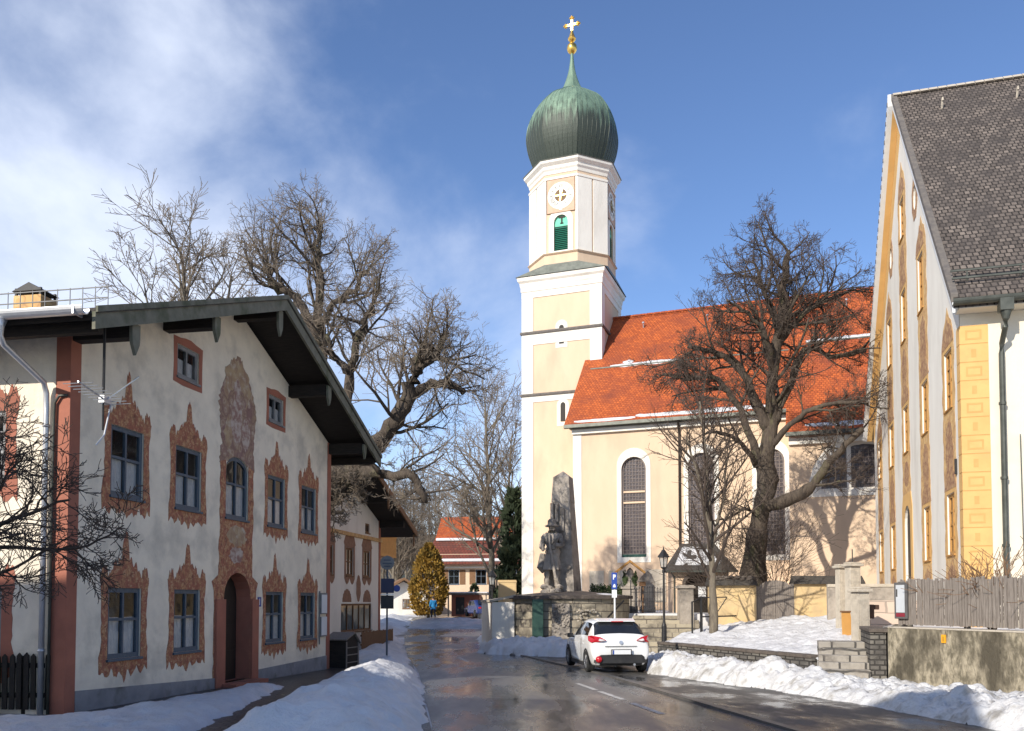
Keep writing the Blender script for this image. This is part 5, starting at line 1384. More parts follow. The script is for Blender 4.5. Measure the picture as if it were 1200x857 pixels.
pg = thing('gatehouse', 'small plastered porch with snowy tiled roof and dark arched gate', 'porch', (7.55, 40.0, 0), R(-6))
b = MB(); ar = arch(.55, 1.85, 1.0, 2.98, .45)
b.plate([(0, 1.0), (2.55, 1.0), (2.55, 3.25), (0, 3.25)], [ar], 0, .0, .4); b.box(0, .001, 1.0, .02, 3, 3.25); b.box(2.53, .001, 1.0, 2.55, 3, 3.25); b.box(.02, 2.9, 1.0, 2.53, 2.95, 3.25)
b.build('wall', K['cream'], pg)
b = MB(); b.plate(arch(.42, 1.98, 2.3, 3.12, .5), [arch(.55, 1.85, 2.2, 2.98, .45)], -.05, .0); b.build('arch_stone', K['caprock'], pg)
b = MB(); b.plate(ar, [], .38, .44); gt = b.build('gate', K['darkwood'], pg)
b = MB(); b.box(1.2, -.03 + .38, 1.95, 1.55, .372, 2.45); b.build('notice', K['paper'], gt)
b = MB(); b.add([(-.3, -.35, 3.2), (2.9, -.35, 3.2), (2.9, 3.2, 3.2), (-.3, 3.2, 3.2), (.5, 1.4, 4.55), (2.1, 1.4, 4.55)], [(0, 1, 5, 4), (1, 2, 5), (2, 3, 4, 5), (3, 0, 4), (3, 2, 1, 0)])
rf = b.build('roof', K['roofdark'], pg)
b = MB()
def psn(i, j):
    u = i / 16; t = .15 + .75 * j / 8; x = -.1 + 2.6 * u; x = 1.3 + (x - 1.3) * (1 - .5 * t)
    hgt = .09 if fbm(x * 1.6, t * 2.2, 4) > -.08 and 0 < j < 8 and 0 < i < 16 else -.06
    return (x, -.35 + 1.75 * t, 3.2 + 1.35 * t + hgt)
b.grid(psn, 16, 8); b.build('roof_snow', K['snow'], rf)
b = MB(); b.box(-.34, -.42, 3.1, 2.94, -.34, 3.19); b.tube([(-.1, -.3, 3.1), (.05, -.05, 2.9), (.05, -.05, 1.1)], .035, 6); b.build('gutter', K['darkzinc'], pg)

def post(name, label, x, y, zb, zt, w, rot=0.2, th=None, capw=.08, m=None, group=None):
    o = thing(name, label, 'post', (x, y, 0), rot, group); th = th or w
    b = MB(); b.add([(-w / 2 * 1.08, -th / 2, zb), (w / 2 * 1.08, -th / 2, zb), (w / 2 * 1.08, th / 2, zb), (-w / 2 * 1.08, th / 2, zb), (-w / 2, -th / 2, zt), (w / 2, -th / 2, zt), (w / 2, th / 2, zt), (-w / 2, th / 2, zt)],
                   [(3, 2, 1, 0), (4, 5, 6, 7), (0, 1, 5, 4), (1, 2, 6, 5), (2, 3, 7, 6), (3, 0, 4, 7)])
    b.box(-w / 2 + .05, -th / 2 - .012, zb + .3, w / 2 - .05, -th / 2 + .001, zt - .15)
    b.build('shaft', m or K['lightstone'], o, bevel=.015)
    b = MB(); b.box(-w / 2 - capw, -th / 2 - capw, zt, w / 2 + capw, th / 2 + capw, zt + .09); b.box(-w / 2 - capw * .4, -th / 2 - capw * .4, zt + .09, w / 2 + capw * .4, th / 2 + capw * .4, zt + .14)
    b.build('cap', m or K['lightstone'], o, bevel=.02)
    return o
post('gate_post', 'squat pale stone post nearest the block steps', 10.15, 24.9, .3, 2.02, .36)
o = post('gate_post', 'tallest pale stone post with a thin iron spike on its cap', 11.42, 28.6, .3, 2.92, .36)
b = MB(); b.tube([(0, 0, 3.0), (0, 0, 3.5)], .02, 5); b.build('spike', K['iron'], o)
post('gate_post', 'pale stone post half hidden behind the tallest stone post', 11.42, 29.6, .4, 2.90, .28)
post('gate_post', 'grey stone gate post left of the dark porch gate', 7.35, 36.2, .5, 2.30, .55, 0.05, m=K['stonegrey'])
ob = thing('leaning_board', 'orange board leaning between the pale stone posts', 'board', (10.75, 27.3, .62), R(12))
b = MB(); b.add([(-.2, 0, 0), (.18, 0, 0), (.18, .05, 0), (-.2, .05, 0), (-.12, .16, .78), (.17, .16, .78), (.17, .21, .78), (-.12, .21, .78)], [(3, 2, 1, 0), (4, 5, 6, 7), (0, 1, 5, 4), (1, 2, 6, 5), (2, 3, 7, 6), (3, 0, 4, 7)])
b.build('panel', K['orange'], ob)
b = MB(); b.box(-.15, .13, .78, .2, .24, .83); b.build('top_rail', K['brownwood'], ob)
lb = thing('letterbox', 'rusty iron letterbox on a post before the pinkish block wall', 'letterbox', (10.55, 25.3, .5), R(8))
b = MB(); b.cbox((0, 0, .35), (.07, .07, .9)); b.build('stand', K['rust'], lb)
b = MB(); b.cbox((.02, 0, .95), (.24, .2, .42)); b.cbox((.2, 0, 1.08), (.22, .16, .14)); b.build('body', K['rust'], lb, bevel=.02)
wall_run('block_wall', 'pinkish stone block wall behind the rusty letterbox', sub((10.9, 26.6), (12.9, 25.6), 3), .3, 1.78, .3, K['pinkstone'])
wall_run('garden_wall', 'grey garden wall with light coping beyond the tall stone post', sub((12.2, 33.0), (16.5, 32.0), 3), .3, 2.3, .3, K['stonegrey'], (.04, .12, K['lightstone']))
tr = thing('handrail', 'thin iron handrail on posts by the snowy slope', 'handrail', (7.0, 33.2, 0))
b = MB(); b.tube([(0, 0, .5), (0, 0, 1.75)], .035, 6); b.tube([(.42, .3, .5), (.42, .3, 1.95)], .055, 6); b.tube([(0, 0, 1.72), (.42, .3, 1.9), (1.5, .6, 1.92)], .025, 6); b.tube([(1.0, .45, 1.2), (1.5, .6, 1.9)], .02, 5); b.tube([(.42, .3, 1.15), (1.9, .7, 1.18)], .03, 5); b.build('frame', K['iron'], tr)

# churchyard steps
cs = thing('churchyard_steps', 'broad flight of stone steps climbing to the churchyard railing', 'steps', (4.75, 33.6, 0), R(-8))
for k in range(8):
    b = MB(); b.box(0, k * .46, -.5, 2.75, k * .46 + .49 if k < 7 else 4.4, -.02 + .165 * k); b.build('step', K['stone'], cs, bevel=.015)
b = MB(); b.box(2.75, -.2, -.5, 3.05, 4.4, .55); b.build('side_wall', K['stonegrey'], cs)

rail = thing('iron_railing', 'black wrought iron railing gate at the top of the churchyard steps', 'railing', (5.35, 38.2, 1.2), R(-8))
b = MB()
for k in range(13): b.tube([(k * .115, 0, .1), (k * .115, 0, 1.05 + .12 * math.sin(k / 12 * math.pi))], .012, 4); b.lathe([(.02, 0), (.028, .03), (.002, .09)], 5, (k * .115, 0, 1.05 + .12 * math.sin(k / 12 * math.pi)))
b.build('bar', K['iron'], rail)
b = MB()
for z in (.15, .55, .95): b.box(-.02, -.01, z, 1.4, .01, z + .03)
b.box(-.06, -.03, 0, -.02, .03, 1.5); b.box(1.4, -.03, 0, 1.45, .03, 1.5); b.build('rail', K['iron'], rail)

# ------------------------------------------------------------------ war memorial
mem = thing('memorial_wall', 'curved stone retaining wall with dark sloping cap below the obelisk', 'wall', (2.6, 36.0, 0))
arc = []
for k in range(17):
    a = R(200 + 140 * k / 16); arc.append((2.75 * math.cos(a), 2.6 + 2.75 * math.sin(a) * .95))
def arcsolid(r0, r1, z0, z1, k=1.0):
    b = MB(); vs = []; fs = []
    c = (0, 2.6)
    for x, y in arc:
        d = Vector((x - c[0], y - c[1])).normalized()
        for rr, z in ((r0, z0), (r1, z0), (r1 * k, z1), (r0, z1)): vs.append((x + d.x * rr, y + d.y * rr, z))
    n_ = len(arc)
    for i in range(n_ - 1):
        for q in range(4): fs.append((4 * i + q, 4 * i + (q + 1) % 4, 4 * i + 4 + (q + 1) % 4, 4 * i + 4 + q))
    fs += [(0, 1, 2, 3), tuple(4 * (n_ - 1) + q for q in (3, 2, 1, 0))]
    return b.add(vs, fs)
arcsolid(-.45, 0, -.6, 1.86).build('masonry', K['stone'], mem)
arcsolid(-.5, .16, 1.862, 2.0).build('cap_edge', K['caprock'], mem)
b = MB(); vs = [(0, 2.6, 2.28)]; fs = []
for x, y in arc:
    d = Vector((x, y - 2.6)).normalized(); vs.append((x + d.x * .14, y + d.y * .14, 2.002))
for i in range(1, len(arc)): fs.append((0, i, i + 1))
b.add(vs, fs); b.build('cap_slope', K['caprock'], mem)
b = MB(); b.box(-1.75, -.12, .0, -1.28, .3, 1.84); b.build('bronze_panel', K['bronze'], mem, bevel=.02)
b = MB(); b.box(-1.83, -.16, -.3, -1.2, .3, .06); b.build('panel_base', K['stonegrey'], mem)
rng = random.Random(8)
b = MB()
for k in range(60):
    a = rng.random() * 6.28; r_ = rng.random() ** .5
    b.lathe([(.02, -.05), (.06, -.02), (.07, .03), (.02, .07)], 6, (-.55 + .36 * r_ * math.cos(a), -.155 + .03 * rng.random(), .95 + .68 * r_ * math.sin(a)))
b.cbox((-.55, -.05, .9), (.75, .2, 1.5)); b.build('carved_relief', K['stonegrey'], mem, bevel=.02)
b = MB()
for k in range(30):
    a = rng.random() * 6.28; r_ = rng.random() ** .5
    b.lathe([(.02, -.04), (.05, -.02), (.06, .02), (.02, .05)], 6, (.55 + .5 * r_ * math.cos(a), -.10 + .03 * rng.random() + .12 * r_ * r_, 1.15 + .4 * r_ * math.sin(a)))
b.build('carved_relief', K['lightstone'], mem)
b = MB(); b.tube([(.55, -.6, .35), (1.35, -.1, 1.0), (2.2, .7, 1.78)], .04, 6)
b.tube([(.6, -.55, .3), (.6, -.55, .0)], .03, 5); b.build('handrail', K['iron'], mem)
def capsn(i, j):
    u, v = i / 14, j / 6; e = math.sin(math.pi * u) ** .5 * math.sin(math.pi * v) ** .5
    a = R(297 + 30 * u); rr = 2.85 - 1.1 * v
    return (rr * math.cos(a), 2.6 + rr * math.sin(a) * .95, 1.98 + .27 * v * 1.1 / 2.75 * 1.05 + .09 * e - .03)
b = MB(); b.grid(capsn, 14, 6); b.build('cap_snow', K['snow'], mem, smooth=True)

obk = thing('obelisk_memorial', 'tall grey tapered stone obelisk with a carved figure on its front', 'monument', (2.32, 38.55, 0), R(-20))
def taper(b, w0, d0, z0, w1, d1, z1, y0=0.0, x0=0.0):
    b.add([(x0 - w0 / 2, y0 - d0 / 2, z0), (x0 + w0 / 2, y0 - d0 / 2, z0), (x0 + w0 / 2, y0 + d0 / 2, z0), (x0 - w0 / 2, y0 + d0 / 2, z0), (x0 - w1 / 2, y0 - d1 / 2, z1), (x0 + w1 / 2, y0 - d1 / 2, z1), (x0 + w1 / 2, y0 + d1 / 2, z1), (x0 - w1 / 2, y0 + d1 / 2, z1)],
          [(3, 2, 1, 0), (4, 5, 6, 7), (0, 1, 5, 4), (1, 2, 6, 5), (2, 3, 7, 6), (3, 0, 4, 7)])
b = MB(); taper(b, 1.42, 1.32, 1.8, .86, .82, 6.2); taper(b, .88, .84, 6.2, .74, .70, 7.35); b.build('shaft', K['stonegrey'], obk, bevel=.02)
b = MB(); b.add([(-.37, -.35, 7.35), (.37, -.35, 7.35), (.37, .35, 7.35), (-.37, .35, 7.35), (0, 0, 7.66)], [(3, 2, 1, 0), (0, 1, 4), (1, 2, 4), (2, 3, 4), (3, 0, 4)]); b.build('tip', K['stonegrey'], obk)
b = MB(); b.box(-.42, -.62, 5.2, -.28, -.3, 6.15); b.box(-.2, -.6, 5.3, -.08, -.3, 6.15); b.box(.06, -.58, 4.9, .2, -.3, 5.9); b.build('carved_rib', K['stonegrey'], obk)

def skin_mesh(name, verts, edges, radii, m, parent=None, root=0, sub=2, disp=None):
    me = bpy.data.meshes.new(name); me.from_pydata([Vector(v) for v in verts], edges, [])
    o = bpy.data.objects.new(name, me); col.objects.link(o); o.parent = parent
    mo = o.modifiers.new('skin', 'SKIN'); mo.use_smooth_shade = True
    for i, sv in enumerate(me.skin_vertices[0].data):
        r_ = radii[i]; sv.radius = (r_, r_) if not hasattr(r_, '__len__') else r_
        sv.use_root = (i == root)
    s = o.modifiers.new('subdivision', 'SUBSURF'); s.levels = s.render_levels = sub
    dg = bpy.context.evaluated_depsgraph_get(); dg.update()
    ev = bpy.data.meshes.new_from_object(o.evaluated_get(dg)); o.modifiers.clear(); o.data = ev; ev.name = name
    if disp:
        for v in ev.vertices:
            v.co += v.normal * disp * fbm(v.co.x * 5, v.co.y * 5, v.co.z * 5) + v.normal * disp * .5 * fbm(v.co.x * 13, v.co.y * 13, v.co.z * 13)
    ev.materials.clear(); ev.materials.append(m)
    for p in ev.polygons: p.use_smooth = True
    return o
# stone soldier, about 3 m tall, standing on the cap with his back to the obelisk
S = 3.15 / 1.8
sv = [(0, 0, .95), (0, 0, 1.15), (0, -.02, 1.36), (0, 0, 1.5), (0, -.02, 1.58), (0, -.03, 1.70),
      (-.2, 0, 1.42), (-.27, -.05, 1.16), (-.16, -.22, 1.08), (.2, 0, 1.42), (.28, -.04, 1.16), (.14, -.22, 1.2),
      (-.10, -.02, .86), (-.13, -.05, .5), (-.14, 0, .08), (-.16, -.14, .03), (.10, -.02, .86), (.12, -.02, .5), (.13, .02, .08), (.15, -.12, .03)]
se = [(0, 1), (1, 2), (2, 3), (3, 4), (4, 5), (2, 6), (6, 7), (7, 8), (2, 9), (9, 10), (10, 11), (0, 12), (12, 13), (13, 14), (14, 15), (0, 16), (16, 17), (17, 18), (18, 19)]
sr = [.17, .16, .19, .075, .085, .10, .09, .075, .055, .09, .075, .055, .115, .085, .065, .05, .115, .085, .065, .05]
o = skin_mesh('statue', [(x * S, y * S, z * S) for x, y, z in sv], se, [r_ * S for r_ in sr], K['stonegrey'], obk, disp=.05)
o.location = (-.22, -.95, 2.15); o['label'] = 'carved soldier figure with a brimmed hat'
b = MB(); b.lathe([(.05, -.02), (.30, -.05), (.32, 0), (.20, .05), (.19, .22), (.12, .30), (.02, .31)], 14, (0, -.05, 2.95)); b.build('hat', K['stonegrey'], o)
b = MB(); b.tube([(.28, -.42, .6), (.02, -.42, 2.0), (-.06, -.3, 2.6)], [.07, .05, .035], 7); b.tube([(-.45, .1, 1.7), (-.5, -.05, 1.1), (-.42, .05, .9)], [.16, .2, .1], 8); b.build('gear', K['stonegrey'], o)
def coat(i, j):
    a = 2 * math.pi * i / 28; t = j / 6
    r_ = (.27 + .13 * t + .035 * math.sin(a * 7) * t) * (1 + .12 * abs(math.sin(a)))
    return (r_ * math.cos(a), -.03 + r_ * .8 * math.sin(a), 1.78 - .78 * t)
b = MB(); b.grid(coat, 28, 6); b.build('coat', K['stonegrey'], o)
b = MB(); b.lathe([(.285, 1.72), (.315, 1.74), (.315, 1.84), (.285, 1.86)], 18, (0, -.02, 0)); b.box(-.07, -.36, 1.72, .07, -.28, 1.86)
b.beam((-.22, -.30, 1.86), (.26, -.27, 2.42), .09, .05, up=(0, 1, 0)); b.beam((.16, -.31, 1.9), (-.22, -.27, 2.44), .09, .05, up=(0, 1, 0)); b.build('belt', K['stonegrey'], o)
b = MB(); b.lathe([(.02, -.05), (.05, 0), (.035, .1)], 8, (0, -.24, 2.84)); b.cbox((0, -.22, 2.76), (.12, .05, .03)); b.build('face', K['stonegrey'], o)
b = MB(); rng = random.Random(4)
for k in range(26):
    b.lathe([(.06, -.1), (.16, -.04), (.17, .06), (.06, .14)], 7, (-.22 + .5 * (rng.random() - .5) * 1.5, -1.0 + .35 * (rng.random() - .5), 2.0 + .5 * rng.random() * rng.random()))
b.build('carved_base', K['stonegrey'], obk, bevel=.01)
b = MB(); taper(b, .5, .5, 1.2, .38, .4, 2.3, -1.02, -.22); b.build('console', K['stonegrey'], obk)

bt = thing('white_pier', 'whitewashed wall end with a sloping stone cap left of the memorial', 'wall', (-.88, 37.6, 0))
b = MB(); b.prism([(0, 0), (.98, -.3), (1.05, 6), (-.7, 7)], -.6, 1.72); b.build('masonry', K['white'], bt)
b = MB(); b.add([(-.05, -.06, 1.722), (1.05, -.38, 1.95), (1.1, 6, 1.95), (-.75, 7, 1.722), (-.05, -.06, 1.82), (1.05, -.38, 2.06), (1.1, 6, 2.06), (-.75, 7, 1.82)], [(3, 2, 1, 0), (4, 5, 6, 7), (0, 1, 5, 4), (1, 2, 6, 5), (2, 3, 7, 6), (3, 0, 4, 7)]); b.build('capping', K['lightstone'], bt)
post('plastered_pier', 'pale yellow square pier behind the whitewashed wall end', -.25, 46.0, -.3, 2.75, .95, 0.0, 1.2, .03, K['yellowwall'])

# small things in the churchyard
sh = thing('wayside_shrine', 'small wooden roofed shrine with a dark wreath on a stone plinth', 'shrine', (5.38, 38.9, 1.2), R(-8))
b = MB(); b.box(-.35, -.3, 0, .35, .3, 1.12); b.box(-.42, -.36, 1.12, .42, .36, 1.22); b.build('plinth', K['stonegrey'], sh)
b = MB(); b.box(-.06, .05, 1.22, .06, .15, 2.0); b.build('back_post', K['brownwood'], sh)
b = MB(); b.beam((-.68, -.1, 1.84), (.03, -.1, 2.40), .75, .09, up=(0, 0, 1)); b.beam((-.03, -.1, 2.40), (.68, -.1, 1.84), .75, .09, up=(0, 0, 1)); b.build('roof', K['orangewood'], sh)
b = MB(); b.lathe([(.30, 1.22), (.22, 1.3), (.12, 1.45), (.16, 1.6), (.20, 1.75), (.15, 1.9), (.11, 2.0), (.03, 2.08)], 10, (0, -.05, 0)); b.build('figure', K['stonegrey'], sh, smooth=True)
b = MB()
for k in range(420):
    a = rng.random() * 6.28; r_ = .2 + .14 * rng.random(); z = 1.58 + .34 * math.sin(a * 3.0) * rng.random() + .12 * (rng.random() - .5)
    b.lathe([(.008, -.04), (.04, 0), (.008, .05)], 4, (r_ * math.cos(a), -.05 + .12 * math.sin(a), z), rng.random() * 3)
b.build('wreath', K['hedge'], sh)
gs = thing('gravestone', 'tall grey pointed gravestone behind the iron railing', 'gravestone', (6.45, 40.6, 1.2), R(-15))
b = MB(); b.plate([(-.32, 0), (.32, 0), (.32, 1.5), (.18, 1.85), (0, 2.0), (-.18, 1.85), (-.32, 1.5)], [], -.1, .12); b.box(-.36, -.14, 0, .36, .16, .3); b.build('slab', K['stonegrey'], gs)
b = MB(); b.box(-.2, -.11, .7, .2, -.1, 1.35); b.build('inscription_panel', K['lightstone'], gs)
gl = thing('grave_lantern', 'small brown wooden grave lantern on a post beside the shrine', 'lantern', (5.95, 38.9, 1.2), R(-10))
b = MB(); b.box(-.05, -.05, 0, .05, .05, 1.25); b.build('stand', K['brownwood'], gl)
b = MB(); b.box(-.14, -.14, 1.25, .14, .14, 1.5); b.build('housing', K['brownwood'], gl)
b = MB(); b.yprism([(-.22, 1.45), (.22, 1.45), (0, 1.75)], -.2, .2); b.build('roof', K['oldwood'], gl)

# ------------------------------------------------------------------ parked car
K['carpaint'] = mat('white_car_paint', (0.80, 0.80, 0.79), (0.76, 0.755, 0.74), 2, 0.22, spec=0.6)
K['carpaint'].node_tree.nodes['Principled BSDF'].inputs['Coat Weight'].default_value = 0.6
K['carglass'] = mat('dark_car_glass', (0.012, 0.014, 0.018), (0.02, 0.022, 0.026), 2, 0.05, spec=0.7)
K['carblack'] = mat('black_car_plastic', (0.022, 0.022, 0.024), (0.035, 0.034, 0.034), 6, 0.55)
K['tyre'] = mat('tyre_rubber', (0.02, 0.02, 0.02), (0.035, 0.033, 0.03), 5, 0.85)
K['alloy'] = mat('alloy_rim', (0.42, 0.42, 0.43), (0.35, 0.35, 0.36), 5, 0.35, metal=0.8)
K['redlight'] = mat('red_tail_lens', (0.50, 0.012, 0.02), (0.38, 0.008, 0.014), 9, 0.12, spec=0.7)
K['clearlight'] = mat('clear_lens', (0.72, 0.66, 0.66), (0.6, 0.55, 0.55), 9, 0.12, spec=0.7)
CAR = thing('parked_car', 'white hatchback parked on the parking strip, seen from behind', 'car', (2.93, 24.32, gz(24.5) + .012), R(7.5))
# sections along y (rear bumper -0.62 .. front 3.42): y, z bottom, half width sill, half width belt, z belt, half width roof, z roof
secs = [(-.64, .34, .60, .70, .78, .62, .86), (-.60, .24, .70, .80, .84, .68, .97), (-.42, .20, .76, .835, .90, .66, 1.13), (-.18, .19, .78, .845, .94, .60, 1.36), (.08, .18, .79, .85, .95, .585, 1.465), (.6, .18, .80, .85, .95, .585, 1.50),
        (1.1, .18, .80, .85, .93, .585, 1.49), (1.55, .18, .80, .845, .91, .57, 1.42), (2.0, .18, .80, .84, .90, .60, 1.20), (2.35, .18, .80, .835, .89, .66, .98), (2.8, .19, .79, .82, .84, .64, .90), (3.15, .21, .74, .77, .74, .60, .80), (3.36, .28, .62, .64, .60, .5, .66)]
fine = catmull(secs, 5)
def ringpts(s):
    y, zb, ws, wb, zbelt, wr, zr = s
    ctrl = [(0, zb), (ws * .8, zb), (ws, zb + .10), (wb, zbelt * .62), (wb * .995, zbelt * .86), (wb * .955, zbelt), ((wb * .955 + wr) / 2 + .02, (zbelt + zr) / 2), (wr, zr - .05 * min(1, (zr - zbelt) / .3)), (wr * .6, zr - .002), (0, zr + .012)]
    f = catmull([(a_, b_, 0) for a_, b_ in ctrl], 3)
    return [(p[0], p[1]) for p in f]
RG_ = [ringpts(s) for s in fine]; NP = len(RG_[0])
def carpt(i, j, sgn, off=0.0):
    x, z = RG_[i][j]; return (sgn * (x + off), fine[i][0], z)
b = MB()
for sgn in (-1, 1):
    b.grid(lambda i, j: carpt(i, j, sgn), len(fine) - 1, NP - 1)
for i in (0, len(fine) - 1):
    L = [carpt(i, j, 1) for j in range(NP)] + [carpt(i, j, -1) for j in range(NP - 2, 0, -1)]
    b.add(L, [tuple(range(len(L)))])
body = b.build('body', K['carpaint'], CAR, smooth=True)
def patch(name, i0, i1, j0, j1, m, sides=(-1, 1), off=.006, parent=CAR):
    b = MB()
    for sgn in sides:
        def P(i, j):
            p = Vector(carpt(i0 + i, j0 + j, sgn)); a_ = Vector(carpt(min(i0 + i + 1, len(fine) - 1), j0 + j, sgn)) - Vector(carpt(max(i0 + i - 1, 0), j0 + j, sgn))
            c_ = Vector(carpt(i0 + i, min(j0 + j + 1, NP - 1), sgn)) - Vector(carpt(i0 + i, max(j0 + j - 1, 0), sgn))
            nn_ = a_.cross(c_) * (-sgn)
            if nn_.length < 1e-9: nn_ = Vector((0, 0, 1))
            nn_.normalize()
            if nn_.dot(Vector((p.x, 0, p.z - .6))) < 0: nn_ = -nn_
            return p + nn_ * off
        b.grid(P, i1 - i0, j1 - j0)
    return b.build(name, m, parent, smooth=True)
# side glass, tailgate glass, windscreen
for sgn in (-1, 1):
    patch('side_window', 19, 27, 16, 20, K['carglass'], (sgn,)); patch('side_window', 28, 38, 16, 20, K['carglass'], (sgn,))
patch('rear_window', 9, 18, 20, NP - 1, K['carglass'], (-1, 1), .008)
b = MB(); b.add([(-.53, -.22, 1.415), (.53, -.22, 1.415), (.55, .05, 1.485), (-.55, .05, 1.485), (-.53, -.23, 1.445), (.53, -.23, 1.445), (.55, .04, 1.515), (-.55, .04, 1.515)], [(3, 2, 1, 0), (4, 5, 6, 7), (0, 1, 5, 4), (1, 2, 6, 5), (2, 3, 7, 6), (3, 0, 4, 7)])
sp = b.build('spoiler', K['carpaint'], CAR, bevel=.02)
b = MB(); b.box(-.17, -.245, 1.418, .17, -.21, 1.442); b.build('brake_light', K['redlight'], sp)
b = MB(); b.tube([(.0, .25, 1.5), (0, .15, 1.62)], .008, 5); b.lathe([(.03, 0), (.02, .03)], 8, (0, .25, 1.495)); b.build('aerial', K['carblack'], CAR)
for sgn in (-1, 1):
    pts = [(.80, -.56, 1.05), (.868, -.34, 1.03), (.868, -.38, .90), (.82, -.60, .86), (.60, -.69, .885), (.42, -.685, .92), (.58, -.655, 1.01)]
    b = MB(); b.prism
    vs = [Vector((sgn * p[0], p[1], p[2])) for p in pts]; c_ = Vector((sgn * .72, -.66, .94)); c2 = Vector((sgn * .62, -.30, .95))
    b.add(vs + [c_] + [v.lerp(c2, .5) for v in vs], [(i, (i + 1) % 7, 7) for i in range(7)] + [(i, (i + 1) % 7, 8 + (i + 1) % 7, 8 + i) for i in range(7)])
    tl = b.build('tail_light', K['redlight'], CAR)
    b = MB(); b.add([(sgn * .62, -.712, .975), (sgn * .45, -.712, .925), (sgn * .58, -.715, .90), (sgn * .65, -.712, .915)], [(0, 1, 2, 3)]); b.build('reverse_lens', K['clearlight'], tl)
b = MB(); b.add([(-.76, -.58, .30), (-.60, -.672, .29), (0, -.70, .29), (.60, -.672, .29), (.76, -.58, .30), (.74, -.60, .42), (.58, -.69, .52), (0, -.715, .54), (-.58, -.69, .52), (-.74, -.60, .42)],
      [(0, 1, 8, 9), (1, 2, 7, 8), (2, 3, 6, 7), (3, 4, 5, 6)])
b.add([(-.6, -.6, .22), (.6, -.6, .22), (.6, -.672, .292), (-.6, -.672, .292)], [(0, 1, 2, 3)])
bp = b.build('lower_bumper', K['carblack'], CAR)
b = MB(); b.lathe([(.0, 0), (.085, .0), (.09, .012), (.085, .03)], 16, (0, 0, 0)); f_ = b.build('fog_lamp', K['redlight'], CAR, smooth=True); f_.location = (-.63, -.675, .40); f_.rotation_euler = (R(90), 0, R(-18))
b = MB(); b.box(-.29, -.722, .515, .29, -.70, .675); b.build('plate_recess', K['carblack'], CAR, bevel=.005)
b = MB(); b.box(-.26, -.735, .535, .26, -.70, .655); npl = b.build('number_plate', K['paper'], CAR, bevel=.005)
b = MB(); b.box(-.255, -.7385, .54, -.215, -.7355, .65); b.build('blue_band', K['blue'], npl)
b = MB(); b.box(-.45, -.668, .745, .45, -.65, .765); b.build('tailgate_seam', K['signback'], CAR)
b = MB(); b.lathe([(.0, -.008), (.05, -.008), (.055, 0)], 16); e_ = b.build('badge', K['zinc'], CAR); e_.location = (0, -.665, .86); e_.rotation_euler = (R(80), 0, 0)
b = MB(); b.tube([(.38, -.66, .25), (.38, -.40, .26)], .035, 8); b.build('exhaust', K['zinc'], CAR)
for sgn in (-1, 1):
    for y_ in (0.0, 2.57):
        b = MB(); b.lathe([(.20, -.10), (.285, -.10), (.31, -.07), (.31, .07), (.285, .10), (.20, .10)], 28, caps=False); b.lathe([(.2, -.02), (.2, .02)], 28)
        w_ = b.build('wheel', K['tyre'], CAR, smooth=False); w_.location = (sgn * .755, y_, .31); w_.rotation_euler = (0, R(90), 0)
        b = MB(); b.lathe([(.205, .06 * sgn), (.205, .095 * sgn), (.185, .10 * sgn), (.18, .06 * sgn)], 28, caps=False)
        for q in range(5):
            a = q * 2 * math.pi / 5
            for da_ in (-.10, .10): b.beam((.04 * math.cos(a), .04 * math.sin(a), .088 * sgn), (.19 * math.cos(a + da_), .19 * math.sin(a + da_), .085 * sgn), .03, .02)
        b.lathe([(.05, .07 * sgn), (.05, .10 * sgn)], 12)
        b.build('rim', K['alloy'], w_)
        b = MB(); xs_ = sgn * .862
        b.add([(sgn * (.856 if 0 < k < 16 else .84), y_ + rr * math.cos(math.pi * k / 16), .31 + rr * math.sin(math.pi * k / 16) - (.06 if k in (0, 16) else 0)) for rr in (.30, .365) for k in range(17)], [(k, k + 1, 18 + k, 17 + k) for k in range(16)])
        b.build('wheel_arch', K['carblack'], CAR)
    b = MB(); b.cbox((sgn * .95, 1.72, .98), (.18, .10, .13)); b.cbox((sgn * .85, 1.74, .93), (.1, .05, .05)); b.build('mirror', K['carblack'], CAR, bevel=.03)
    b = MB(); b.cbox((sgn * .852, .42, .80), (.02, .18, .028)); b.build('door_handle', K['carpaint'], CAR, bevel=.006)
    b = MB(); b.box(sgn * .856 - .004, .62, .28, sgn * .856 + .004, .632, .93); b.box(sgn * .8 - .02, .36, .16, sgn * .8 + .02, 2.2, .26); b.build('sill_trim', K['carblack'], CAR)

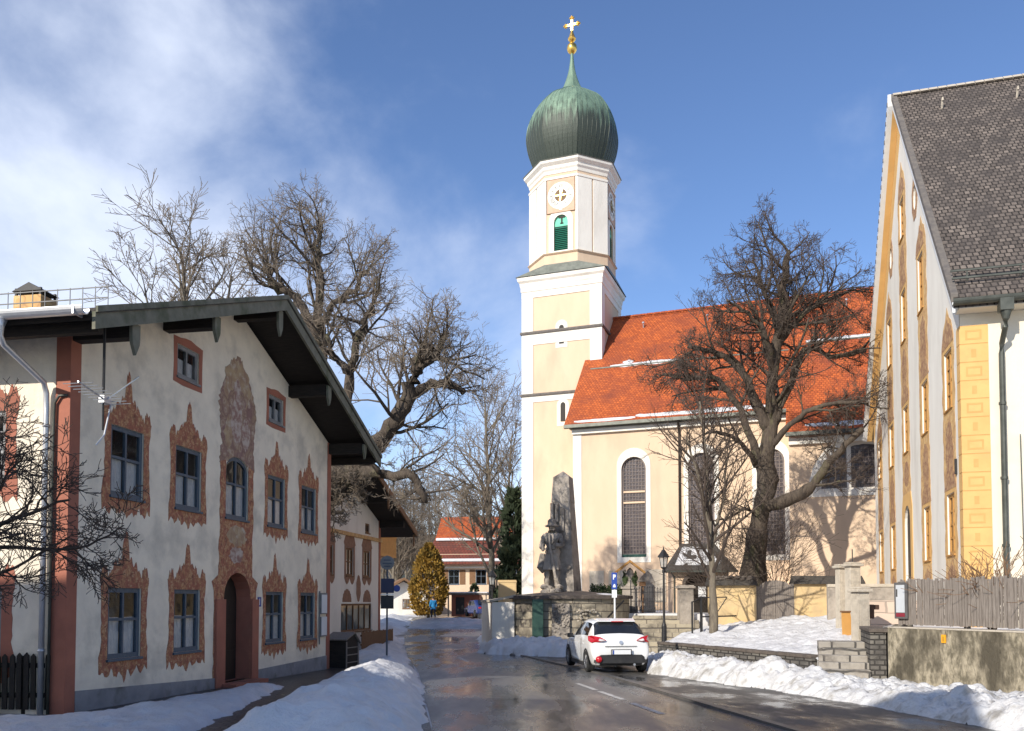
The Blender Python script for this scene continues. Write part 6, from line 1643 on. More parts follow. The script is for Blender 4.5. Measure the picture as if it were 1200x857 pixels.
# ------------------------------------------------------------------ lamps and signs
K['lampglass'] = glassmat('lantern_glass', (0.5, 0.5, 0.48), .5, .1)
def lamp(x, y, zb, h, label, group='black lantern street lamps'):
    o = thing('street_lamp', label, 'street lamp', (x, y, zb), .3, group)
    b = MB(); b.lathe([(.13, -.5), (.13, .05), (.10, .12), (.10, .7), (.075, .78), (.06, .82), (.045, 1.0), (.04, h - .85), (.06, h - .82), (.06, h - .76), (.03, h - .7)], 12); b.build('pole', K['iron'], o)
    b = MB(); b.lathe([(.05, h - .72), (.12, h - .68), (.13, h - .64)], 6)
    for k in range(6):
        a = k * math.pi / 3; b.tube([(.115 * math.cos(a), .115 * math.sin(a), h - .66), (.19 * math.cos(a), .19 * math.sin(a), h - .24)], .013, 4)
    b.build('lantern_frame', K['iron'], o)
    b = MB(); b.lathe([(.105, h - .655), (.178, h - .245)], 6, caps=False); b.build('lantern_glass', K['lampglass'], o)
    b = MB(); b.lathe([(.26, h - .26), (.25, h - .22), (.12, h - .06), (.10, h - .02), (.05, h + .03), (.02, h + .06), (.03, h + .09), (.005, h + .17)], 6); b.build('lantern_roof', K['iron'], o)
    b = MB(); b.lathe([(.02, h - .62), (.035, h - .5), (.02, h - .42)], 8); b.build('bulb', K['paper'], o)
lamp(5.87, 33.0, .1, 3.62, 'black lantern street lamp in front of the churchyard steps')
lamp(-.95, 41.0, -.35, 3.55, 'distant black lantern street lamp left of the whitewashed wall end')

ps = thing('parking_sign', 'slim white pole with a narrow blue parking sign behind the car', 'sign', (3.2, 26.6, -.25), R(-8))
b = MB(); b.tube([(0, 0, -.2), (0, 0, 2.9)], .03, 8); b.build('pole', K['whitepaint'], ps)
b = MB(); b.box(-.095, -.05, 2.38, .075, -.035, 2.90); pl_ = b.build('sign_plate', K['blue'], ps, bevel=.004)
b = MB(); b.box(-.05, -.056, 2.68, -.02, -.051, 2.84); b.plate([(-.02, 2.74), (.035, 2.76), (.035, 2.83), (-.02, 2.84)], [], -.056, -.051); b.build('letter_mark', K['paper'], pl_)
b = MB(); b.box(-.05, -.056, 2.44, .03, -.051, 2.50); b.box(-.03, -.056, 2.5, .015, -.051, 2.54); b.build('car_mark', K['paper'], pl_)
b = MB(); b.box(-.085, -.05, 2.12, .065, -.035, 2.36); b.build('lower_plate', K['paper'], ps)

bs = thing('bus_stop_sign', 'blue steel pole with a round grey sign back, navy panel and timetable box', 'sign', (-3.81, 26.05, gz(26)), R(6))
b = MB(); b.tube([(0, 0, -.2), (0, 0, 3.42)], .03, 8); b.build('pole', K['pole'], bs)
b = MB(); b.lathe([(.205, -.012), (.215, 0), (.205, .012)], 28); d_ = b.build('round_sign', K['signback'], bs); d_.location = (0, -.05, 3.20); d_.rotation_euler = (R(90), 0, 0)
b = MB()
for z, w in ((3.28, .11), (3.18, .14), (3.09, .10)): b.box(-w, -.078, z - .02, w, -.063, z + .02)
b.build('rail_bracket', K['pole'], bs)
b = MB(); b.box(-.19, -.06, 2.28, .21, -.03, 2.72); b.build('navy_panel', K['navy'], bs, bevel=.008)
b = MB(); b.box(-.19, -.08, 1.80, .2, -.03, 2.20); b.build('timetable_box', K['iron'], bs, bevel=.008)
b = MB(); b.box(-.2, -.035, 2.225, .2, -.02, 2.25); b.build('clamp', K['zinc'], bs)
b = MB(); b.lathe([(.10, -.008), (.105, 0), (.10, .008)], 20); d_ = b.build('blue_disc', K['blue'], bs); d_.location = (.29, .02, 2.42); d_.rotation_euler = (R(90), 0, 0)

# ------------------------------------------------------------------ left picket fence
pk = thing('picket_fence', 'dark old picket fence beside the red corner pilaster', 'fence', (-7.62, 14.42, gz(14.4)), R(180 - 4))
b = MB(); rng = random.Random(12)
for k in range(34):
    x = .03 + k * .125; h = 1.03 + .05 * (rng.random() - .5); l_x = .03 * (rng.random() - .5)
    b.yprism([(x, .08), (x + .085, .08), (x + .085 + l_x, h - .05), (x + .042 + l_x, h), (x + l_x, h - .05)], -.01, .018)
b.build('picket_panel', K['darkwood'], pk)
b = MB()
for z in (.28, .78): b.box(0, -.05, z, 4.3, -.012, z + .08)
b.build('rail', K['darkwood'], pk)
for x in (.6, 2.4, 4.2):
    b = MB(); b.box(x, -.13, -.3, x + .09, -.05, .98); b.build('post', K['darkwood'], pk)

# ------------------------------------------------------------------ neighbouring house beyond the left edge of the picture (its roof shades the street)
N0 = thing('neighbour_house', 'shaded chalet house on the left just before the painted house', 'house', (-6.8, -3.9, .3), R(170))
b = MB(); b.box(0.9, -4.2, -1, 22, 4.2, 8.6); b.xprism([(-4.2, 8.6), (4.2, 8.6), (4.2, 9.0), (0, 12.2), (-4.2, 9.0)], .9, 22); b.build('wall', K['plaster'], N0)
b = MB(); b.xprism([(-5.0, 8.9), (0, 12.6), (5.0, 8.9), (5.0, 8.7), (0, 12.35), (-5.0, 8.7)], -.1, 23); b.build('roof', K['roofdark'], N0)

# ------------------------------------------------------------------ far buildings
Y = thing('far_house', 'pale yellow house with brown shutters and a red roof at the end of the road', 'house', (-8.2, 93.0, 0), R(-8))
fw_ = [rect(x - .6, x + .6, 3.6, 5.2) for x in (1.9, 4.9, 8.2, 11.5, 14.8)]
b = MB(); b.plate([(0, -1), (19, -1), (19, 6.9), (0, 6.9)], fw_, 0, 0, .2); b.add([(0, 0, -1), (0, 11, -1), (0, 11, 6.9), (0, 5.5, 10.6), (0, 0, 6.9)], [(0, 1, 2, 3, 4)]); b.add([(19, 0, -1), (19, 11, -1), (19, 11, 6.9), (19, 5.5, 10.6), (19, 0, 6.9)], [(0, 1, 2, 3, 4)]); b.add([(0, 11, -1), (19, 11, -1), (19, 11, 6.9), (0, 11, 6.9)], [(0, 1, 2, 3)])
b.build('wall', K['cream'], Y)
for x in (1.9, 4.9, 8.2, 11.5, 14.8):
    w_ = window(Y, x, 0, 3.6, 1.2, 1.6, frame=K['bluewood'], curtain=False)
    for s_ in (-1, 1):
        b = MB(); b.box(s_ * .96 - .3, -.06, 0, s_ * .96 + .3, -.01, 1.6); b.build('shutter', K['brownwood'], w_)
b = MB(); b.box(0, -.05, 5.35, 19, 0, 5.55); b.build('cornice', K['white'], Y)
b = MB(); b.xprism([(-1.3, 5.9), (2.4, 8.6), (2.4, 8.45), (-1.3, 5.7)], -.9, 19.9); b.xprism([(12.3, 5.9), (5.5, 11.4), (5.5, 11.1), (12.3, 5.7)], -.9, 19.9); b.build('lower_roof', K['tiledark'], Y)
b = MB(); b.xprism([(2.2, 8.75), (5.5, 11.5), (5.5, 11.3), (2.2, 8.55)], -.7, 19.7); rfu = b.build('upper_roof', K['tile'], Y)
b = MB(); b.box(-.85, -1.2, 6.02, 8.5, -.7, 6.35); b.box(-.6, 2.0, 8.5, 12, 2.5, 8.82); b.box(9.5, -1.2, 6.02, 19, -.7, 6.3); b.build('roof_snow', K['snow'], Y, bevel=.1)
b = MB(); b.tube([(6.6, -.12, 5.8), (6.6, -.12, -.5)], .06, 6); b.build('downpipe', K['darkwood'], Y)
Z = thing('far_house', 'small white house with a brown roof left of the golden conifer', 'house', (-13.5, 88, 0), R(12))
b = MB(); b.plate([(0, -1), (4.6, -1), (4.6, 2.6), (2.3, 3.8), (0, 2.6)], [rect(2.2, 3.0, 1.0, 2.0)], 0, 0, .15); b.box(0, .01, -1, .05, 7, 2.6); b.box(4.55, .01, -1, 4.6, 7, 2.6); b.build('wall', K['white'], Z)
window(Z, 2.6, 0, 1.0, .8, 1.0, frame=K['brownwood'], curtain=False)
b = MB(); b.yprism([(-.9, 2.25), (2.3, 4.2), (5.5, 2.25), (5.5, 2.05), (2.3, 3.95), (-.9, 2.05)], -.9, 7.5); b.build('roof', K['brownwood'], Z)
kiosk = thing('kiosk', 'small dark red shelter with a snowy flat roof before the far yellow house', 'kiosk', (-5.6, 79, .35), R(-4))
b = MB(); b.box(0, 0, 0, 2.6, 2, 2.0); b.build('wall', K['redpil'], kiosk); b = MB(); b.box(-.4, -.5, 2.0, 3.4, 2.3, 2.15); b.build('roof', K['caprock'], kiosk); b = MB(); b.box(-.38, -.48, 2.152, 3.38, 2.28, 2.28); b.build('roof_snow', K['snow'], kiosk, bevel=.04)
b = MB()
for x in (-.3, 3.2): b.box(x, -.4, 0, x + .12, -.28, 2.0)
b.build('post', K['oldwood'], kiosk)
b = MB(); b.box(.4, -.03, .2, 1.2, -.005, 1.8); b.build('door', K['iron'], kiosk)

fc = thing('parked_car', 'distant dark blue car beyond the grey hump of the road', 'car', (-2.9, 76, .42), R(20))
def simplecar(parent, paint):
    b = MB(); pr_ = [(-2.0, .25), (2.0, .25), (2.05, .6), (1.9, .8), (1.0, .92), (.45, 1.4), (-1.0, 1.45), (-1.75, 1.0), (-2.02, .9), (-2.05, .5)]
    b.xprism(pr_, -.82, .82); b.build('body', paint, parent, bevel=.12)
    b = MB(); b.add([(-.62, -1.72, 1.05), (.62, -1.72, 1.05), (.52, -1.12, 1.40), (-.52, -1.12, 1.40)], [(0, 1, 2, 3)]); b.m = Matrix.Translation((0, -.04, .05)); b.add([(-.62, -1.72, 1.05), (.62, -1.72, 1.05), (.52, -1.12, 1.40), (-.52, -1.12, 1.40)], [(0, 1, 2, 3)]); b.build('rear_window', K['carglass'], parent)
    for sx in (-1, 1):
        b = MB(); b.xprism([(-1.3, .98), (.75, .96), (.4, 1.34), (-.95, 1.38)], sx * .822 - .004, sx * .822 + .004); b.build('side_window', K['carglass'], parent)
        b = MB(); b.box(sx * .62 - .12, -2.07, .72, sx * .62 + .12, -2.03, .86); b.build('tail_light', K['redlight'], parent)
        for y_ in (-1.25, 1.3):
            b = MB(); b.lathe([(.0, -.1), (.31, -.1), (.31, .1), (0, .1)], 18); w_ = b.build('wheel', K['tyre'], parent); w_.location = (sx * .75, y_, .31); w_.rotation_euler = (0, R(90), 0)
K['bluepaint'] = mat('dark_blue_car_paint', (0.02, 0.035, 0.13), (0.025, 0.04, 0.15), 3, .25, spec=.6)
simplecar(fc, K['bluepaint'])

# ------------------------------------------------------------------ person at the end of the road
K['jacket'] = mat('blue_jacket', (0.02, 0.20, 0.42), (0.015, 0.15, 0.33), 6, .8)
K['trousers'] = mat('dark_trousers', (0.025, 0.025, 0.032), (0.04, 0.04, 0.05), 6, .9)
K['skin'] = mat('skin', (0.52, 0.30, 0.21), (0.46, 0.26, 0.18), 5, .6)
K['hair'] = mat('dark_hair', (0.04, 0.028, 0.02), (0.06, 0.04, 0.03), 6, .7)
pz = thing('person', 'person in a bright blue jacket and dark trousers at the far road end', 'person', (-6.2, 67.2, gz(67.2) + .3), R(200))
pv = [(0, 0, .92), (0, 0, 1.12), (0, -.01, 1.32), (0, 0, 1.45), (0, -.02, 1.53), (0, -.03, 1.64), (.19, 0, 1.38), (.25, .05, 1.10), (.22, -.12, .90), (.215, -.17, .83), (-.19, 0, 1.38), (-.25, -.02, 1.10), (-.24, .10, .90), (-.235, .13, .83),
      (.09, 0, .84), (.10, -.14, .48), (.10, -.12, .08), (.10, -.24, .03), (-.09, 0, .84), (-.10, .10, .48), (-.10, .24, .10), (-.10, .14, .03)]
pe = [(0, 1), (1, 2), (2, 3), (3, 4), (4, 5), (2, 6), (6, 7), (7, 8), (8, 9), (2, 10), (10, 11), (11, 12), (12, 13), (0, 14), (14, 15), (15, 16), (16, 17), (0, 18), (18, 19), (19, 20), (20, 21)]
prd = [.14, .13, .15, .055, .075, .09, .065, .05, .036, .042, .065, .05, .036, .042, .085, .06, .042, .04, .085, .06, .042, .04]
skin_mesh('body', pv, pe, prd, K['skin'], pz)
skin_mesh('jacket', [pv[k] for k in (0, 1, 2, 6, 7, 8, 10, 11, 12)] + [(0, 0, .80), (0, 0, 1.40)], [(0, 1), (1, 2), (2, 3), (3, 4), (4, 5), (2, 6), (6, 7), (7, 8), (0, 9), (2, 10)], [.19, .175, .19, .09, .075, .06, .09, .075, .06, .19, .09], K['jacket'], pz)
skin_mesh('trousers', [pv[k] for k in (0, 14, 15, 16, 18, 19, 20)], [(0, 1), (1, 2), (2, 3), (0, 4), (4, 5), (5, 6)], [.17, .11, .085, .06, .11, .085, .06], K['trousers'], pz)
b = MB(); b.lathe([(.02, 1.56), (.10, 1.58), (.115, 1.66), (.10, 1.73), (.03, 1.765)], 12, (0, .015, 0)); b.build('hair', K['hair'], pz, smooth=True)

# ------------------------------------------------------------------ bare trees
def grow(mbT, mbC, p, d, L, r, lvl, rng, prm, maxl):
    nseg = prm['seg'][min(lvl, len(prm['seg']) - 1)]
    pts = [Vector(p)]; rad = [r]; d = Vector(d).normalized()
    wig = prm['wig']; trop = prm['trop'][min(lvl, len(prm['trop']) - 1)]
    for k in range(nseg):
        d = (d + Vector((rng.gauss(0, wig), rng.gauss(0, wig), rng.gauss(0, wig) + trop))).normalized()
        pts.append(pts[-1] + d * (L / nseg)); rad.append(max(prm['rmin'], r * (1 - .62 * (k + 1) / nseg)))
    sides = (8, 6, 5, 4, 3, 3)[min(lvl, 5)]
    (mbT if lvl <= prm.get('tl', 1) else mbC).tube(pts, rad, sides, cap=lvl < 2)
    if lvl < maxl: spawn(mbT, mbC, pts, rad, L, lvl, rng, prm, maxl)

def spawn(mbT, mbC, pts, rad, L, lvl, rng, prm, maxl, t0=None):
    n = prm['n'][min(lvl, len(prm['n']) - 1)]
    t0 = prm['t0'] if t0 is None else t0
    for k in range(n):
        t = t0 + (1 - t0) * (k + rng.random() * .9) / n
        f = t * (len(pts) - 1); i = min(int(f), len(pts) - 2); u = f - i
        p = pts[i].lerp(pts[i + 1], u); r = rad[i] + (rad[i + 1] - rad[i]) * u
        ax = (pts[i + 1] - pts[i]).normalized()
        q = ax.orthogonal().normalized(); q.rotate(Matrix.Rotation(rng.random() * 6.283, 3, ax))
        an = R(prm['ang'] + rng.gauss(0, 11))
        d = ax * math.cos(an) + q * math.sin(an)
        nl = L * prm['ratio'][min(lvl, len(prm['ratio']) - 1)] * (0.65 + .6 * rng.random()) * (1.05 - .35 * t)
        grow(mbT, mbC, p, d, nl, max(prm['rmin'], min(r * .62, nl * .028)), lvl + 1, rng, prm, maxl)

def smooth_limb(pts, n=4):
    return [Vector(p) for p in catmull([tuple(p) for p in pts], n)]

def bare_tree(name, label, base, limbs, prm, seed, bark, twig, maxl=4, group=None, gnarl=.06):
    """limbs: list of (points in world space, r0, r1, extra spawn factor)"""
    rng = random.Random(seed)
    o = thing(name, label, 'tree', base, 0, group)
    T, Cr = MB(), MB(); B = Vector(base)
    for pts, r0, r1, nn_, L, t0 in limbs:
        sp_ = smooth_limb([Vector(p) - B for p in pts], 4)
        for k in range(1, len(sp_)): sp_[k] += Vector((rng.gauss(0, gnarl), rng.gauss(0, gnarl), rng.gauss(0, gnarl * .5)))
        rr = [(r0 + (r1 - r0) * (k / (len(sp_) - 1)) ** .62) * (1 + .10 * rng.gauss(0, 1) * (gnarl > 0.03)) for k in range(len(sp_))]
        T.tube(sp_, rr, 10)
        q = dict(prm); q['n'] = [nn_] + list(prm['n'][1:])
        if nn_: spawn(T, Cr, sp_, rr, L, 0, rng, q, maxl, t0)
    T.build('trunk', bark, o, smooth=True, weld=False)
    Cr.build('crown', twig, o, weld=False)
    return o
OLD = dict(seg=(5, 5, 4, 3, 3), wig=.18, trop=(.06, .08, .06, .04, .02), rmin=.0062, n=(9, 6, 5, 4), t0=.22, ang=48, ratio=(1, .62, .60, .58), tl=1)
# the gnarled old tree between the two painted houses
bt_ = (-7.75, 29.6, -.3)
bare_tree('old_tree', 'huge gnarled pollarded tree leaning out between the two painted houses', bt_, [
    ([(-7.75, 29.6, -.5), (-7.65, 29.8, 2.2), (-7.2, 30.2, 4.3), (-6.6, 30.7, 5.7), (-6.1, 31, 6.4)], .62, .50, 0, 2, .5),
    ([(-6.1, 31, 6.0), (-5.5, 30.9, 7.0), (-4.45, 30.5, 7.95), (-3.75, 30, 8.9), (-3.4, 30, 9.9), (-2.9, 30, 10.9)], .48, .20, 16, 2.6, .35),
    ([(-3.8, 30, 8.8), (-3.1, 30, 9.4), (-2.3, 29.9, 9.5), (-1.7, 29.8, 9.1)], .22, .09, 9, 2.0, .3),
    ([(-3.5, 30, 9.9), (-2.9, 30, 10.3), (-2.3, 30, 11.3)], .2, .1, 9, 2.2, .3),
    ([(-5.6, 31, 6.6), (-4.4, 30, 6.2), (-3.5, 29.5, 6.1), (-3.0, 29.5, 5.2)], .24, .12, 8, 2.0, .35),
    ([(-4.4, 30, 6.2), (-4.9, 29.8, 6.5), (-4.7, 29.6, 6.9)], .14, .05, 3, 1.2, .35),
    ([(-6.15, 31, 6.2), (-6.3, 31.8, 8.8), (-6.1, 32, 10.6), (-5.7, 32, 12.1), (-5.2, 32, 12.9)], .30, .12, 13, 2.4, .4),
    ([(-6.1, 32, 10.4), (-6.8, 32, 11.0), (-7.0, 31.8, 11.8)], .18, .09, 6, 2.0, .35),
    ([(-6.15, 31, 6.2), (-7.05, 32.3, 9.4), (-7.55, 33, 11.9), (-7.5, 33, 13.9), (-7.65, 33, 15.4), (-7.5, 33, 16.6)], .34, .10, 17, 2.7, .5),
    ([(-7.5, 33, 11.6), (-8.1, 33, 13.2), (-8.8, 33, 13.9), (-9.4, 33, 14.1), (-9.6, 33, 14.8)], .24, .10, 12, 2.5, .35),
    ([(-7.5, 33, 12.4), (-6.9, 33, 13.4), (-6.2, 33, 14.0), (-5.6, 33, 14.9)], .2, .08, 10, 2.3, .35),
    ([(-7.0, 30.4, 4.7), (-6.9, 30.0, 5.6), (-6.5, 29.6, 6.3)], .22, .08, 14, 1.0, .1),
    ([(-6.8, 30.6, 5.2), (-6.2, 30.3, 5.6), (-5.8, 30.0, 6.0)], .20, .07, 16, 1.0, .1),
    ([(-6.7, 30.6, 5.4), (-6.3, 30.2, 4.9), (-5.9, 29.9, 4.9)], .12, .05, 10, .9, .1),
], OLD, 11, K['bark'], K['twiglight'], 4, gnarl=.07)
# big linden in front of the church
LIN = dict(seg=(5, 5, 4, 3, 3), wig=.16, trop=(.03, .045, .03, .01, 0), rmin=.0072, n=(8, 6, 5, 5), t0=.2, ang=47, ratio=(1, .62, .60, .58), tl=1)
bare_tree('linden_tree', 'great dark bare linden rising behind the churchyard wall before the church roof', (10.7, 38.2, 1.2), [
    ([(10.65, 38.2, .9), (10.8, 38.1, 3.0), (11.05, 38, 5.2), (11.35, 38, 7.2), (11.55, 38, 9.3), (11.7, 38, 11.6), (11.95, 38, 13.8), (12.3, 38, 16.0), (12.5, 38, 17.6)], .70, .12, 22, 3.6, .48),
    ([(11.3, 38, 6.0), (12.4, 37.3, 6.3), (13.4, 37, 7.1), (14.3, 37, 8.3), (15.3, 37, 9.3)], .34, .12, 9, 2.3, .4),
    ([(11.5, 38, 9.4), (10.75, 38, 11.3), (10.0, 38, 12.5), (9.0, 38, 13.0), (7.9, 38, 13.2)], .28, .09, 13, 2.7, .3),
    ([(11.2, 38, 6.9), (10.9, 38, 8.4), (10.25, 38, 10.3), (9.6, 38, 11.4), (8.8, 37.8, 11.8), (7.7, 37.6, 11.6)], .27, .08, 13, 2.7, .35),
    ([(11.6, 38, 9.6), (12.6, 38.2, 11.6), (13.4, 38.5, 13.2), (14.6, 38.5, 12.9), (16.1, 38.5, 13.2)], .26, .08, 12, 2.6, .3),
    ([(11.8, 38, 13), (12.9, 38, 14.4), (13.9, 38, 15.2), (15.4, 38, 15.8)], .20, .06, 11, 2.4, .25),
    ([(12.0, 38, 14.2), (11.4, 38, 15.8), (10.9, 38, 17.2)], .17, .05, 10, 2.3, .25),
    ([(11.7, 38, 11.8), (11.2, 37, 13.2), (10.2, 36.4, 14.2), (9.2, 36, 14.6)], .18, .05, 10, 2.4, .25),
    ([(11.8, 38, 12.4), (12.6, 39.2, 14.2), (13.2, 40, 15.8)], .18, .06, 10, 2.4, .25),
    ([(11.5, 38, 8.6), (12.5, 36.9, 9.8), (13.8, 36, 10.2), (15.0, 35.6, 10.0)], .18, .06, 9, 2.3, .25),
    ([(11.1, 38, 5.4), (10.4, 37.6, 5.8), (9.6, 37.2, 5.5), (8.9, 37.0, 5.2)], .10, .04, 8, 1.5, .2),
    ([(10.9, 38, 7.8), (10.0, 37.0, 8.6), (9.0, 36.4, 9.0), (8.2, 36.2, 8.9)], .14, .05, 9, 2.1, .25),
], LIN, 5, K['bark'], K['twig'], 4, gnarl=.05)
YNG = dict(seg=(6, 5, 4, 3), wig=.09, trop=(.08, .06, .04, .02), rmin=.0065, n=(16, 5, 4, 3), t0=.3, ang=38, ratio=(1, .55, .5, .5), tl=0)
bare_tree('young_tree', 'slim young bare tree on the snow slope before the church windows', (7.6, 32.4, .5), [
    ([(7.65, 32.4, .4), (7.62, 32.4, 2.2), (7.55, 32.4, 4.4), (7.45, 32.4, 6.4), (7.3, 32.4, 8.2), (7.2, 32.4, 9.4)], .20, .03, 26, 3.0, .22),
    ([(7.55, 32.4, 4.4), (7.1, 32.3, 6.4), (6.6, 32.2, 8.0)], .10, .03, 12, 1.8, .2),
    ([(7.58, 32.4, 3.8), (8.0, 32.3, 5.6), (8.2, 32.2, 7.4)], .09, .03, 10, 1.7, .2),
], YNG, 8, K['barklight'], K['twig'], 3, gnarl=.02)
# branches reaching in at the left edge
FR = dict(seg=(5, 5, 4, 3), wig=.17, trop=(.03, .03, .02, .02), rmin=.0045, n=(8, 7, 6, 4), t0=.15, ang=45, ratio=(1, .6, .55, .55), tl=0)
bare_tree('apple_tree', 'bare dark tree at the left edge reaching over the dark picket fence', (-9.6, 11.6, -.12), [
    ([(-9.6, 11.6, -.3), (-9.5, 11.6, .8), (-9.2, 11.6, 1.6)], .16, .13, 0, 1, .5),
    ([(-9.2, 11.6, 1.5), (-8.4, 11.4, 2.0), (-7.4, 11.3, 2.45), (-6.6, 11.3, 2.85), (-5.9, 11.3, 3.1)], .09, .015, 13, 1.15, .3),
    ([(-8.6, 11.4, 1.9), (-7.6, 11.2, 1.95), (-6.7, 11.1, 2.1), (-5.9, 11.1, 2.5)], .06, .012, 11, 1.0, .3),
    ([(-9.2, 11.6, 1.6), (-8.5, 11.5, 2.6), (-7.6, 11.4, 3.2), (-6.9, 11.4, 3.9)], .08, .012, 12, 1.1, .3),
    ([(-7.6, 11.3, 2.4), (-6.8, 11.2, 3.2), (-6.4, 11.2, 3.7)], .035, .01, 8, .8, .2),
    ([(-7.3, 11.3, 2.5), (-6.4, 11.4, 2.45), (-5.7, 11.4, 2.5), (-5.2, 11.4, 2.75)], .04, .008, 10, .75, .25),
    ([(-9.1, 11.6, 1.6), (-9.0, 11.5, 2.8), (-8.2, 11.5, 4.0)], .07, .012, 10, 1.1, .3),
], FR, 14, K['twig'], K['twig'], 3, gnarl=.025)
# middle-distance and background trees
MID = dict(seg=(6, 5, 4, 3), wig=.11, trop=(.07, .05, .03, .01), rmin=.011, n=(20, 8, 6, 4), t0=.3, ang=40, ratio=(1, .55, .55, .5), tl=1)
bare_tree('roadside_tree', 'tall pale bare tree standing right of the far road before the red roof', (-1.55, 62.00, -0.79), [
    ([(-1.55, 62.00, -1.04), (-1.43, 62.00, 2.68), (-1.55, 62.00, 5.78), (-1.74, 62.00, 9.50), (-1.86, 62.00, 12.97), (-1.98, 62.00, 15.95)], .38, .05, 32, 5.4, .35),
    ([(-1.49, 62.00, 3.30), (-2.73, 61.75, 6.40), (-3.47, 61.50, 9.75)], .13, .04, 14, 2.6, .25),
    ([(-1.55, 62.00, 4.79), (-0.37, 62.25, 8.01), (0.12, 62.37, 11.36)], .14, .04, 14, 2.6, .25)], MID, 21, K['barklight'], K['twiglight'], 3, gnarl=.03)
bare_tree('roadside_tree', 'slender bare tree close against the left edge of the church tower', (-0.52, 70.20, -0.52), [
    ([(-0.55, 70.20, -0.92), (-0.78, 70.20, 5.71), (-0.33, 70.20, 11.18), (0.00, 70.20, 15.86)], .30, .045, 26, 5.0, .3)], MID, 22, K['barklight'], K['twiglight'], 3, gnarl=.03)
bare_tree('garden_tree', 'pale bare tree rising behind the roof of the large painted house', (-15.8, 41, 0), [
    ([(-15.8, 41, -.3), (-15.8, 41, 6), (-15.6, 41, 12), (-15.9, 41, 16.5), (-16.2, 41, 19)], .34, .05, 20, 4.0, .5),
    ([(-15.7, 41, 11), (-17.0, 41, 14), (-17.9, 41, 17.0)], .16, .04, 14, 3.0, .3),
    ([(-15.7, 41, 11.5), (-14.4, 41, 14.5), (-13.6, 41, 17.6)], .16, .04, 14, 3.0, .3)], MID, 23, K['barklight'], K['twiglight'], 3, gnarl=.03)
proto = bare_tree('wood_tree', 'thin bare tree of the far wood behind the golden conifer', (-14, 104, .5), [
    ([(-14, 104, .2), (-13.9, 104, 5), (-14.1, 104, 10), (-14, 104, 14.5)], .22, .04, 22, 3.6, .25)], MID, 24, K['barklight'], K['twiglight'], 3, 'bare trees of the far wood', gnarl=.03)
rng = random.Random(77)
for k in range(30):
    c = copy_tree(proto); y = 100 + 40 * rng.random(); x = (-.155 + .115 * (k + rng.random()) / 30) * y
    c.location = (x, y, .4); c.rotation_euler = (0, 0, rng.random() * 6.28); s_ = .75 + .5 * rng.random(); c.scale = (s_, s_, s_)
SHR = dict(seg=(5, 4, 3), wig=.14, trop=(.05, .03, .02), rmin=.006, n=(7, 6, 4), t0=.15, ang=38, ratio=(1, .6, .55), tl=0)
def shrub(name, label, x, y, z, h, n_, seed, twig, spread=.8):
    rng = random.Random(seed)
    o = thing(name, label, 'shrub', (x, y, z)); T, Cr = MB(), MB()
    for k in range(n_):
        a = rng.random() * 6.28; d = Vector((math.cos(a) * spread * rng.random(), math.sin(a) * spread * rng.random(), 1)).normalized()
        grow(T, Cr, (.12 * math.cos(a), .12 * math.sin(a), -.1), d, h * (.7 + .5 * rng.random()), .018, 0, rng, SHR, 2)
    T.build('stem', twig, o, weld=False); Cr.build('twig', twig, o, weld=False); return o
K['reed'] = mat('dry_reed_stem', (0.24, 0.14, 0.075), (0.17, 0.10, 0.06), 3, .9)
shrub('shrub', 'leafless spreading shrub behind the yellow churchyard wall', 11.9, 38.2, 1.2, 3.6, 10, 3, K['twig'])
shrub('shrub', 'dry brown shrub behind the left half of the picket fence', 10.75, 18.9, 1.05, 1.15, 9, 4, K['reed'], .35)
shrub('shrub', 'dry brown shrub behind the right half of the picket fence', 11.3, 17.4, 1.05, 1.1, 8, 6, K['reed'], .35)
shrub('shrub', 'leafless shrub against the gatehouse wall', 9.0, 37.0, 1.2, 2.4, 8, 9, K['twig'])

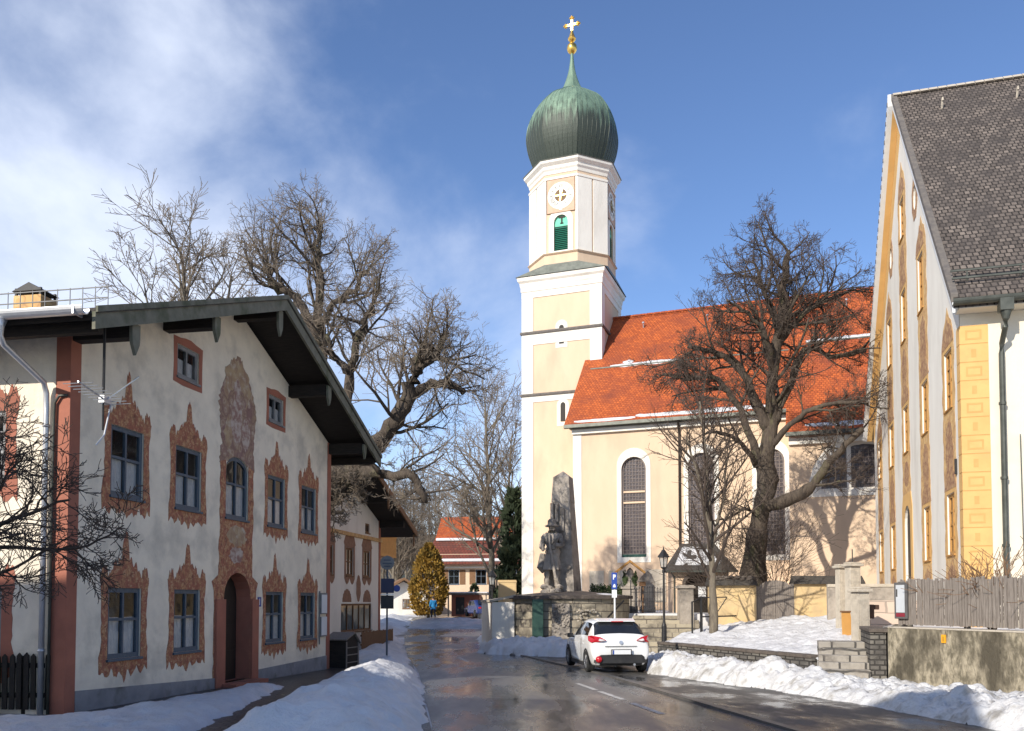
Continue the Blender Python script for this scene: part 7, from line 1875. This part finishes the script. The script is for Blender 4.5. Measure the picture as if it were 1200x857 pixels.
# ------------------------------------------------------------------ evergreens
def leafy(name, label, base, h, rad, n_, seed, leaf, cat='tree', size=.28, profile=None, trunk=True):
    rng = random.Random(seed); o = thing(name, label, cat, base); b = MB()
    profile = profile or (lambda t: math.sin(min(1, t * 1.1 + .12) * math.pi) ** .6 * (1 - t * .45))
    clumps = [(rng.random() ** 1.1, rng.random() * 6.28, .7 + .4 * rng.random()) for _ in range(max(10, n_ // 60))]
    for k in range(n_):
        t, a, q = clumps[rng.randrange(len(clumps))]
        t = min(1, max(0, t + rng.gauss(0, .045))); a += rng.gauss(0, .28)
        r_ = rad * profile(t) * q * (1 - .35 * rng.random() ** 2)
        p = Vector((r_ * math.cos(a), r_ * math.sin(a), .25 + t * (h - .3)))
        d = Vector((math.cos(a) * .7 + rng.gauss(0, .4), math.sin(a) * .7 + rng.gauss(0, .4), .8 + rng.gauss(0, .4))).normalized()
        s_ = size * (.5 + .8 * rng.random()); w_ = d.orthogonal().normalized(); w_.rotate(Matrix.Rotation(rng.random() * 6.28, 3, d)); w_ *= s_ * .28
        b.add([p - w_ * .5, p + d * s_ * .5 - w_, p + d * s_, p + d * s_ * .5 + w_], [(0, 1, 2, 3)])
    b.build('crown', leaf, o, weld=False)
    if trunk:
        b = MB(); b.tube([(0, 0, -.4), (0.03, 0, h * .4), (0, .03, h * .85)], [.14, .09, .03], 7); b.build('trunk', K['bark'], o)
    return o
leafy('conifer', 'golden yellow conifer beside the far road', (-7.35, 75, .3), 6.4, 1.42, 8000, 2, K['thuja'], size=.30, profile=lambda t: max(0.05, 1 - max(0, t) ** 3.2) ** .7 * min(1, .6 + t * 2.2) * 1.12)
leafy('fir_tree', 'dark green fir at the left edge of the church tower', (.1, 60, 0), 9.5, 1.7, 4500, 3, K['firgreen'], size=.5, profile=lambda t: (1 - t) ** .8 * (.75 + .25 * math.sin(t * 40)) + .05)
leafy('fir_tree', 'small dark fir before the far yellow house', (-3.6, 82, .5), 2.8, .9, 1200, 4, K['firgreen'], size=.3, profile=lambda t: (1 - t) ** .8 + .05)
def boxhedge(name, label, x0, x1, y0, y1, z0, z1, rot, loc, n_, seed):
    rng = random.Random(seed); o = thing(name, label, 'hedge', loc, rot); b = MB()
    for k in range(n_):
        p = Vector((x0 + (x1 - x0) * rng.random(), y0 + (y1 - y0) * rng.random(), z0 + (z1 - z0) * rng.random() * (.85 + .3 * rng.random())))
        d = Vector((rng.gauss(0, 1), rng.gauss(0, 1), rng.gauss(.5, 1))).normalized(); w_ = d.orthogonal().normalized() * .03; s_ = .09
        b.add([p - w_ * .4, p + d * s_ * .5 - w_, p + d * s_, p + d * s_ * .5 + w_], [(0, 1, 2, 3)])
    return b.build('foliage', K['hedge'], o, weld=False)
boxhedge('hedge', 'low dark hedge behind the memorial cap, left of the shrine', 0, 1.55, 0, .5, 0, .75, R(-20), (3.55, 39.4, 1.7), 2600, 5)
